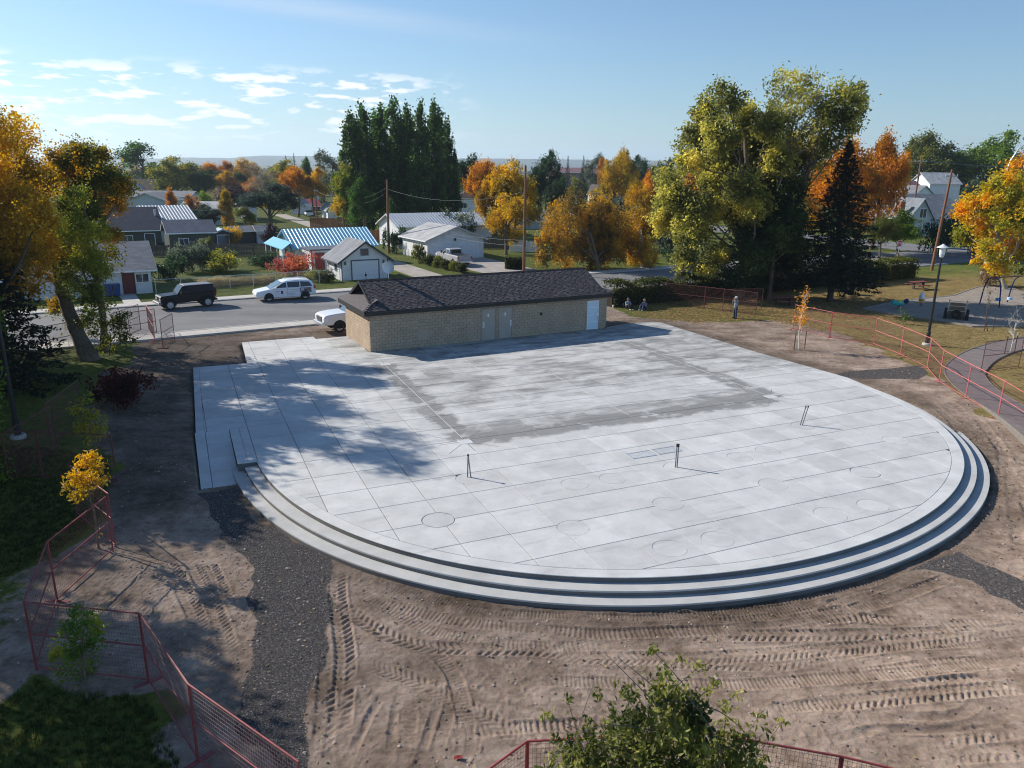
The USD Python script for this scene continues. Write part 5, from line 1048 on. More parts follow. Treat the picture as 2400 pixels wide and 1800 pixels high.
lamp_post(drop(P, 40, 946), 'black lamp post in deep shade at the left, its top lost in foliage')
def swing():
    a, b = ZE(1910, 437), ZE(2400, 400); d = b - a; Ln = 7.2; rot = math.atan2(d[1], d[0]); t = thing('swing_set', 'blue framed swing set with a red top beam in the gravel', 'swing set', a, rot); BLU = plain('swing_blue', (.012, .022, .10), .4, .1)
    for x in (0, Ln / 2, Ln):
        l = [(x, -1.0 * math.cos(k) if False else -1.0 + 0, 0) for k in (0,)]
        obj('frame_bow', MB().tube([(x, -.95, -.1), (x, -.78, 1.6), (x, -.62, 2.2), (x, -.36, 2.5), (x, 0, 2.58), (x, .36, 2.5), (x, .62, 2.2), (x, .78, 1.6), (x, .95, -.1)], .055, 8), BLU, t)
    obj('top_beam', MB().rod((-.1, 0, 2.58), (Ln + .1, 0, 2.58), .05, 8), plain('swing_red', (.16, .03, .03), .5), t)
    for x, m_ in ((1.0, 'swing_blue'), (2.5, 'swing_seat_pale'), (4.6, 'swing_blue'), (6.1, 'swing_blue')):
        mt = plain('seat_blue', (.10, .26, .50), .45) if m_ == 'swing_blue' else plain('seat_pale', (.45, .58, .72), .45)
        s_ = obj('swing_seat', MB().bevel_box(x - .20, -.13, .48, x + .20, .13, .72, .05), mt, t)
        for o in (-.19, .19): obj('chain', MB().rod((x + o, 0, .6), (x + o, 0, 2.56), .008, 4), plain('chain_steel', (.2, .2, .2), .5), s_)
swing()
def picnic(p, rot, label):
    t = thing('picnic_table', label, 'picnic table', p, rot); wd = plain('table_red', (.19, .055, .045), .75, .2, 8.0); lg = plain('table_leg', (.05, .035, .03), .8)
    for k in range(5): obj('top_board', MB().bevel_box(-.95, -.38 + k * .155, .72, .95, -.24 + k * .155, .76, .006), wd, t)
    for s in (1, -1):
        for k in range(2): obj('seat_board', MB().bevel_box(-.95, s * .72 - .15 + k * .155, .42, .95, s * .72 - .01 + k * .155, .46, .006), wd, t)
        obj('leg_frame', MB().box(s * .62 - .05, -.12, -.02, s * .62 + .05, .12, .72).box(s * .62 - .04, -.80, .34, s * .62 + .04, .80, .42), lg, t)
picnic(ZD(1295, 1390), .35, 'red picnic table on the lawn by the end of the hedge'); picnic(ZE(130, 425), .1, 'dark red picnic table in the shade under the spruce')
def rider(p, rot, label, kind):
    t = thing('spring_rider', label, 'spring rider', p, rot)
    sp = [(.10 * math.cos(a), .10 * math.sin(a), .04 + a * .0125) for a in np.linspace(0, 8 * PI, 60)]; obj('spring', MB().tube(sp, .016, 5), plain('spring_dark', (.03, .03, .03), .5), t)
    if kind == 'bug':
        b_ = MB()
        for k, (x, r) in enumerate(((-.42, .21), (-.14, .24), (.16, .22))): b_.sphere((x, 0, .55), (r * 1.1, .2, r))
        obj('body', b_, plain('rider_teal', (.02, .38, .36), .4), t, True); obj('saddle', MB().sphere((.0, 0, .66), (.24, .215, .16)), plain('rider_yellow', (.62, .50, .03), .4), t, True); obj('head', MB().sphere((.56, 0, .72), (.20, .17, .22)), plain('rider_navy', (.015, .02, .05), .4), t, True)
        obj('handle', MB().rod((.38, -.28, .86), (.38, .28, .86), .02, 6), plain('rider_navy', (0, 0, 0)), t)
    else:
        obj('body', MB().lathe([(0, 1.30), (.10, 1.26), (.16, 1.12), (.17, .98), (.24, .70), (.22, .42), (0, .34)], sides=16), plain('rider_white', (.68, .68, .70), .4), t, True); obj('belly', MB().sphere((-.03, -.05, .58), (.24, .24, .18)), plain('rider_orange', (.62, .25, .02), .4), t, True)
        obj('foot_board', MB().bevel_box(-.36, -.10, .30, .36, .10, .36, .02), plain('rider_orange', (0, 0, 0)), t); obj('handle', MB().rod((-.30, 0, .92), (.30, 0, .92), .02, 6), plain('spring_dark', (0, 0, 0)), t)
rider(ZD(1125, 1565), -.2, 'teal and yellow bug shaped spring rider on the play gravel', 'bug'); rider(ZD(1318, 1540), .2, 'white upright spring rider with an orange base on the play gravel', 'bird')
def climber():
    p = (ZE(1540, 552) + ZE(1695, 556)) / 2; t = thing('toy_car_climber', 'car shaped play climber with pale roll bars and spare wheel on the gravel', 'climber', p, 1.03); FR = plain('climber_cream', (.40, .40, .30), .5); w = .62
    obj('body', MB().bevel_box(.15, -w, .35, 1.9, w, .85, .06), plain('climber_tan', (.20, .13, .09), .6), t); obj('seat_back', MB().bevel_box(.35, -w + .1, .85, .5, w - .1, 1.35, .04), plain('climber_tan', (0, 0, 0)), t)
    for s in (1, -1):
        obj('roll_bar', MB().tube([(.05, s * w, .4), (.05, s * w, 1.45), (.15, s * w, 1.52), (1.0, s * w, 1.50), (1.15, s * w, 1.3), (1.4, s * w, .9)], .035, 6), FR, t)
        for x in (.2, 1.6): wheel(t, x, s * (w + .14), .36, .24, UNDER)
    for z in (.75, 1.12, 1.5): obj('cross_bar', MB().rod((.05, -w, z), (.05, w, z), .03, 6), FR, t)
    sp = MB().lathe([(.16, .1), (.3, .12), (.36, .05), (.36, -.06), (.3, -.1), (.16, -.08)], sides=18); v, f = sp.get(); obj('spare_wheel', (np.c_[-.06 - v[:, 2], v[:, 0], v[:, 1] + .48], f), TYRE, t, 35)
climber()
def bin_(p):
    t = thing('litter_bin', 'dark litter bin in the hedge shade right of the spruce trunk', 'bin', p, .3); c = plain('bin_black', (.012, .013, .016), .6); m_ = MB()
    m_.add([(-.30, -.26, 0), (.30, -.26, 0), (.30, .26, 0), (-.30, .26, 0), (-.40, -.36, 1.05), (.40, -.36, 1.05), (.40, .36, 1.05), (-.40, .36, 1.05)], [[3, 2, 1, 0], [4, 5, 6, 7], [0, 1, 5, 4], [1, 2, 6, 5], [2, 3, 7, 6], [3, 0, 4, 7]]); obj('body', m_, c, t); obj('lid', MB().bevel_box(-.44, -.40, 1.05, .44, .40, 1.14, .03), plain('bin_lid', (.015, .02, .035), .5), t)
bin_(ZD(700, 1437))
def stop_sign():
    p = ZD(1113, 1165); t = thing('stop_sign', 'red octagonal stop sign on a thin post by the street', 'road sign', p, .05)
    obj('post', MB().rod((0, .03, -.1), (0, .03, 2.9), .032, 6), plain('galvanised', (.52, .55, .58), .4, .15, metallic=.5), t)
    octa = lambda r: [(r * math.cos(PI / 8 + k * PI / 4), r * math.sin(PI / 8 + k * PI / 4)) for k in range(8)]
    def face(poly, y0, y1, zc): m_ = MB().prism(Polygon(poly), y0, y1); v, f = m_.get(); return (np.c_[v[:, 0], -v[:, 2], v[:, 1] + zc], f)
    obj('border', face(octa(.42), 0, .008, 2.55), WHITE, t); fc = obj('face', face(octa(.385), .008, .012, 2.55), plain('sign_red', (.50, .015, .025), .4), t)
    tm_ = meshkit.text_mesh('STOP', .26, .004, True); v = np.array(tm_.vertices); v[:, 0] -= (v[:, 0].max() + v[:, 0].min()) / 2; v[:, 0] *= .9; obj('lettering', (np.c_[v[:, 0], -.013 - v[:, 2], v[:, 1] + 2.42], np.array(tm_.faces)), WHITE, fc)
    pl_ = obj('four_way_plate', MB().box(-.22, -.01, 1.86, .22, 0, 2.06), WHITE, t)
stop_sign()
WOODP = plain('pole_wood', (.19, .085, .045), .9, .25, 3.0, bump=.01, bscale=20); WIREB = plain('cable', (.16, .16, .16), .6); INS = plain('insulator', (.45, .45, .45), .4)
POLES = {}
def pole(key, p, h, label, arm=1.2, armrot=0.0, lean=(0, 0), wood=None, kit=False):
    t = thing('utility_pole', label, 'utility pole', p); POLES[key] = np.array([p[0] + lean[0], p[1] + lean[1], p[2] + h])
    obj('pole', MB().tube([(0, 0, -.3), (lean[0] / 2, lean[1] / 2, h / 2), (lean[0], lean[1], h)], [.19, .16, .12], 10), wood or WOODP, t)
    if arm:
        c, s = math.cos(armrot), math.sin(armrot); a = arm / 2; ar = obj('crossarm', MB().cbox((lean[0], lean[1] - .12, h - .75), (arm, .10, .13), armrot), plain('arm_grey', (.36, .34, .31), .85), t)
        for k in (-.9, -.35, .35, .9): obj('insulator', MB().lathe([(0, .16), (.035, .15), (.05, .08), (.03, 0)], (lean[0] + c * a * k, lean[1] - .12 + s * a * k, h - .68), 8), INS, ar)
        for sg in (-1, 1): obj('brace', MB().rod((lean[0] + c * a * .6 * sg, lean[1] - .12 + s * a * .6 * sg, h - .8), (lean[0], lean[1] - .12, h - 1.5), .018, 5), plain('arm_grey', (0, 0, 0)), t)
    if kit: obj('transformer', MB().lathe([(0, h - 1.7), (.24, h - 1.72), (.25, h - 2.5), (.2, h - 2.56), (0, h - 2.56)], (lean[0] + .38, lean[1], 0), 12), plain('transformer_grey', (.42, .45, .48), .5), t)
    return t
def ptop(p, py): return height_at(p, py) - p[2]
p = ZB(2130, 700); pole('mid', p, ptop(p, 358), 'tall brown utility pole with crossarm right behind the block building roof', 1.5, .2)
p = ZB(966, 530); pole('alley', p, ptop(p, 388), 'brown utility pole beside the juniper at the alley', 0, 0)
p = ZD(1412, 1232); pole('park', p, ptop(p, 366), 'leaning brown utility pole by the street at the right, behind the lamp post', 1.6, .1, (.5, 0))
p = ZA(1820, 640); pole('far_a', p, ptop(p, 404), 'utility pole with grey transformer far up the alley', .9, .3, kit=True)
p = ZA(2052, 690); pole('far_b', p, ptop(p, 412), 'thin utility pole by the orange fence in the alley', .9, .3)
p = depth_place(1915, 150); pole('far_c', p, ptop(p, 340), 'utility pole standing among the far right houses', 2.4, .05)
p = depth_place(1622 - 1027, 330); pole('far_d', p, ptop(p, 372), 'small far utility pole in the treeline left of the poplars', .9, .3, kit=True)
def cable(a, b, sag, label, n=14, r=.012):
    a, b = np.asarray(a, float), np.asarray(b, float); t = np.linspace(0, 1, n)[:, None]; q = a + (b - a) * t; q[:, 2] -= sag * 4 * (t * (1 - t))[:, 0]; mid = q.mean(0)
    m_ = MB().tube(q, r, 4, cap=False); tag(obj('cable', m_, WIREB), label, 'cable')
K = POLES
cable(K['mid'] + [-.4, 0, -2.8], K['alley'] + [0, 0, -1.2], 1.2, 'slack cable between the tall brown pole and the alley pole')
cable(K['alley'] + [0, 0, -1.0], K['far_b'] + [0, 0, -1.0], .9, 'upper cable from the alley pole towards the orange fence'); cable(K['alley'] + [0, 0, -1.6], K['far_b'] + [0, 0, -1.7], 1.1, 'lower cable from the alley pole towards the orange fence')
cable(K['far_b'] + [0, 0, -.6], K['far_a'] + [0, 0, -.6], .7, 'cable between the two far alley poles')
cable(K['mid'] + [0, 0, -8.0], ZB(1330, 330, 3.3), .25, 'service cable from the tall pole to the double garage roof'); cable(K['mid'] + [0, 0, -8.6], ZB(1360, 350, 3.2), .35, 'second service cable from the tall pole to the double garage roof')
cable(K['mid'] + [0, 0, -4.6], P(1045, 1030 - 455, 0) if False else ZC(1040, 1035), .0, 'guy wire from the tall brown pole down towards the golden trees')
cable(K['alley'] + [0, 0, -1.8], ZB(1110, 190, 4.6), .3, 'cable from the alley pole to the long metal roof')
for o, nm in ((-1.1, 'first'), (-.4, 'second'), (.4, 'third'), (1.1, 'fourth')):
    cable(K['far_c'] + [o, 0, -.6], K['far_c'] + [o + 62, 14, -.9], 1.0, f'{nm} cable from the far pole running right over the houses'); cable(K['far_c'] + [o, 0, -.6], K['far_c'] + [o - 45, 20, -1], 1.0, f'{nm} cable from the far pole running left behind the spruce')
cable(K['park'] + [.2, 0, -1.0], K['far_c'] + [-.6, 0, -1.6], 1.4, 'cable between the leaning street pole and the far right pole')
sl = thing('street_light', 'curved silver street light arching in at the right edge above the orange maple', 'street light', ZD(1858, 1262)); hs = height_at(ZD(1858, 1262), 385) + .12
bx = ZD(1858, 1262); dx = width_at(bx, 1)
obj('footing', MB().lathe([(0, .5), (.28, .5), (.3, 0), (.3, -.2)], sides=14), FOOTC, sl)
obj('mast', MB().tube([(0, 0, .2), (0, 0, hs * .6), (dx * 6, 0, hs - .2), (dx * 14, 0, hs + dx * 36), (dx * 26, 0, hs + dx * 58), (dx * 44, 0, hs + dx * 74), (dx * 66, 0, hs + dx * 82)], [.12, .10, .09, .08, .075, .07, .065], 8), plain('mast_silver', (.50, .52, .55), .4, .08, metallic=.4), sl, 40)
obj('lamp_head', MB().sphere((dx * 72, 0, hs + dx * 82), (.45, .18, .1)), plain('mast_silver', (0, 0, 0)), sl)

# ------------------------------------------------------------------ houses across the street
def siding(name, col, pitch=.16):
    if name in _m: return _m[name]
    _m[name] = usdkit.material(stage, L(name), {'g': ('texture_coordinate', {}), 'x': ('separate_xyz', {}), 'k': ('math', {'math_type': 'multiply', 'value2': 1 / pitch}), 'f': ('math', {'math_type': 'fraction'}),
        'n': ('noise_texture', {'scale': 1.6, 'detail': 4.0}), 'r': ('map_range', {'from_min': .3, 'from_max': .7, 'to_min': .88, 'to_max': 1.06}), 'h': ('hsv', {'color': col}), 'b': ('bump', {'strength': .7, 'distance': .03}), 'p': ('principled_bsdf', {'roughness': .6})},
        [('g.object', 'x.vector'), ('x.z', 'k.value1'), ('k.value', 'f.value1'), ('f.value', 'b.height'), ('b.normal', 'p.normal'), ('g.object', 'n.vector'), ('n.fac', 'r.value'), ('r.result', 'h.value'), ('h.color', 'p.base_color')], surface='p.BSDF')
    return _m[name]
def roofing(name, col):
    if name in _m: return _m[name]
    _m[name] = usdkit.material(stage, L(name), {'g': ('texture_coordinate', {}), 'mp': ('mapping', {'scale': (1, 1, 1.6)}), 'br': ('brick_texture', {'color1': tuple(c * 1.15 for c in col), 'color2': tuple(c * .85 for c in col), 'mortar': tuple(c * .6 for c in col), 'scale': 1.0, 'brick_width': .5, 'row_height': .24, 'mortar_size': .012}),
        'n': ('noise_texture', {'scale': .9, 'detail': 5.0}), 'r': ('map_range', {'from_min': .3, 'from_max': .7, 'to_min': .8, 'to_max': 1.15}), 'h': ('hsv', {}), 'p': ('principled_bsdf', {'roughness': .85})},
        [('g.object', 'mp.vector'), ('mp.vector', 'br.vector'), ('br.color', 'h.color'), ('g.object', 'n.vector'), ('n.fac', 'r.value'), ('r.result', 'h.value'), ('h.color', 'p.base_color')], surface='p.BSDF')
    return _m[name]
WSID, PANE = siding('white_siding', (.62, .64, .66)), plain('window_pane', (.03, .04, .05), .08, .05, spec=.7)
TRIMW = plain('white_trim', (.68, .69, .70), .5); GDOOR = plain('garage_door_white', (.60, .62, .65), .5, .05); ROOFG = roofing('roof_grey', (.165, .175, .195)); ROOFD = roofing('roof_navy', (.024, .032, .060)); BLUETRIM = plain('slate_trim', (.09, .105, .13), .6)
def opening(t, side, W, D, a, b, z0, z1, kind, tm=None):
    """A window, door or garage door let into a wall. side: f front, l left, r right."""
    def put(x0, d0, zz0, x1, d1, zz1):
        if side == 'f': return MB().box(x0, -d1, zz0, x1, -d0, zz1)
        if side == 'l': return MB().box(-d1, x0, zz0, -d0, x1, zz1)
        return MB().box(W + d0, x0, zz0, W + d1, x1, zz1)
    tm = tm or TRIMW
    if kind == 'window':
        fr = MB()
        for q in ((a - .08, .005, z0 - .08, b + .08, .05, z0), (a - .08, .005, z1, b + .08, .05, z1 + .08), (a - .08, .005, z0, a, .05, z1), (b, .005, z0, b + .08, .05, z1), ((a + b) / 2 - .025, .005, z0, (a + b) / 2 + .025, .045, z1)): fr.add(*put(*q).get())
        w = obj('window', fr, tm, t); obj('pane', put(a, .002, z0, b, .012, z1), PANE, w)
    elif kind == 'garage':
        fr = MB()
        for q in ((a - .12, .005, 0, a, .05, z1 + .12), (b, .005, 0, b + .12, .05, z1 + .12), (a, .005, z1, b, .05, z1 + .12)): fr.add(*put(*q).get())
        d = obj('garage_door', fr, tm, t); n = 4
        for k in range(n): obj('door_section', put(a, .003, z0 + (z1 - z0) * k / n + .012, b, .022, z0 + (z1 - z0) * (k + 1) / n - .012), GDOOR, d)
    else:
        fr = MB()
        for q in ((a - .09, .005, 0, a, .05, z1 + .09), (b, .005, 0, b + .09, .05, z1 + .09), (a, .005, z1, b, .05, z1 + .09)): fr.add(*put(*q).get())
        d = obj('door', fr, tm, t); obj('leaf', put(a, .002, z0, b, .02, z1), kind, d)
def house(name, label, W, D, wh, rise, wall, roof, loc, rot=RANG, ridge='x', over=.45, ops=(), tm=None, fascia=None, metal=None, chim=None, hip=0.0, cat='house'):
    """Box with a gabled or hipped roof; local x along the front, y to the back."""
    t = thing(name, label, cat, loc, rot); th = .14; fascia = fascia or TRIMW
    if ridge == 'x':
        g = [(0, wh), (D / 2, wh + rise), (D, wh)]; sl = rise / (D / 2)
        obj('wall', MB().profile([(0, -.4), (D, -.4), (D, wh), (D / 2, wh + rise * .98), (0, wh)] if not hip else [(0, -.4), (D, -.4), (D, wh), (0, wh)], 'x', 0, W), wall, t)
        A = [np.array([-over, -over, wh - sl * over]), np.array([W + over, -over, wh - sl * over])]; R = [np.array([-over + hip, D / 2, wh + rise]), np.array([W + over - hip, D / 2, wh + rise])]
        Bk = [np.array([-over, D + over, wh - sl * over]), np.array([W + over, D + over, wh - sl * over])]
    else:
        sl = rise / (W / 2)
        obj('wall', MB().profile([(0, -.4), (0, wh), (W / 2, wh + rise * .98), (W, wh), (W, -.4)][::-1], 'y', 0, D), wall, t)
        A = [np.array([-over, D + over, wh - sl * over]), np.array([-over, -over, wh - sl * over])]; R = [np.array([W / 2, D + over - hip, wh + rise]), np.array([W / 2, -over + hip, wh + rise])]
        Bk = [np.array([W + over, D + over, wh - sl * over]), np.array([W + over, -over, wh - sl * over])]
    up = np.array([0, 0, th]); m_ = MB(); quads = [(A[0], A[1], R[1], R[0]), (Bk[1], Bk[0], R[0], R[1])]
    for q in quads: m_.add([p + up for p in q] + list(q), [[0, 1, 2, 3], [7, 6, 5, 4], [0, 4, 5, 1], [1, 5, 6, 2], [2, 6, 7, 3], [3, 7, 4, 0]])
    if hip:
        for a, b, c in ((Bk[0], A[0], R[0]), (A[1], Bk[1], R[1])): m_.add([a + up, b + up, c + up, a, b, c], [[0, 1, 2], [5, 4, 3], [0, 3, 4], [0, 4, 1]])
    rf = obj('roof', m_, roof, t)
    if metal:
        pan, rib, n = metal; e1, e2 = A[1] - A[0], R[0] - A[0]
        for q in quads:
            o, ex, ey = q[0], q[1] - q[0], q[3] - q[0]; nrm = np.cross(ex, ey); nrm /= np.linalg.norm(nrm)
            for k in range(n):
                for a_, b_, h_, mt, nm in ((k / n, (k + .56) / n, .012, pan, 'roof_panel'), ((k + .58) / n, (k + .98) / n, .04, rib, 'roof_rib')):
                    base = o + up + nrm * .003; c = [base + ex * a_ - ey * .01, base + ex * b_ - ey * .01, base + ex * b_ + ey, base + ex * a_ + ey]; w = (b_ - a_) * np.linalg.norm(ex) * (.25 if nm == 'roof_rib' else .02); xe = ex / np.linalg.norm(ex)
                    tp = [c[0] + nrm * h_ + xe * w, c[1] + nrm * h_ - xe * w, c[2] + nrm * h_ - xe * w, c[3] + nrm * h_ + xe * w]
                    obj(nm, MB().add(c + tp, [[4, 5, 6, 7], [0, 1, 5, 4], [1, 2, 6, 5], [2, 3, 7, 6], [3, 0, 4, 7]]), mt, rf)
    fb = MB()
    for a, b in ((A[0], A[1]), (Bk[1], Bk[0])) if not hip else ((A[0], A[1]), (A[1], Bk[1]), (Bk[1], Bk[0]), (Bk[0], A[0])):
        d = (b - a) / np.linalg.norm(b - a); n_ = np.array([d[1], -d[0], 0]) * .022; fb.add([a + n_ * .1, b + n_ * .1, b + n_ * .1 + up * .95, a + n_ * .1 + up * .95, a + n_, b + n_, b + n_ + up * .95, a + n_ + up * .95], [[4, 5, 6, 7], [0, 3, 2, 1], [0, 1, 5, 4], [2, 3, 7, 6]])
    if not hip:
        for a, b in ((A[1], R[1]), (Bk[1], R[1]), (A[0], R[0]), (Bk[0], R[0])):
            out = (A[1] - A[0]) if (a is A[1] or a is Bk[1]) else (A[0] - A[1]); out = out / np.linalg.norm(out) * .03; dn = np.array([0, 0, -.06])
            fb.add([a + dn, b + dn, b + up * .97, a + up * .97, a + out + dn, b + out + dn, b + out + up * .97, a + out + up * .97], [[4, 5, 6, 7], [7, 6, 5, 4], [0, 1, 5, 4], [4, 5, 1, 0], [3, 7, 6, 2], [2, 6, 7, 3]])
    obj('fascia', fb, fascia, t)
    for o in ops: opening(t, o[0], W, D, *o[1:], tm=tm) if len(o) == 6 else opening(t, o[0], W, D, *o[1:6], tm=o[6])
    if chim:
        x, y, z, w, mt = chim; obj('chimney', MB().box(x - w / 2, y - w / 2, wh, x + w / 2, y + w / 2, z).box(x - w / 2 - .05, y - w / 2 - .05, z, x + w / 2 + .05, y + w / 2 + .05, z + .12), mt, rf)
    return t
S = lambda s, t: st2w(s, t, GZ)
DKRED = plain('door_dark_red', (.11, .018, .018), .5); REDDOOR = plain('door_red', (.24, .02, .02), .5); GREENW = siding('dark_green_siding', (.045, .055, .045)); BRICKC = plain('brick_red', (.26, .10, .06), .9, .25, 12.0); STEELV = plain('vent_steel', (.45, .47, .5), .4)
house('white_house', 'white house with grey roof and dark red door at the left behind trees', 20.2, 8.4, 2.25, 1.95, WSID, ROOFG, S(-13, 75.4), over=.5, ops=[('f', 17.9, 18.75, 0, 2.02, DKRED, DKRED), ('f', 18.95, 19.95, 1.05, 1.75, 'window'), ('f', 13.0, 14.4, 1.0, 1.8, 'window'), ('f', 8.0, 9.6, 1.0, 1.8, 'window')])
for k, (s_, lab) in enumerate(((3.6, 'blue wheeled bin left of its twin by the white house door'), (4.25, 'blue wheeled bin right beside the dark red door'))):
    b_ = thing('wheeled_bin', lab, 'bin', S(s_, 74.9), RANG); c = plain('bin_blue', (.02, .05, .16), .5)
    obj('body', MB().add([(-.24, -.26, .06), (.24, -.26, .06), (.24, .26, .06), (-.24, .26, .06), (-.29, -.34, 1.0), (.29, -.34, 1.0), (.29, .34, 1.0), (-.29, .34, 1.0)], [[3, 2, 1, 0], [4, 5, 6, 7], [0, 1, 5, 4], [1, 2, 6, 5], [2, 3, 7, 6], [3, 0, 4, 7]]), c, b_); obj('lid', MB().bevel_box(-.31, -.37, 1.0, .31, .37, 1.08, .03), c, b_)
    for sx in (-.2, .2): obj('wheel', MB().rod((sx - .03, .3, .09), (sx + .03, .3, .09), .09, 10), TYRE, b_)
gar = house('garage', 'small white garage with slate trim and a little square gable window facing the street', 5.1, 4.6, 2.1, 1.75, WSID, ROOFG, S(24.9, 75.3), ridge='y', over=.5, fascia=BLUETRIM, tm=BLUETRIM, ops=[('f', 1.15, 4.0, 0, 1.95, 'garage'), ('f', 2.2, 2.9, 2.55, 3.1, 'window'), ('l', 1.4, 2.0, .9, 1.6, 'window')], cat='garage')
for x in (.42, 4.6):
    obj('wall_lamp', MB().bevel_box(x - .07, -.16, 1.62, x + .07, -.006, 1.95, .03), BLUETRIM, gar)
obj('corner_board', MB().box(-.012, -.012, 0, .10, .0, 2.1).box(5.0, -.012, 0, 5.112, .0, 2.1), BLUETRIM, gar)
an = thing('flat_annex', 'flat roofed white annex with a red door behind the small garage', 'annex', S(24.3, 83.6), RANG); obj('wall', MB().box(0, 0, -.4, 4.4, 3.6, 2.3), WSID, an); obj('roof', MB().box(-.15, -.15, 2.3, 4.55, 3.75, 2.45), BLUETRIM, an); opening(an, 'f', 4.4, 3.6, .5, 1.4, .05, 2.0, REDDOOR, BLUETRIM); obj('corner_board', MB().box(-.02, -.02, 0, .12, -.001, 2.3), BLUETRIM, an)
PANB, RIBB = plain('metal_blue', (.20, .42, .56), .38, .1, 1.0, metallic=.2), plain('metal_blue_pale', (.33, .53, .64), .38, .1, 1.0, metallic=.2)  # paler rib colour paints the sky reflection onto one blue metal
bh = house('blue_roof_house', 'house with bright blue and white ribbed metal roof behind the small garage', 9.6, 7.2, 2.3, 1.65, WSID, PANB, S(23.8, 88.2), over=.5, metal=(PANB, RIBB, 24), fascia=plain('fascia_blue', (.22, .42, .55), .5), ops=[('l', 1.0, 2.0, .9, 1.8, 'window'), ('l', 3.2, 4.4, .9, 1.8, 'window')])
obj('porch_roof', MB().add([(-.5, -.6, 2.95), (-1.7, -.9, 2.2), (-1.7, 7.8, 2.2), (-.5, 7.6, 2.95), (-.5, -.6, 2.87), (-1.7, -.9, 2.12), (-1.7, 7.8, 2.12), (-.5, 7.6, 2.87)], [[0, 3, 2, 1], [4, 5, 6, 7], [0, 1, 5, 4], [1, 2, 6, 5], [2, 3, 7, 6], [3, 0, 4, 7]]), plain('porch_blue', (.14, .40, .58), .4, .08), bh)
for y in (-.6, 2.0, 5.0, 7.5): obj('porch_post', MB().rod((-1.55, y, -.1), (-1.55, y, 2.2), .06, 6), TRIMW, bh)
dg = house('double_garage', 'white double garage with pale grey roof and two doors behind the hedge', 8.1, 8.0, 2.5, 1.55, siding('pale_stucco', (.60, .60, .60), 5.0), roofing('roof_pale_grey', (.33, .335, .34)), S(40.4, 88.0), ridge='y', over=.45, ops=[('f', .55, 3.35, 0, 2.05, 'garage'), ('f', 4.45, 7.25, 0, 2.05, 'garage')], cat='garage')
obj('wall_lamp', MB().bevel_box(3.8, -.2, 2.35, 4.0, -.006, 2.65, .03), BLACK, dg)
for x, y in ((5.2, 5.5), (5.6, 2.5)): obj('roof_vent', MB().bevel_box(x - .2, y - .2, 3.4, x + .2, y + .2, 3.85, .04), STEELV, dg)
PANW, RIBW = plain('metal_grey', (.42, .46, .50), .38, .1, 1.0, metallic=.2), plain('metal_white', (.50, .54, .58), .38, .1, 1.0, metallic=.2)
house('long_white_house', 'long white house with ribbed grey metal roof behind the double garage', 15.5, 7.6, 3.1, 1.5, WSID, PANW, S(43.0, 103.4), over=.45, metal=(PANW, RIBW, 34), ops=[('l', 1.2, 2.4, 1.0, 2.0, 'window'), ('l', 4.8, 6.0, 1.0, 2.0, 'window'), ('f', 2.0, 3.2, 1.1, 2.0, 'window')])
house('dark_green_house', 'dark green house with a tall navy roof behind the left garden', 11.5, 10, 2.6, 2.7, GREENW, ROOFD, S(1.6, 117.2), over=.4, ops=[('f', 9.4, 10.6, .0, 2.0, PANE), ('f', 6.5, 7.8, .9, 1.8, 'window')], chim=(11.3, 3.0, 5.0, .22, STEELV))
house('green_wing', 'low dark green wing with blue grey roof right of the navy roofed house', 5.6, 5.2, 2.75, 1.3, GREENW, roofing('roof_blue_grey', (.085, .10, .14)), S(13.0, 108.4), over=.35, ops=[('f', 1.2, 2.3, .9, 1.9, 'window'), ('f', 3.7, 4.4, 1.1, 1.8, 'window')])
PANS, RIBS = plain('metal_dark', (.16, .18, .21), .4, .1, 1.0), plain('metal_pale', (.36, .385, .41), .4, .1, 1.0)
house('striped_roof_house', 'house with grey and white striped metal roof behind the dark green wing', 6.6, 16, 3.5, 1.6, WSID, PANS, S(11.9, 122.4), over=.3, metal=(PANS, RIBS, 16))
t = thing('blue_carport', 'bright blue flat metal carport roof between the white house and the navy roof', 'carport', S(1.0, 92), RANG); obj('roof', MB().add([(0, 0, 2.2), (5.2, 0, 2.2), (5.9, 4.5, 2.9), (0, 4.5, 3.1), (0, 0, 2.1), (5.2, 0, 2.1), (5.9, 4.5, 2.8), (0, 4.5, 3.0)], [[0, 1, 2, 3], [7, 6, 5, 4], [0, 4, 5, 1], [1, 5, 6, 2], [2, 6, 7, 3], [3, 7, 4, 0]]), plain('carport_blue', (.03, .20, .52), .4, .1), t)
for x, y in ((.2, .2), (5.0, .2), (5.5, 4.2), (.2, 4.2)): obj('post', MB().rod((x, y, -.2), (x, y, 2.4), .06, 6), STEELV, t)
sh1 = house('garden_shed', 'dark shed with pale blue roof and grey double doors in the left garden', 2.9, 2.8, 2.0, .55, siding('shed_dark', (.06, .045, .05)), plain('shed_roof_blue', (.33, .42, .50), .5), S(19.2, 113.6), ridge='y', over=.25, ops=[('f', .7, 2.2, 0, 1.8, plain('shed_door', (.16, .17, .22), .6))], cat='shed')
house('garden_shed', 'pale shed with shuttered little windows and grey roof right of the orange bush', 2.4, 2.6, 2.0, .6, siding('shed_pale', (.42, .48, .54)), ROOFG, S(26.2, 117.5), over=.25, ops=[('f', .5, 1.0, .9, 1.5, 'window'), ('f', 1.4, 1.9, .9, 1.5, 'window')], cat='shed'); house('lean_to', 'dark open lean-to left of the pale shuttered shed', 3.2, 2.8, 1.9, .6, plain('leanto_dark', (.04, .04, .045), .9), ROOFG, S(22.8, 118.2), over=.25, cat='shed')
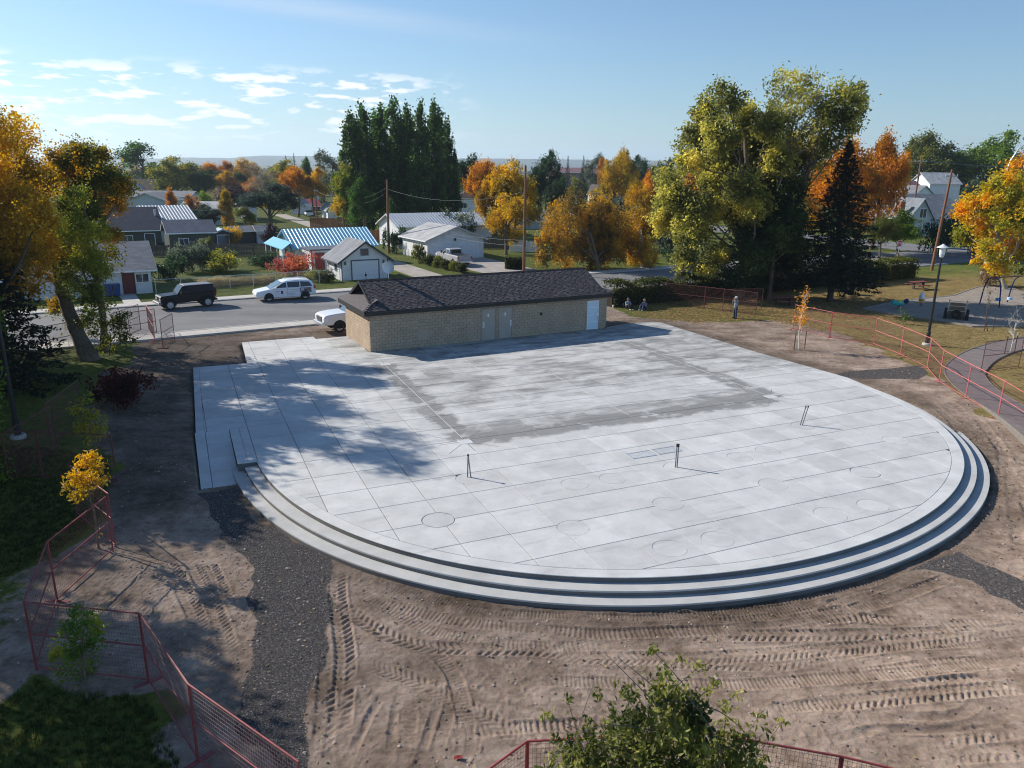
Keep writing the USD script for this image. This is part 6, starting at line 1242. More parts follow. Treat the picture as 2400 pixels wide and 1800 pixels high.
cmp_ = thing('camper_trailer', 'white camper trailer top showing behind the dark shed', 'trailer', S(19.4, 123.5), RANG); m_ = MB(); slabbody(m_, [(1.6, .5), (1.9, 1.2), (1.7, 2.6), (1.2, 2.85), (-1.5, 2.85), (-1.9, 2.4), (-1.9, .5)], 1.0, .15); obj('body', m_, plain('camper_white', (.62, .66, .70), .4), cmp_, 35); obj('window', MB().quad((.8, 1.012, 1.6), (-.2, 1.012, 1.6), (-.2, 1.012, 2.2), (.8, 1.012, 2.2)), PANE, cmp_)
# fences across the street
def plank_fence(a, b, h, label, mat, pw=.14, name='wooden_fence', rails=True):
    a, b = np.asarray(a, float), np.asarray(b, float); d = b - a; Ln = np.linalg.norm(d[:2]); t = thing(name, label, 'fence', a, math.atan2(d[1], d[0])); n = int(Ln / (pw + .02)); r_ = np.random.default_rng(int(Ln * 100))
    for k in range(n):
        x = k * Ln / n; obj('plank', MB().box(x, r_.uniform(-.008, .008), .03, x + pw, .022, h + r_.uniform(-.03, .03)), mat, t)
    for x in np.arange(0, Ln + .1, 2.4): obj('post', MB().box(x - .05, .03, -.2, x + .05, .13, h + .06), mat, t)
    if rails: obj('rail', MB().box(0, .023, h * .8, Ln, .06, h * .8 + .09), mat, t); obj('rail', MB().box(0, .023, .3, Ln, .06, .39), mat, t)
DKW, ORW = plain('fence_dark_wood', (.065, .05, .042), .9, .25, 4.0, rnd=.25), plain('fence_orange_wood', (.33, .13, .055), .85, .2, 4.0, rnd=.2)
plank_fence(S(10.2, 106), S(17.5, 103.4), 1.45, 'dark board fence at the back of the left garden, left stretch', DKW); plank_fence(S(17.6, 103.4), S(25.0, 100.8), 1.6, 'dark slatted fence behind the olive bush, right stretch', plain('fence_brown_wood', (.10, .075, .055), .9, .25, 4.0, rnd=.25), .10)
plank_fence(S(40.2, 115.4), S(45.0, 114.6), 1.8, 'orange wooden fence between the blue roof and the long white house', ORW); plank_fence(S(42.6, 146), S(48.5, 141), 1.9, 'far orange wooden fence above the blue roof ridge', ORW); plank_fence(S(50.6, 100.2), S(57.2, 95.6), 1.7, 'dark brown board fence right of the double garage', plain('fence_brown_wood', (0, 0, 0))); plank_fence(S(55.2, 92.4), S(59, 90.6), 1.5, 'white board fence left of the golden weeping tree', plain('fence_white_wood', (.62, .63, .66), .7, .15, 4.0)); plank_fence(S(49.5, 150), S(53.5, 147.5), 1.2, 'low white board fence far up the alley', plain('fence_white_wood', (0, 0, 0)))
plank_fence(S(25.5, 90), S(20.5, 92), 1.1, 'pale blue picket fence behind the round dark bush', plain('fence_pale_blue', (.42, .48, .54), .7), .07)
cl = thing('chain_link_fence', 'grey chain link fence with pale posts along the far pavement', 'fence', S(7.4, 74.9), RANG); LN = 17.2; GAL = plain('galvanised', (0, 0, 0))
for k in range(9): obj('post', MB().rod((k * LN / 8, 0, -.2), (k * LN / 8, 0, 1.28), .035, 8), GAL, cl)
obj('top_rail', MB().rod((0, 0, 1.25), (LN, 0, 1.25), .024, 6), GAL, cl); m_ = MB()
for x in np.arange(-1.2, LN, .24):
    for sg in (1, -1):
        a, b = (x, .05), (x + 1.2, 1.24); (x0, z0), (x1, z1) = a, b
        if x0 < 0: z0 += (0 - x0) * 1.19 / 1.2; x0 = 0
        if x1 > LN: z1 -= (x1 - LN) * 1.19 / 1.2; x1 = LN
        if sg < 0: z0, z1 = 1.29 - z0, 1.29 - z1
        m_.tube([(x0, .01 * sg, z0), (x1, .01 * sg, z1)], .003, 3, cap=False)
tag(obj('wire_mesh', m_, GAL, cl), kind='stuff')
# farther houses, placed by where their roofs show
def far_house(label, px0, px1, dist, ridge_row, eave_row, wall, roof, ridge='x', D=9.0, rot=None, hip=0.0, name='house', ops=(), chim=None, over=.4):
    p0, p1 = depth_place(px0, dist), depth_place(px1, dist); W = p1[0] - p0[0]; ze = height_at(p0, eave_row) - GZ; zr = height_at(depth_place((px0 + px1) / 2, dist + (D / 2 if ridge == 'x' else 0)), ridge_row) - GZ
    return house(name, label, max(W - 2 * over, 2), D, max(ze, 1.2), max(zr - ze, .6), wall, roof, (p0[0] + over, dist, GZ), rot if rot is not None else .12, ridge, over, ops, hip=hip, chim=chim)
def A2P(x, y): return (230.4 + x * .25, 322.6 + y * .25)
CREAM = siding('cream_siding', (.55, .49, .38)); GREYW = siding('grey_siding', (.40, .43, .46)); RB = roofing('roof_brown', (.030, .022, .022)); RM = roofing('roof_maroon', (.15, .075, .08)); BROWNB = plain('school_brick', (.19, .145, .12), .9, .15, 3.0)
h = far_house('house with dark brown roof and a small cream dormer far left', 292, 374, 225, 387, 414, CREAM, RB, D=12); wv = width_at(depth_place(330, 225), 1)
dm = obj('dormer', MB().profile([(4.2, 2.9), (8.6, 2.9), (8.6, 4.3), (6.4, 5.9), (4.2, 4.3)], 'y', -.2, 4.0), CREAM, h); obj('dormer_window', MB().box(5.6, -.26, 3.2, 7.2, -.205, 4.5), PANE, dm); obj('dormer_roof', MB().add([(3.7, -.5, 4.1), (6.4, -.5, 6.15), (6.4, 4, 6.15), (3.7, 4, 4.1), (9.1, -.5, 4.1), (9.1, 4, 4.1)], [[0, 1, 2, 3], [3, 2, 1, 0], [4, 5, 2, 1], [1, 2, 5, 4]]), TRIMW, dm)
far_house('pale house with a wide low gable facing the street left of the orange sapling', 316, 402, 175, 418, 434, GREYW, ROOFG, 'y', 12, ops=[('f', 7.0, 8.0, .8, 1.7, 'window'), ('f', 10.5, 11.5, .8, 1.7, 'window')]); far_house('long low house with pale grey roof behind the orange saplings', 292, 448, 195, 413, 424, GREYW, ROOFG, D=9)
far_house('low pale roofed house behind the orange sapling and dark conifer', 425, 510, 150, 436, 452, GREYW, roofing('roof_silver', (.36, .38, .40)), D=8)
far_house('white gabled house partly behind the big dark grey tree', 560, 584, 165, 424, 440, siding('white_siding2', (.62, .64, .66)), ROOFG, 'y', 12, rot=.5)
far_house('pale blue garage with a gable roof far up the alley', 652, 684, 190, 431, 445, siding('pale_blue_siding', (.48, .56, .64)), ROOFG, 'y', 9, ops=[('f', .8, 4.6, 0, 2.4, 'garage')], name='garage'); far_house('dark red roofed shed far up the alley', 686, 716, 205, 432, 447, plain('shed_red', (.14, .05, .05), .8), roofing('roof_red', (.36, .04, .07)), D=7, name='shed', rot=.5)
far_house('tiny white gabled garage at the end of the alley fence', 724, 744, 172, 440, 452, WSID, ROOFG, 'y', 8, rot=.4, name='garage')
far_house('two storey white house with dark roof right of the poplar row', 985, 1052, 165, 408, 428, WSID, RB, D=9, hip=3.5, ops=[('f', 1.0, 2.2, 3.2, 4.2, 'window'), ('f', 4.5, 5.6, 3.2, 4.2, 'window')]); far_house('dark roofed outbuilding under the two storey white house', 1050, 1100, 135, 470, 484, plain('leanto_dark', (0, 0, 0)), ROOFD, D=8); far_house('grey roofed house glimpsed behind the yellow birch', 1085, 1180, 150, 455, 478, GREYW, roofing('roof_slate', (.12, .13, .15)), D=10)
sc = far_house('long brown brick school with a maroon roof far in the middle', 1196, 1290, 330, 363, 373, BROWNB, RM, D=26, rot=.2, name='school', ops=[('f', 2, 4, 3.0, 5, 'window'), ('f', 7, 8.5, 3.0, 5, 'window'), ('f', 12, 13.5, 3.0, 5, 'window')]); far_house('small white gable peeking between yellow trees', 1264, 1284, 210, 400, 416, WSID, RB, 'y', 8)
far_house('house with dark hipped roof and a white dormer in the yellow trees', 1362, 1420, 230, 401, 428, CREAM, roofing('roof_slate', (0, 0, 0)), D=11, hip=4.0)
far_house('house with a large blue grey roof behind the round green tree', 1895, 2050, 150, 421, 470, plain('stucco_grey', (.30, .30, .29), .9), roofing('roof_blue_slate', (.15, .165, .19)), D=13, hip=2.0, chim=None, ops=[('f', 4.8, 5.8, 0, 2.0, PANE)])
h = far_house('house with a dormer and steep grey gable beside the brick chimney', 1905, 1965, 146, 430, 470, GREYW, roofing('roof_blue_slate', (0, 0, 0)), 'y', 8, ops=[('f', 2.0, 3.3, 3.4, 5.0, 'window')], chim=(-.6, 2.0, 6.2, .9, BRICKC))
far_house('house with maroon roof left of the white steep roofed house', 1868, 1940, 205, 392, 412, CREAM, RM, D=10); far_house('tall white house with steep pale grey roof and a boxy dormer at the right', 1938, 2010, 215, 374, 396, WSID, roofing('roof_silver', (0, 0, 0)), D=9, ops=[('f', 2.2, 3.6, 4.4, 5.6, 'window'), ('f', 6, 7.5, 1, 2.4, 'window')]); far_house('white house with a bright front gable at the right', 1906, 1962, 180, 402, 424, WSID, roofing('roof_slate', (0, 0, 0)), 'y', 9, ops=[('f', 2.5, 3.6, 2.0, 3.2, 'window')])
far_house('low pale building right of the dark spruce at the right', 2085, 2150, 190, 424, 436, GREYW, roofing('roof_silver', (0, 0, 0)), D=9); far_house('low blue grey garage left of the brick chimney', 1868, 1912, 160, 448, 462, plain('garage_blue', (.28, .37, .40), .8), roofing('roof_blue_slate', (0, 0, 0)), D=7, name='garage')

# ------------------------------------------------------------------ trees near enough to be told apart leaf by leaf
def aim(px, py, dist):
    """The point seen in (px, py) of the 2212 wide frame at 'dist' metres ahead."""
    D = (px * 1.085 - 1200) / F_PX * CR - (py * 1.085 - 900) / F_PX * CU + CD; return CAM + D * dist / D[1]
def lobe(px, py, r, dist, zs=1.0, w=1.0):
    c = aim(px, py, dist); k = r * 1.085 / F_PX * ((c - CAM) @ CD); return (*c, k, k, k * zs, w)
def hero(name, label, base, lobes, colour, nclus, nleaf, size, trunk_r, seed, bark=BARK, top=None, lean=None, twigs=80, spread=.6, shell=.45, cat='tree', fork=.3, limb=.45, group=None, twig_r=.12, **kw):
    rng = np.random.default_rng(seed); base = np.asarray(base, float); t = thing(name, label, cat, base, 0, group)
    lb = [(l[0] - base[0], l[1] - base[1], l[2] - base[2], *l[3:]) for l in lobes]
    cl, lv = crown(lb, nclus, nleaf, size, rng, spread, shell, **kw); tr = MB()
    skeleton(tr, (0, 0, -.25), lb, cl, rng, trunk_r, None if top is None else np.asarray(top) - base, fork, twigs, lean, limb=limb, twig_r=twig_r)
    obj('trunk', tr, bark, t, 50); obj('crown', lv, leaf(colour) if isinstance(colour, str) else colour, t); return t
def jit(ls, d0, d1, seed, zs=1.0):
    r = np.random.default_rng(seed); return [lobe(*q[:3], r.uniform(d0, d1), zs, *(q[3:4])) for q in ls]
B0 = np.array([-27.4, 38.6, tz(-27.4, 38.6)]); B1 = drop(P, 197, 776); B2 = drop(P, 226, 757)
GOLDG = leafmat('golden_orange_leaf', [(.10, .12, .014), (.30, .20, .016), (.60, .26, .014), (.70, .36, .02), (.66, .22, .016)])
hero('ash_tree', 'tall golden brown tree at the left frame edge', B0, jit([(40, 285, 40), (20, 325, 52), (-40, 290, 70), (65, 390, 46), (-30, 400, 85), (30, 465, 60), (75, 540, 50), (-40, 520, 90), (0, 600, 70), (85, 470, 40), (80, 605, 34), (-90, 380, 80), (-100, 500, 80), (35, 400, 55), (40, 540, 60)], 35.5, 42, 1), 'gold', 900, 52000, .155, .28, 1, spread=.48, shell=.3, top=aim(-5, 330, 38.6), twigs=120)
hero('ash_tree', 'orange crowned tree with a leaning forked trunk at the left', B1, jit([(170, 335, 36), (140, 350, 34), (205, 345, 32), (215, 385, 38), (110, 400, 38), (235, 430, 36), (170, 390, 46), (255, 400, 22), (95, 490, 36), (65, 450, 34), (255, 440, 14), (240, 510, 20), (130, 660, 22), (160, 700, 14), (235, 550, 22), (120, 560, 30), (60, 560, 26)], 45.5, 50, 2), GOLDG, 700, 36000, .155, .46, 2, spread=.42, shell=.3, top=aim(120, 470, 45), lean=(-.7, 0, 0), twigs=130, fork=.45, limb=.55)
hero('maple_tree', 'bright green tree in front of the orange crown, by the pavement', B2, jit([(168, 425, 24), (145, 450, 32), (190, 455, 32), (125, 490, 32), (165, 505, 42), (212, 505, 26), (130, 550, 36), (185, 560, 38), (218, 585, 22), (155, 615, 32), (200, 635, 28), (108, 520, 18), (195, 685, 20), (228, 660, 16)], 42, 46, 3), leafmat('maple_green_leaf', [(.11, .14, .02), (.24, .27, .032), (.38, .36, .04), (.56, .43, .045)]), 480, 23000, .145, .24, 3, spread=.36, shell=.3, top=aim(180, 490, 45.5), twigs=120, fork=.35)
hero('tree_suckers', 'leafy shoots growing round the foot of the leaning trunks', drop(P, 232, 770), jit([(190, 715, 22), (245, 710, 28), (270, 735, 20), (225, 745, 26), (262, 690, 16)], 43.5, 45.5, 4), 'olive', 70, 1700, .16, .05, 4, spread=.3, cat='shoots')
hero('maple_tree', 'bright green leaves of a tree reaching in at the left edge', np.array([-21.5, 25.5, tz(-21.5, 25.5)]), jit([(-40, 960, 50), (0, 985, 22), (5, 1020, 24), (-30, 1040, 40), (-70, 900, 60), (-90, 1000, 70), (-60, 820, 60)], 24.5, 27, 5), 'lime', 120, 3600, .15, .13, 5, spread=.4)
hero('poplar_tree', 'green leaf spray at the far left edge above the lamp post foot', np.array([-22.8, 31.5, tz(-22.8, 31.5)]), jit([(4, 722, 16), (-30, 700, 40), (-60, 640, 50)], 31, 32.5, 6), 'lime', 40, 900, .15, .1, 6, spread=.35)
def spruce(base, h, r, label, seed, name='spruce_tree', nb=190, per=50, size=.33, colour='spruce', bare=.06, **kw):
    rng = np.random.default_rng(seed); t = thing(name, label, 'conifer', base); tr, lv = conifer(h, r, rng, nb, per, size, bare, **kw); obj('trunk', tr, DARK_BARK, t); obj('boughs', lv, leaf(colour), t); return t
spruce(np.array([-25.6, 37.0, tz(-25.6, 37)]), 9.5, 3.3, 'dark spruce at the left edge beside the shaded lamp post', 7, nb=230, per=60, droop=.34)
spruce(np.array([-31.5, 34.5, tz(-31, 34)]), 13.5, 3.6, 'tall dark spruce just outside the left edge', 8)
pb = P(1765, 642); hs_ = height_at(pb, 305) + .12; spruce(pb + np.array([.3, -2.2, 0]), hs_, 4.7, 'tall dark spruce at the end of the hedge beside the big cottonwood', 9, nb=400, per=95, size=.36, bare=.12, droop=.25)
spruce(np.array([-32.2, 41.8, tz(-32, 41)]), 16.5, 3.9, 'tallest spruce, just outside the left edge behind the golden tree', 17, nb=260, per=60); spruce(np.array([-36.5, 46.5, tz(-36, 46)]), 17.5, 4.0, 'spruce outside the left edge by the street', 18, nb=260, per=60); spruce(np.array([-29.5, 31.0, tz(-29, 31)]), 12.5, 4.2, 'broad spruce outside the left edge shading the soil', 19, nb=260, per=60); spruce(np.array([-26.8, 26.6, tz(-27, 26)]), 9.5, 3.6, 'shorter spruce outside the left edge', 20, nb=220, per=55)
# off-frame trees whose shade lies over the near lawn
for k, (x, y, sc_, lab) in enumerate(((-26.5, 21.5, 1.15, 'green tree outside the left edge shading the near lawn'), (-19.6, 17.4, 1.0, 'smaller green tree outside the left edge shading the lower corner'), (-28.5, 32.6, 1.3, 'large green tree outside the left edge behind the smaller ones'), (-25.6, 29.2, 1.0, 'green tree outside the left edge shading the soil by the ramp'), (-33, 29, 1.35, 'tallest green tree outside the left edge'), (-31.2, 37.4, 1.35, 'green tree outside the left edge behind the golden one'), (-29.8, 34.6, 1.2, 'green tree outside the left edge between the two spruces'), (-36.5, 42, 1.5, 'broad green tree far outside the left edge'), (-17.5, 9.0, .8, 'green tree outside the lower left corner'))):
    copy_of('shade_tree', kind_tree('airy' if k in (0, 1) else 'round', 'green', 0 if k in (0, 1) else k % 2), lab, 'tree', (x, y, tz(x, y)), k * 1.3, (sc_, sc_, sc_))
# the big cottonwood and its neighbours
BC = P(1592, 642); COTTON = leafmat('cottonwood_leaf', [(.15, .155, .04), (.38, .36, .07), (.62, .53, .11), (.76, .62, .15), (.77, .53, .08)], wild=.8, transl=.52)
hero('cottonwood_tree', 'very large yellow green cottonwood with bare upper twigs right of the building', BC, jit([(1530, 245, 36), (1568, 215, 34), (1505, 300, 36), (1555, 300, 48), (1612, 262, 42), (1490, 350, 30), (1545, 380, 50), (1600, 350, 50), (1460, 425, 42), (1432, 385, 26), (1440, 480, 30), (1510, 455, 50), (1575, 450, 50), (1640, 400, 50), (1650, 320, 42), (1620, 320, 44), (1662, 270, 34), (1655, 370, 42), (1600, 410, 46), (1700, 325, 38), (1625, 450, 40), (1455, 440, 34), (1480, 560, 32), (1525, 590, 26), (1550, 555, 30), (1680, 350, 36), (1500, 500, 40)], 66.5, 75, 10), COTTON, 1900, 80000, .29, .44, 10, spread=.62, shell=.15, top=aim(1610, 300, 70.6), twigs=260, fork=.25, limb=.33, twig_r=.08, bark=BARK)
hero('cottonwood_tree', 'thin half bare top of the big cottonwood against the sky', BC + [.5, .8, 0], jit([(1700, 235, 46), (1735, 185, 40), (1690, 180, 34), (1765, 220, 40), (1720, 290, 46), (1760, 290, 36), (1665, 250, 34)], 69, 73, 11), COTTON, 560, 4200, .27, .26, 11, spread=.6, shell=.25, top=aim(1725, 215, 71), twigs=420, fork=.45, limb=.40, twig_r=.11, bark=PALE_BARK)
hero('cottonwood_tree', 'yellow green right hand limb of a cottonwood leaning towards the houses', BC + [1.6, .6, 0], jit([(1818, 205, 30), (1845, 200, 22), (1790, 250, 36), (1835, 245, 34), (1860, 225, 18), (1800, 300, 36), (1760, 340, 42), (1840, 280, 22), (1710, 370, 44), (1725, 330, 34)], 68, 74, 12), COTTON, 520, 10500, .28, .28, 12, spread=.6, shell=.2, top=aim(1770, 290, 71), twigs=120, fork=.5, limb=.35, bark=BARK)
hero('green_tree', 'dark green leafy tree in front of the cottonwood, hiding its lower right side', P(1660, 644), jit([(1620, 505, 38), (1660, 470, 40), (1700, 430, 40), (1690, 510, 42), (1625, 560, 36), (1680, 565, 36), (1715, 545, 30), (1590, 600, 28), (1640, 610, 26), (1610, 460, 28), (1720, 480, 30)], 67.5, 71, 13), leafmat('shade_green_leaf', [(.02, .04, .014), (.045, .075, .02), (.09, .125, .03), (.17, .19, .05)]), 600, 30000, .25, .26, 13, spread=.62, shell=.4, top=aim(1680, 470, 68.5), twigs=90)
hero('weeping_tree', 'golden brown weeping tree just across the street behind the roof', P(1296, 588), jit([(1200, 480, 36), (1240, 458, 38), (1290, 470, 44), (1330, 492, 38), (1180, 525, 28), (1225, 520, 36), (1275, 530, 40), (1320, 540, 34), (1170, 560, 16), (1290, 580, 22), (1215, 565, 22)], 85, 92, 14), 'brown_gold', 560, 27000, .25, .22, 14, spread=.62, shell=.35, stretch=(.7, .7, 1.7), droop=.5, top=aim(1275, 500, 88), twigs=240, twig_r=.14, bark=BARK)
hero('weeping_tree', 'smaller golden weeping tree right of the larger one', P(1388, 580), jit([(1368, 478, 26), (1392, 505, 30), (1360, 520, 26), (1400, 545, 24), (1372, 555, 24), (1405, 570, 12)], 90, 95, 15), 'gold', 230, 8200, .29, .22, 15, spread=.55, shell=.35, stretch=(.7, .7, 1.7), droop=.5, top=aim(1380, 500, 92), twigs=120, twig_r=.14, bark=PALE_BARK)
hero('maple_tree', 'bright orange maple at the right edge above the swings', ZD(2062, 1396), jit([(2085, 462, 26), (2120, 440, 38), (2165, 415, 44), (2205, 400, 50), (2140, 480, 42), (2190, 470, 50), (2085, 510, 20), (2110, 500, 28), (2135, 545, 30), (2180, 530, 44), (2235, 460, 60), (2230, 550, 46), (2160, 575, 22)], 73, 82, 16), leafmat('maple_leaf', [(.24, .24, .025), (.56, .42, .025), (.72, .34, .018), (.68, .22, .016), (.74, .42, .03)]), 460, 26000, .32, .22, 16, spread=.62, shell=.4, twigs=110, bark=PALE_BARK)
# young planted trees
def sapling(base, lobes, colour, label, nclus, nleaf, size, r, seed, stakes=0, bark=PALE_BARK, h=1.2, **kw):
    t = hero('sapling', label, base, lobes, colour, nclus, nleaf, size, r, seed, bark, cat='sapling', **kw)
    sm_ = plain('stake_brown', (.06, .035, .025), .8)
    for k in range(stakes): a = k * PI + .3; obj('stake', MB().rod((.42 * math.cos(a), .42 * math.sin(a), -.1), (.40 * math.cos(a), .40 * math.sin(a), h), .028, 6), sm_, t)
    return t
sapling(drop(P, 212, 1184), jit([(185, 1000, 18), (200, 985, 14), (165, 1030, 20), (150, 1050, 14), (195, 1040, 24), (215, 1010, 18), (225, 1035, 12), (180, 1065, 18), (160, 1070, 14), (212, 1155, 5, .4)], 20.2, 21.2, 20), 'yellow', 'bright yellow sapling inside the fence zigzag on the left', 100, 1300, .135, .035, 20, spread=.13, shell=.25, twigs=60, aspect=.4, bark=BARK, droop=.2)
sapling(drop(P, 230, 1040), jit([(182, 865, 12), (170, 885, 14), (195, 895, 16), (210, 905, 14), (180, 925, 20), (205, 935, 16), (190, 955, 14), (220, 925, 10)], 25.2, 26.4, 21), 'olive_gold', 'yellow green sapling standing behind the bright yellow one', 90, 900, .14, .04, 21, spread=.18, shell=.25, twigs=60, aspect=.45, bark=BARK)
sapling(drop(P, 187, 1503), jit([(170, 1320, 22), (195, 1345, 24), (150, 1365, 26), (205, 1385, 24), (165, 1400, 30), (130, 1410, 22), (185, 1440, 26), (145, 1455, 18), (215, 1360, 14)], 13.4, 14.6, 22), 'sapling', 'green and yellow leafy sapling by the near left fence corner', 150, 2000, .085, .035, 22, spread=.15, shell=.25, twigs=80, aspect=.5, bark=BARK)
sapling(ZE(270, 805), jit([(1742, 632, 10), (1738, 650, 9), (1734, 668, 9), (1728, 690, 10), (1725, 700, 7)], 48.5, 49.2, 23), 'orange', 'staked sapling with a few orange leaves between pad and fence', 60, 230, .17, .05, 23, 2, bark=WHITE_BARK, spread=.35, shell=.2, twigs=50, twig_r=.25)
sapling(ZE(1170, 590), jit([(1953, 672, 6), (1955, 686, 7), (1952, 694, 6)], 57.5, 58.5, 24), 'lime', 'small green sapling behind the pink fence left of the lamp post', 30, 110, .18, .03, 24, 0, spread=.3, shell=.2, twigs=24)
sapling(ZE(1905, 650), jit([(2138, 625, 8), (2136, 645, 8), (2134, 660, 7)], 55, 56, 25), 'tan', 'bare staked sapling in front of the play climber', 40, 60, .13, .04, 25, 2, spread=.3, shell=.2, twigs=40, twig_r=.25, bark=BARK)
sapling(ZE(2085, 845), jit([(2195, 670, 12), (2188, 690, 14), (2205, 695, 12), (2180, 712, 12), (2200, 720, 10)], 47.5, 49, 26), 'tan', 'white barked bare sapling with stakes by the park path', 80, 50, .1, .035, 26, 2, bark=WHITE_BARK, spread=.35, shell=.3, twigs=80, twig_r=.22)
# shrubs
def shrub(px, dist, top, wide, colour, label, name='shrub', k=0): return far_tree(name, 'shrub', colour, px, dist, top - 6, wide * 1.3, label, k, cat='shrub')
b_ = drop(P, 245, 885); shrub(245, b_[1], 806, 105, 'dark_red', 'dark red leaved shrub in the shade behind the saplings')
for q in ((398, 76, 560, 84, 'dark_green', 'dense dark green bush behind the off-road car'), (428, 82, 530, 58, 'sage', 'tall silvery green bush left of the olive bush'), (460, 84, 533, 50, 'sage', 'second silvery green bush, behind the olive bush'), (500, 83, 547, 84, 'olive_gold', 'broad olive and brown bush above the van hood'), (592, 88, 551, 66, 'dark_green', 'round dark green bush left of the pink bush'),
        (655, 80, 552, 74, 'pink', 'pink and orange bush beside the small garage'), (708, 76.5, 588, 50, 'olive', 'low weedy bush at the chain link fence by the garage'), (327, 72, 588, 30, 'orange', 'small bright orange shrub by the white house corner'), (322, 70.5, 622, 40, 'olive', 'weedy clump under the orange shrub'), (525, 110, 496, 52, 'gold', 'round orange brown bush between the two garden sheds'),
        (606, 108, 490, 40, 'purple', 'dark reddish twiggy bush left of the blue roof'), (863, 104, 496, 44, 'dark_green', 'rounded dark juniper beside the alley pole'), (981, 118, 458, 74, 'sage', 'spreading silvery bush behind the double garage roof'), (1419, 104, 468, 64, 'sage', 'grey green bush left of the big cottonwood'), (1285, 114, 428, 92, 'blue_green', 'dark green tree mass behind the golden weeping tree'),
        (1992, 112, 468, 90, 'dark_green', 'dark bush under the blue grey roof at the right'), (2045, 113, 474, 84, 'dark_green', 'dark bush right of its twin under the blue grey roof'), (2094, 80.4, 575, 58, 'tan', 'bare twiggy shrub on the lawn near the swings'), (1330, 98, 520, 40, 'blue_green', 'dark shrub glimpsed between the two weeping trees'), (1450, 99, 545, 60, 'dark_green', 'dark shrub under the cottonwood across the street'), (1550, 100, 540, 70, 'olive', 'olive shrub across the street behind the cottonwood trunk'), (370, 108, 527, 60, 'dark_green', 'low hedge plants under the dark green house windows'), (470, 100, 520, 30, 'olive', 'small climbing shrub at the corner of the dark green wing')): shrub(*q)
for k, (px, d, top, w) in enumerate(((470, 71.9, 600, 60), (500, 72.7, 596, 56), (530, 73.5, 599, 60), (560, 74.3, 596, 56), (592, 75.2, 596, 60))): far_tree('dry_grass_clump', 'shrub', 'straw', px, d, top, w, 'clump of tall straw grass at the chain link fence, ' + ('first and leftmost', 'second from the left', 'middle one', 'fourth from the left', 'last and rightmost')[k], 0, cat='grass clump')
for k, (px, d, top, w, lab) in enumerate(((912, 93, 526, 34, 'tall clipped shrub at the corner of the double garage'), (930, 91, 549, 34, 'clipped shrub second from the garage corner'), (948, 89.4, 553, 34, 'clipped shrub in the middle of the driveway row'), (966, 87.6, 559, 34, 'clipped shrub fourth along the driveway row'), (984, 86, 564, 34, 'clipped shrub nearest the pickup tailgate'), (998, 84.6, 568, 28, 'last clipped shrub of the driveway row, nearest the street'))): far_tree('clipped_shrub', 'shrub', 'hedge' if k % 2 else 'olive', px, d, top, w, lab, 0, cat='shrub')
def hedge(a, b, h, w, label, colour, seed, n):
    rng = np.random.default_rng(seed); a, b = np.asarray(a, float), np.asarray(b, float); d = b - a; Ln = np.linalg.norm(d[:2]); t = thing('hedge', label, 'hedge', a, math.atan2(d[1], d[0]))
    x = rng.uniform(0, Ln, n); face = rng.random(n); bump = meshkit.fbm(np.c_[x * .8, x * 0, x * 0], 3, seed) * .5 + .72; hh = h * bump; y = np.where(face < .42, rng.uniform(-w / 2, w / 2, n), np.where(face < .85, -w / 2, w / 2) + rng.normal(size=n) * .12); z = np.where(face < .42, hh + rng.normal(size=n) * .10, hh * rng.random(n) ** .75)
    c = np.c_[x, y * (.82 + .3 * meshkit.noise(np.c_[x * .9, z * .9, y * 0], seed)), z.clip(.02)]; obj('foliage', leaf_quads(c, .19, rng, .3), leaf(colour), t)
    cm = MB(); xs = np.arange(.25, Ln, .5)
    for q in xs: cm.cbox((q, rng.normal() * .05, h * .36), (.52, w * .62, h * .70 + rng.uniform(-.1, .1)), rng.normal() * .1)
    obj('stems', cm, plain('hedge_core', (.028, .022, .015), .95, .4, 6.0), t)
hedge(S(40.2, 50.9), S(57.5, 50.6), 1.9, 1.5, 'long dark hedge behind the seated people, right of the building', 'hedge', 30, 12000); hedge(S(57.5, 50.6), S(70.5, 50.4), 1.9, 1.5, 'hedge under the cottonwood and spruce', 'hedge', 31, 8000); hedge(S(71, 50.4), S(83, 50.2), 2.1, 1.6, 'yellowing hedge right of the spruce by the stop sign', 'olive', 32, 8000); hedge(ZB(1970, 665), ZB(2120, 668), 1.25, 1.1, 'short clipped green hedge at the foot of the tall pole', 'hedge', 33, 2600)
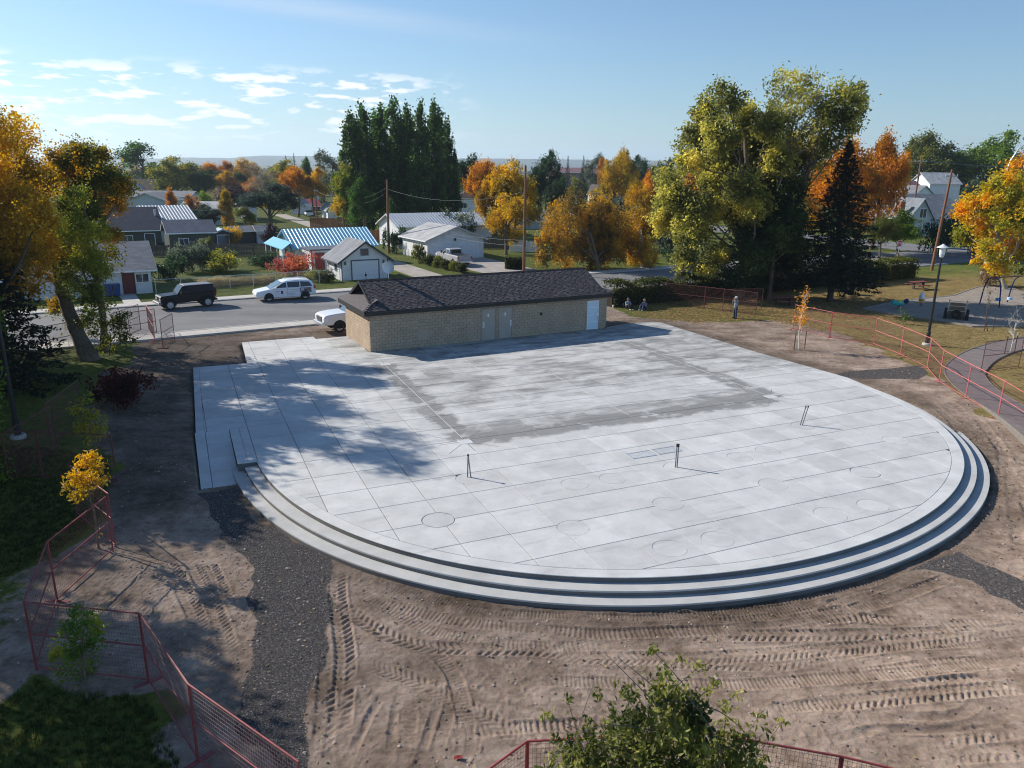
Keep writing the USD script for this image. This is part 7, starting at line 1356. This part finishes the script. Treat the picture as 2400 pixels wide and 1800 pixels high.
# trees of the town
ROWS = [('round', 'olive_gold', 268, 150, 350, 74, 'yellow green tree right behind the orange crown at the left'), ('conifer', 'purple', 318, 250, 366, 46, 'dark bare conifer behind the cream dormer house'), ('airy', 'green', 366, 245, 309, 92, 'tall lopsided green cottonwood above the cream dormer'), ('round', 'olive_gold', 425, 232, 340, 84, 'olive gold tree right of the tall green cottonwood'), ('round', 'dark_green', 478, 230, 364, 62, 'dark green rounded tree left of the orange treeline'),
    ('round', 'orange', 502, 275, 353, 56, 'orange tree in the line left of the pole'), ('round', 'rust', 536, 285, 350, 60, 'rust brown tree in the middle of the far orange line'), ('round', 'gold', 565, 280, 344, 52, 'golden tree at the right end of the orange line'), ('bare', 'tan', 598, 240, 352, 74, 'grey tan half bare tree behind the big dark tree'), ('round', 'olive_gold', 640, 260, 346, 62, 'yellow olive tree left of the round orange maple'), ('conifer', 'spruce', 650, 330, 337, 22, 'narrow dark spruce left above the round maple'), ('conifer', 'spruce', 666, 330, 332, 22, 'narrow dark spruce right of its twin'),
    ('column', 'poplar', 690, 260, 342, 26, 'small far poplar behind the round orange maple'), ('conifer', 'spruce', 716, 240, 333, 26, 'dark spruce left of the pale bare tree'), ('round', 'orange', 668, 180, 361, 56, 'round orange maple by the far alley pole'), ('round', 'gold', 700, 182, 364, 50, 'golden maple joined to the round orange one'), ('airy', 'sage', 742, 220, 326, 62, 'pale thin tree left of the poplar row'), ('round', 'blue_green', 612, 145, 398, 100, 'big dark grey green tree behind the dark fence'), ('round', 'purple', 536, 165, 400, 58, 'dark purple leaved tree above the garden sheds'),
    ('column', 'orange', 412, 140, 406, 27, 'slim orange tree above the striped roof'), ('round', 'rust', 459, 143, 421, 36, 'small rust orange tree right of the slim orange one'), ('round', 'lime', 484, 160, 414, 34, 'yellow lime tree behind the dark shrubs'), ('column', 'yellow', 521, 146, 411, 30, 'slim yellow tree left of the big dark tree'), ('round', 'blue_green', 482, 128, 442, 62, 'dark bushy tree behind the green wing'), ('round', 'lime', 431, 128, 442, 34, 'small green tree under the slim orange one'), ('round', 'yellow', 612, 170, 410, 26, 'small yellow crown above the big dark tree'), ('round', 'olive', 560, 135, 448, 40, 'olive bushy tree in front of the big dark tree'), ('bare', 'tan', 505, 175, 402, 44, 'tan bare tree left of the purple one'),
    ('round', 'green_gold', 775, 128, 360, 68, 'yellow green tree at the left foot of the poplars'), ('round', 'green', 800, 124, 388, 52, 'green tree in front of the poplars'), ('column', 'green', 858, 120, 430, 22, 'slim light green tree before the poplars'), ('round', 'dark_green', 1012, 175, 337, 56, 'dark tree just right of the poplar row'), ('round', 'orange', 1040, 165, 347, 58, 'orange tree right of the poplar row'), ('round', 'yellow', 1112, 112, 352, 92, 'large yellow tree behind the tall brown pole'), ('round', 'gold', 1062, 114, 362, 58, 'golden half of the large yellow tree, on its left'), ('airy', 'yellow', 1090, 104, 420, 82, 'lower yellow tree hanging over the double garage fence'), ('round', 'dark_green', 1172, 165, 328, 66, 'tall dark green tree right of the tall pole'), ('round', 'dark_green', 1190, 150, 385, 46, 'dark green tree below the tall dark one'),
    ('conifer', 'spruce', 1212, 280, 338, 24, 'far dark spruce left of the school'), ('conifer', 'spruce', 1241, 190, 365, 50, 'dark spruce standing before the brown school'), ('conifer', 'spruce', 1243, 300, 337, 24, 'far dark spruce above the school roof'), ('airy', 'sage', 1262, 280, 333, 40, 'pale far tree right of the school spruce'), ('round', 'rust', 1286, 240, 342, 28, 'narrow rust tree right of the school'), ('round', 'yellow', 1306, 178, 335, 74, 'tall yellow tree right of the brown school'), ('round', 'gold', 1322, 205, 324, 50, 'tall golden tree behind the yellow one'), ('round', 'dark_green', 1358, 250, 338, 58, 'dark green far tree right of the golden one'), ('round', 'blue_green', 1402, 260, 345, 62, 'blue green far tree left of the cottonwood'), ('round', 'gold', 1352, 128, 392, 58, 'golden tree below the dark far tree'), ('round', 'orange', 1372, 140, 375, 38, 'orange crown beside the hipped roof'), ('round', 'olive', 1400, 150, 420, 50, 'olive tree under the hipped roof house'),
    ('round', 'orange', 1498, 130, 312, 84, 'rust orange tree seen through the left of the cottonwood'), ('round', 'orange', 1775, 112, 305, 130, 'orange tree seen through the right of the cottonwood'), ('round', 'orange', 1840, 118, 292, 88, 'broad orange tree right of the tall spruce'), ('airy', 'tan', 1838, 125, 290, 50, 'thin pinkish crown above the rust tree'), ('round', 'gold', 1690, 115, 420, 90, 'golden tree behind the dark green tree'), ('round', 'olive', 1928, 240, 288, 96, 'large green tree behind the far cables'), ('round', 'blue_green', 1982, 245, 312, 70, 'dark blue green tree between the two large green ones'), ('round', 'lime', 2056, 238, 288, 118, 'large yellow green tree above the steep white house'), ('round', 'orange', 2150, 210, 300, 96, 'orange tree behind the curved street light'), ('round', 'rust', 2205, 205, 290, 90, 'rust orange tree at the upper right edge'), ('bare', 'tan', 2085, 232, 345, 92, 'tan bare tree right of the steep white house'), ('bare', 'tan', 2128, 235, 352, 56, 'grey bare tree left of the orange maple'),
    ('conifer', 'spruce', 2072, 135, 375, 64, 'dark spruce left of the orange maple'), ('round', 'olive', 1862, 103, 470, 56, 'left half of the round yellow green tree by the street'), ('round', 'lime', 1898, 105, 455, 84, 'round yellow green tree across the street by the blue roof'), ('round', 'yellow', 2110, 100, 470, 40, 'small yellow tree behind the orange maple')]
for shape, colour, px, d, top, w, lab in ROWS: w = w * (1.22 if shape in ('round', 'airy') else 1.0); far_tree({'conifer': 'spruce_tree', 'column': 'slim_tree', 'bare': 'bare_tree', 'airy': 'open_tree'}.get(shape, 'broad_tree'), shape, colour, px, d, top, w, lab, hash_str(lab) % (2 if shape in ('round', 'conifer') else 1))
POP = [(782, 250, 62), (806, 232, 62), (838, 234, 60), (868, 222, 58), (893, 236, 54), (918, 228, 50), (948, 225, 50), (968, 262, 42), (984, 330, 34)]
WORDS = ['first', 'second', 'third', 'fourth', 'fifth', 'sixth', 'seventh', 'eighth', 'last and shortest']
for k, (px, top, w) in enumerate(POP): far_tree('poplar_tree', 'column', 'poplar', px, 132 + (k * 7 % 5) * 2.2, top, w, f'tall dark poplar, {WORDS[k]} from the left in the poplar row', k % 2)
# the far wood that closes the view
wd = UsdGeom.PointInstancer.Define(stage, '/World/far_wood'); tag(wd, 'far wood of autumn trees below the hills', 'wood', kind='stuff'); rng = np.random.default_rng(77)
protos = [('round', c) for c in ('olive', 'gold', 'dark_green', 'rust', 'olive_gold', 'blue_green')] + [('conifer', 'spruce'), ('bare', 'tan')]; pr = []
for k, (sh_, c) in enumerate(protos):
    x = UsdGeom.Xform.Define(stage, f'/World/far_wood/source_{"abcdefgh"[k]}'); x.GetPrim().GetReferences().AddInternalReference(kind_tree(sh_, c)); pr.append(x.GetPath())
wd.CreatePrototypesRel().SetTargets(pr); n = 800; dd = 250 * (1 + 6 * rng.random(n) ** 1.6); px = rng.uniform(-300, 2600, n); pos = np.array([depth_place(a, b) for a, b in zip(px, dd)]); sc = rng.uniform(.62, 1.0, n) * np.where(dd > 500, 1.1, 1.0)
wd.CreatePositionsAttr(Vt.Vec3fArray.FromNumpy(pos.astype(np.float32))); wd.CreateProtoIndicesAttr(Vt.IntArray.FromNumpy(rng.choice(8, n, p=[.2, .15, .17, .1, .16, .1, .07, .05]).astype(np.int32))); wd.CreateScalesAttr(Vt.Vec3fArray.FromNumpy(np.c_[sc * 1.25, sc * 1.25, sc].astype(np.float32)))
ang = rng.uniform(0, 6.28, n); wd.CreateOrientationsAttr(Vt.QuathArray([Gf.Quath(float(math.cos(a / 2)), 0, 0, float(math.sin(a / 2))) for a in ang]))
# the near leafy top at the lower edge
nb_ = np.array([2.6, 9.6, tz(2.6, 9.6)]); rng = np.random.default_rng(41); t = thing('cherry_tree', 'leafy tree top with drooping green leaves at the lower edge', 'tree', nb_)
lb = [lobe(*q[:3], q[3]) for q in ((1400, 1570, 80, 9.4), (1335, 1620, 85, 9.6), (1480, 1590, 85, 9.3), (1560, 1640, 75, 9.7), (1265, 1660, 65, 9.3), (1400, 1690, 140, 9.5), (1560, 1730, 120, 9.8), (1240, 1750, 115, 9.2), (1430, 1510, 44, 9.5), (1490, 1530, 45, 9.7), (1610, 1700, 60, 9.6))]
lb = [(l[0] - nb_[0], l[1] - nb_[1], l[2] - nb_[2], *l[3:]) for l in lb]; cl, (lv, lf) = crown(lb, 620, 11500, .118, rng, .17, .25, up=.15, droop=.75, aspect=.46); mb = MB(); skeleton(mb, (0, 0, -.3), lb, cl, rng, .09, (0.2, 0, 2.2), .3, 200, limb=.42, twig_r=.10); lv2, lf2 = [lv], [lf]; nn_ = len(lv)
for (px, py, d, leafy) in ((1512, 1440, 9.6, 1), (1225, 1510, 9.3, 1), (1290, 1500, 9.6, 1), (1460, 1480, 9.4, 1), (1570, 1530, 9.8, 1), (1615, 1590, 9.7, 1), (1330, 1545, 9.2, 1), (1500, 1500, 9.5, 1), (1190, 1640, 9.1, 1), (1650, 1640, 9.8, 1), (1350, 1500, 9.4, 1), (1640, 1545, 9.8, 1), (1182, 1545, 9.3, 1), (1200, 1590, 9.2, 1), (1435, 1450, 9.5, 1), (1545, 1475, 9.9, 1), (1590, 1500, 9.7, 1), (1270, 1560, 9.4, 1), (1230, 1600, 9.2, 1), (1310, 1415, 9.6, 0), (1340, 1425, 9.7, 0), (1285, 1470, 9.5, 0), (1410, 1405, 9.8, 1), (1660, 1580, 9.9, 1), (1690, 1560, 9.9, 1), (1470, 1420, 9.7, 1), (1380, 1530, 9.3, 1)):
    e = aim(px, py, d) - nb_; o = np.array(lb[rng.integers(len(lb))][:3]); b = bent((o + (e - o) * .05) if True else o, e, rng, .08, 8); mb.tube(b, np.linspace(.014, .004, 8), 4, cap=False)
    if leafy:
        k = rng.choice([3, 4, 5, 6, 7], 34); c = b[k] + rng.normal(size=(34, 3)) * .045; c[:12] = b[-1] + rng.normal(size=(12, 3)) * .05; v, f = leaf_quads(c, .105, rng, .1, .45, .9); lv2.append(v); lf2.append(f + nn_); nn_ += len(v)
obj('branches', mb, plain('cherry_bark', (.15, .12, .10), .8, .2), t); obj('leaves', (np.vstack(lv2), np.vstack(lf2)), leafmat('cherry_leaf', LEAF['cherry'], patch=1.5), t)
# fallen leaves
rng = np.random.default_rng(50)
def scatter_leaves(name, label, poly, n, size, colour):
    x0, y0, x1, y1 = poly.bounds; p = np.c_[rng.uniform(x0, x1, n * 3), rng.uniform(y0, y1, n * 3)]; p = p[shapely.contains_xy(poly, p[:, 0], p[:, 1])][:n]; c = np.c_[p, relief_z(p) + .02]; tag(obj(name, leaf_quads(c, size, rng, 2.5, .7), leaf(colour)), label, 'fallen leaves', kind='stuff')
scatter_leaves('fallen_leaves', 'yellow leaves fallen under the hedge and on the lawn beyond the pad', wpoly([(1320, 660), (1700, 640), (2212, 700), (2212, 850), (1990, 780), (1850, 740), (1700, 700), (1420, 695)]), 4200, .13, 'tan'); scatter_leaves('fallen_leaves', 'pale leaves scattered over the soil in the foreground', wpoly([(0, 1200), (430, 1100), (700, 1230), (1200, 1340), (2100, 1230), (2212, 1659), (0, 1659)]), 260, .075, 'straw'); scatter_leaves('fallen_leaves', 'pale leaves scattered on the soil right of the pad', wpoly([(1450, 700), (2212, 960), (2212, 1180), (1900, 870)]), 700, .10, 'straw')

# small loose matter on the ground
def strew(name, label, cat, poly, n, protos, mats, smin, smax, seed, lift=0.0, sink=.3):
    rng = np.random.default_rng(seed); x0, y0, x1, y1 = poly.bounds; p = np.c_[rng.uniform(x0, x1, n * 4), rng.uniform(y0, y1, n * 4)]; p = p[shapely.contains_xy(poly, p[:, 0], p[:, 1])]; p = p[np.abs(p[:, 0]) < .72 * (p[:, 1] * .962 + 3.04)]; p = p[~shapely.contains_xy(PAD_W.buffer(1.2), p[:, 0], p[:, 1])][:n]; n = len(p)
    pi_ = UsdGeom.PointInstancer.Define(stage, '/World/' + name); tag(pi_, label, cat, kind='stuff'); pr = []
    for k, (m_, mt) in enumerate(zip(protos, mats)): q = usdkit.mesh(stage, f'/World/{name}/source_{"abcd"[k]}', m_.get(), mt); pr.append(q.GetPath())
    pi_.CreatePrototypesRel().SetTargets(pr); sc = smin + (smax - smin) * rng.random(n) ** 2.2; pos = np.c_[p, relief_z(p) + lift]
    pi_.CreatePositionsAttr(Vt.Vec3fArray.FromNumpy(pos.astype(np.float32))); pi_.CreateProtoIndicesAttr(Vt.IntArray.FromNumpy(rng.integers(0, len(pr), n).astype(np.int32))); pi_.CreateScalesAttr(Vt.Vec3fArray.FromNumpy(np.repeat(sc[:, None], 3, 1).astype(np.float32)))
    a = rng.uniform(0, 6.28, n); pi_.CreateOrientationsAttr(Vt.QuathArray([Gf.Quath(float(math.cos(b / 2)), 0, 0, float(math.sin(b / 2))) for b in a]))
def stone(seed):
    r = np.random.default_rng(seed); t = trimesh.creation.icosphere(1, 1.0); v = t.vertices * (1 + .5 * (r.random((len(t.vertices), 1)) - .5)) * np.array([1, .75, .55]); return MB().add(v, t.faces)
def tuft(seed):
    r = np.random.default_rng(seed); m_ = MB()
    for _ in range(9):
        a = r.uniform(0, 6.28); b = np.array([math.cos(a), math.sin(a), 0]) * r.uniform(0, .05); o = np.array([math.cos(a + r.normal() * .7), math.sin(a + r.normal() * .7), 0]) * r.uniform(.02, .07); s_ = np.array([-o[1], o[0], 0]); s_ = s_ / np.linalg.norm(s_) * .006; h = np.array([0, 0, r.uniform(.05, .11)]); m_.add([b - s_, b + s_, b + o * .4 + h * .6 + s_ * .7, b + o * .4 + h * .6 - s_ * .7, b + o + h], [[0, 1, 2], [0, 2, 3], [3, 2, 4]])
    return m_
near = Polygon([(-25, 10), (25, 10), (30, 34), (-25, 34)]); gp_ = GRAVEL.buffer(.35).intersection(near)
strew('gravel_stones', 'loose dark stones on the crushed asphalt strips', 'stones', gp_, 4200, [stone(1), stone(2), stone(3), stone(4)], [plain('stone_dark', (.06, .056, .057), .9), plain('stone_mid', (.10, .095, .095), .9), plain('stone_brown', (.11, .085, .07), .9), plain('stone_grey', (.16, .15, .145), .9)], .009, .034, 61)
strew('soil_clods', 'small clods and pebbles lying on the bare soil', 'clods', SOIL.intersection(Polygon([(-25, 10), (25, 10), (34, 52), (-25, 52)])), 5200, [stone(5), stone(6), stone(7)], [plain('clod_brown', (.22, .16, .12), .95), plain('clod_dark', (.13, .09, .068), .95), plain('clod_pale', (.36, .29, .24), .95)], .010, .05, 62)
lawn = near.difference(SOIL.buffer(.15)).intersection(Polygon([(-25, 10), (-5, 10), (-5, 26), (-25, 30)]))
strew('lawn_grass', 'short grass of the shaded lawn in the near left corner', 'grass', lawn, 15000, [tuft(1), tuft(2), tuft(3)], [leafmat('grass_a', [(.03, .055, .010), (.06, .10, .016), (.11, .14, .025)]), leafmat('grass_b', [(.04, .06, .012), (.09, .11, .02), (.16, .16, .035)]), leafmat('grass_c', [(.10, .10, .025), (.20, .18, .05), (.30, .25, .09)])], .7, 1.5, 63)

# ------------------------------------------------------------------ people
import manifold3d as m3
def hullbody(chains, edge=.035, taub=8):
    """chains of (x, y, z, r): hulls of neighbouring spheres, one continuous smoothed surface."""
    parts = []
    for ch in chains:
        sp = [m3.Manifold.sphere(q[3], 14).translate(tuple(q[:3])) for q in ch]
        parts += [m3.Manifold.batch_hull([a, b]) for a, b in zip(sp, sp[1:])] or sp
    b = m3.Manifold.batch_boolean(parts, m3.OpType.Add).refine_to_length(edge); mm = b.to_mesh(); t = trimesh.Trimesh(mm.vert_properties[:, :3], mm.tri_verts, process=True); trimesh.smoothing.filter_taubin(t, iterations=taub); return (np.array(t.vertices), np.array(t.faces))
SKIN, HAIR = plain('skin', (.38, .22, .15), .6, .08), plain('hair_pale', (.55, .54, .52), .8, .1)
def fingers(wr, dirv, side, r=.011):
    d = np.asarray(dirv, float); s = np.asarray(side, float); w = np.asarray(wr, float); n = np.cross(d, s); out = [[(*w, .028), (*(w + d * .08), .036)]]
    for k, l in zip((-1.5, -.5, .5, 1.5), (.065, .08, .085, .07)): b = w + d * .085 + s * .019 * k; m_ = b + d * l * .55 + n * .012; out.append([(*b, r), (*m_, r * .95), (*(m_ + d * l * .35 + n * .03), r * .8)])
    b = w + d * .03 + s * .035; out.append([(*b, r * 1.15), (*(b + s * .035 + d * .035), r), (*(b + s * .045 + d * .065), r * .9)]); return out
def head(c, face, r=.105):
    c = np.asarray(c, float); f = np.asarray(face, float); up = np.array([0, 0, 1.]); sd = np.cross(up, f)
    return [[(*(c + up * .03), r), (*(c - up * .04 + f * .02), r * .82)], [(*(c + f * (r - .005) - up * .01), .022), (*(c + f * (r + .018) - up * .03), .018)], [(*(c - up * .085 + f * .035), .05), (*(c - up * .06), .06)]] + [[(*(c + sd * s * (r - .01) - up * .015), .024), (*(c + sd * s * (r - .005) + up * .02), .022)] for s in (-1, 1)]
def facebits(t, c, face, r=.105):
    c = np.asarray(c, float); f = np.asarray(face, float); up = np.array([0, 0, 1.]); sd = np.cross(up, f); m_ = MB()
    for s in (-1, 1): m_.sphere(c + f * (r - .012) + sd * s * .036 + up * .012, .012, 1)
    obj('eyes', m_, BLACK, t); obj('mouth', MB().cbox(c + f * (r - .02) - up * .065, (.045, .02, .01), math.atan2(f[1], f[0]) + PI / 2), plain('lip', (.25, .09, .08), .6), t)
# standing: grey jacket, dark jeans, pale cap, both hands raised in front of the face
def standing():
    p = ground((Z4(0, 0)[:2] * 0 + frame(1300, 650, .27125)(1557, 354)[:2])); p[2] = float(relief_z(p[:2])[0]); t = thing('person', 'standing person in grey jacket, dark jeans and pale cap, hands raised to the face', 'person', p, -.35)
    f = np.array([-.75, -.66, 0]); sd = np.cross([0, 0, 1.], f); up = np.array([0, 0, 1.]); q = lambda a, b, c, r: (*(f * a + sd * b + up * c), r); hc = f * .03 + up * 1.60; hands = [f * .27 + sd * s * .07 + up * 1.52 for s in (-1, 1)]
    ch = [[q(0, 0, 1.40, .062), q(.02, 0, 1.50, .058)], [q(0, 0, .98, .14), q(0, 0, 1.2, .14), q(0, 0, 1.34, .13)]] + head(hc, f)
    for s in (-1, 1): ch += [[q(0, s * .09, .92, .09), q(.02, s * .10, .50, .065), q(-.01, s * .11, .09, .045)], [q(0, s * .19, 1.36, .06), q(.09, s * .25, 1.12, .048), q(.25, s * .10, 1.44, .035)]] + fingers(hands[(s + 1) // 2] - f * .03 - up * .05, up * .8 - f * .1, sd * -s * .9)
    obj('body', hullbody(ch, .022, 4), SKIN, t, True); facebits(t, hc, f)
    jk = [[q(0, 0, .90, .165), q(0, 0, 1.15, .165), q(0, 0, 1.36, .14)], [q(0, -.10, 1.36, .09), q(0, .10, 1.36, .09)], [q(0, -.08, .92, .12), q(0, .08, .92, .12)]]
    for s in (-1, 1): jk.append([q(0, s * .17, 1.37, .078), q(.09, s * .25, 1.12, .062), q(.22, s * .12, 1.40, .048)])
    obj('jacket', hullbody(jk), plain('jacket_grey', (.17, .19, .22), .9, .15, 8.0), t, True)
    for s in (-1, 1): jn = hullbody([[q(0, s * .085, .92, .115), q(.02, s * .105, .50, .082), q(-.01, s * .115, .10, .066)]]); obj('trouser_leg', jn, plain('jeans', (.03, .045, .085), .9, .15, 12.0), t, True); obj('shoe', hullbody([[q(-.04, s * .115, .045, .048), q(.15, s * .125, .038, .042)]]), BLACK, t, True)
    obj('cap', hullbody([[(*(hc + up * .07), .107), (*(hc + up * .085), .104)], [(*(hc + up * .06 + f * .08), .05), (*(hc + up * .05 + f * .17), .022)]]), HAIR, t, True); cm = thing('phone', 'dark phone held up by the standing person', 'phone', p + np.array([0, 0, 0]), -.35); obj('case', MB().cbox(f * .33 + up * 1.56, (.15, .014, .075), math.atan2(sd[1], sd[0])), BLACK, cm)
standing()
def sitting(px, py, label, top, legs, rot, cap=None):
    p = ZC(px, py); p[2] = float(relief_z(p[:2])[0]); t = thing('person', label, 'person', p, rot); q = lambda a, b, c, r: (a, b, c, r); hc = np.array([.04, 0, .80]); f = np.array([1., 0, 0])
    ch = [[q(0, 0, .60, .06), q(.02, 0, .70, .055)], [q(0, 0, .16, .14), q(0, 0, .35, .14), q(.02, 0, .54, .13)]] + head(hc, f)
    for s in (-1, 1): ch += [[q(0, s * .10, .13, .10), q(.42, s * .12, .44, .07), q(.62, s * .13, .06, .048)], [q(.02, s * .19, .55, .06), q(.16, s * .24, .34, .048), q(.38, s * .13, .42, .034)]] + fingers((.40, s * .12, .43), (.85, 0, -.3), (0, -s, 0))
    obj('body', hullbody(ch, .024, 4), SKIN, t, True); facebits(t, hc, f); jk = [[q(0, 0, .18, .16), q(0, 0, .36, .165), q(.02, 0, .55, .14)], [q(.02, -.1, .56, .085), q(.02, .1, .56, .085)]]
    for s in (-1, 1): jk.append([q(.02, s * .18, .56, .075), q(.16, s * .24, .35, .06), q(.33, s * .15, .41, .045)])
    obj('shirt', hullbody(jk), top, t, True)
    for s in (-1, 1): obj('trouser_leg', hullbody([[q(0, s * .10, .14, .115), q(.42, s * .12, .45, .085), q(.60, s * .13, .12, .065)]]), legs, t, True); obj('shoe', hullbody([[q(.60, s * .13, .05, .05), q(.76, s * .14, .045, .042)]]), plain('shoe_pale', (.5, .48, .46), .7), t, True)
    obj('hair', hullbody([[(hc[0] - .03, 0, hc[2] + .05, .105), (hc[0] - .02, 0, hc[2] + .075, .10)]]), cap or DARK_BARK, t, True)
sitting(1735, 1378, 'person in pale top seated in the hedge shade nearest the building', plain('top_pale', (.26, .25, .30), .9), plain('trousers_black', (.015, .015, .018), .9), -1.2); sitting(1880, 1385, 'person in grey purple top seated in the hedge shade, further right', plain('top_purple', (.15, .13, .19), .9), plain('jeans', (0, 0, 0)), -2.2)
for k, (x, y, lab) in enumerate(((1700, 1352, 'small white cup left of the seated person by the hedge'), (1612, 1366, 'small white cup on the leaves by the building corner'), (1762, 1362, 'small white cup right of the seated person by the hedge'))):
    p = ZC(x, y); p[2] = float(relief_z(p[:2])[0]); t = thing('paper_cup', lab, 'cup', p); obj('cup', MB().lathe([(0, 0), (.055, 0), (.08, .2), (.07, .2), (0, .05)], sides=12), WHITE, t); obj('lid', MB().lathe([(0, .23), (.08, .225), (.085, .2), (0, .2)], sides=12), WHITE, t)
st_ = thing('red_rag', 'scrap of red cloth lying on the soil near the lower edge', 'rag', drop(P, 990, 1640)); st_z = MB(); rng = np.random.default_rng(3); g = np.array([[x, y] for x in np.linspace(-.085, .085, 7) for y in np.linspace(-.05, .05, 6)]); zz = .03 + .05 * meshkit.noise(np.c_[g * 22, g[:, :1] * 0], 4); obj('cloth', (np.c_[g, zz], np.array([[i * 6 + j, (i + 1) * 6 + j, (i + 1) * 6 + j + 1, i * 6 + j + 1] for i in range(6) for j in range(5)])), plain('rag_red', (.20, .025, .025), .9), st_, True)

# ------------------------------------------------------------------ air
hz = MB().box(-13500, -9500, -31.5, 13500, 14500, 330); 
HAZE = usdkit.material(stage, L('haze_look'), {'v': ('principled_volume', {'color': (.74, .89, 1.0), 'density': 0.000125, 'anisotropy': .3})}, [], volume='v.volume')
tag(obj('haze', hz, HAZE), kind='stuff')
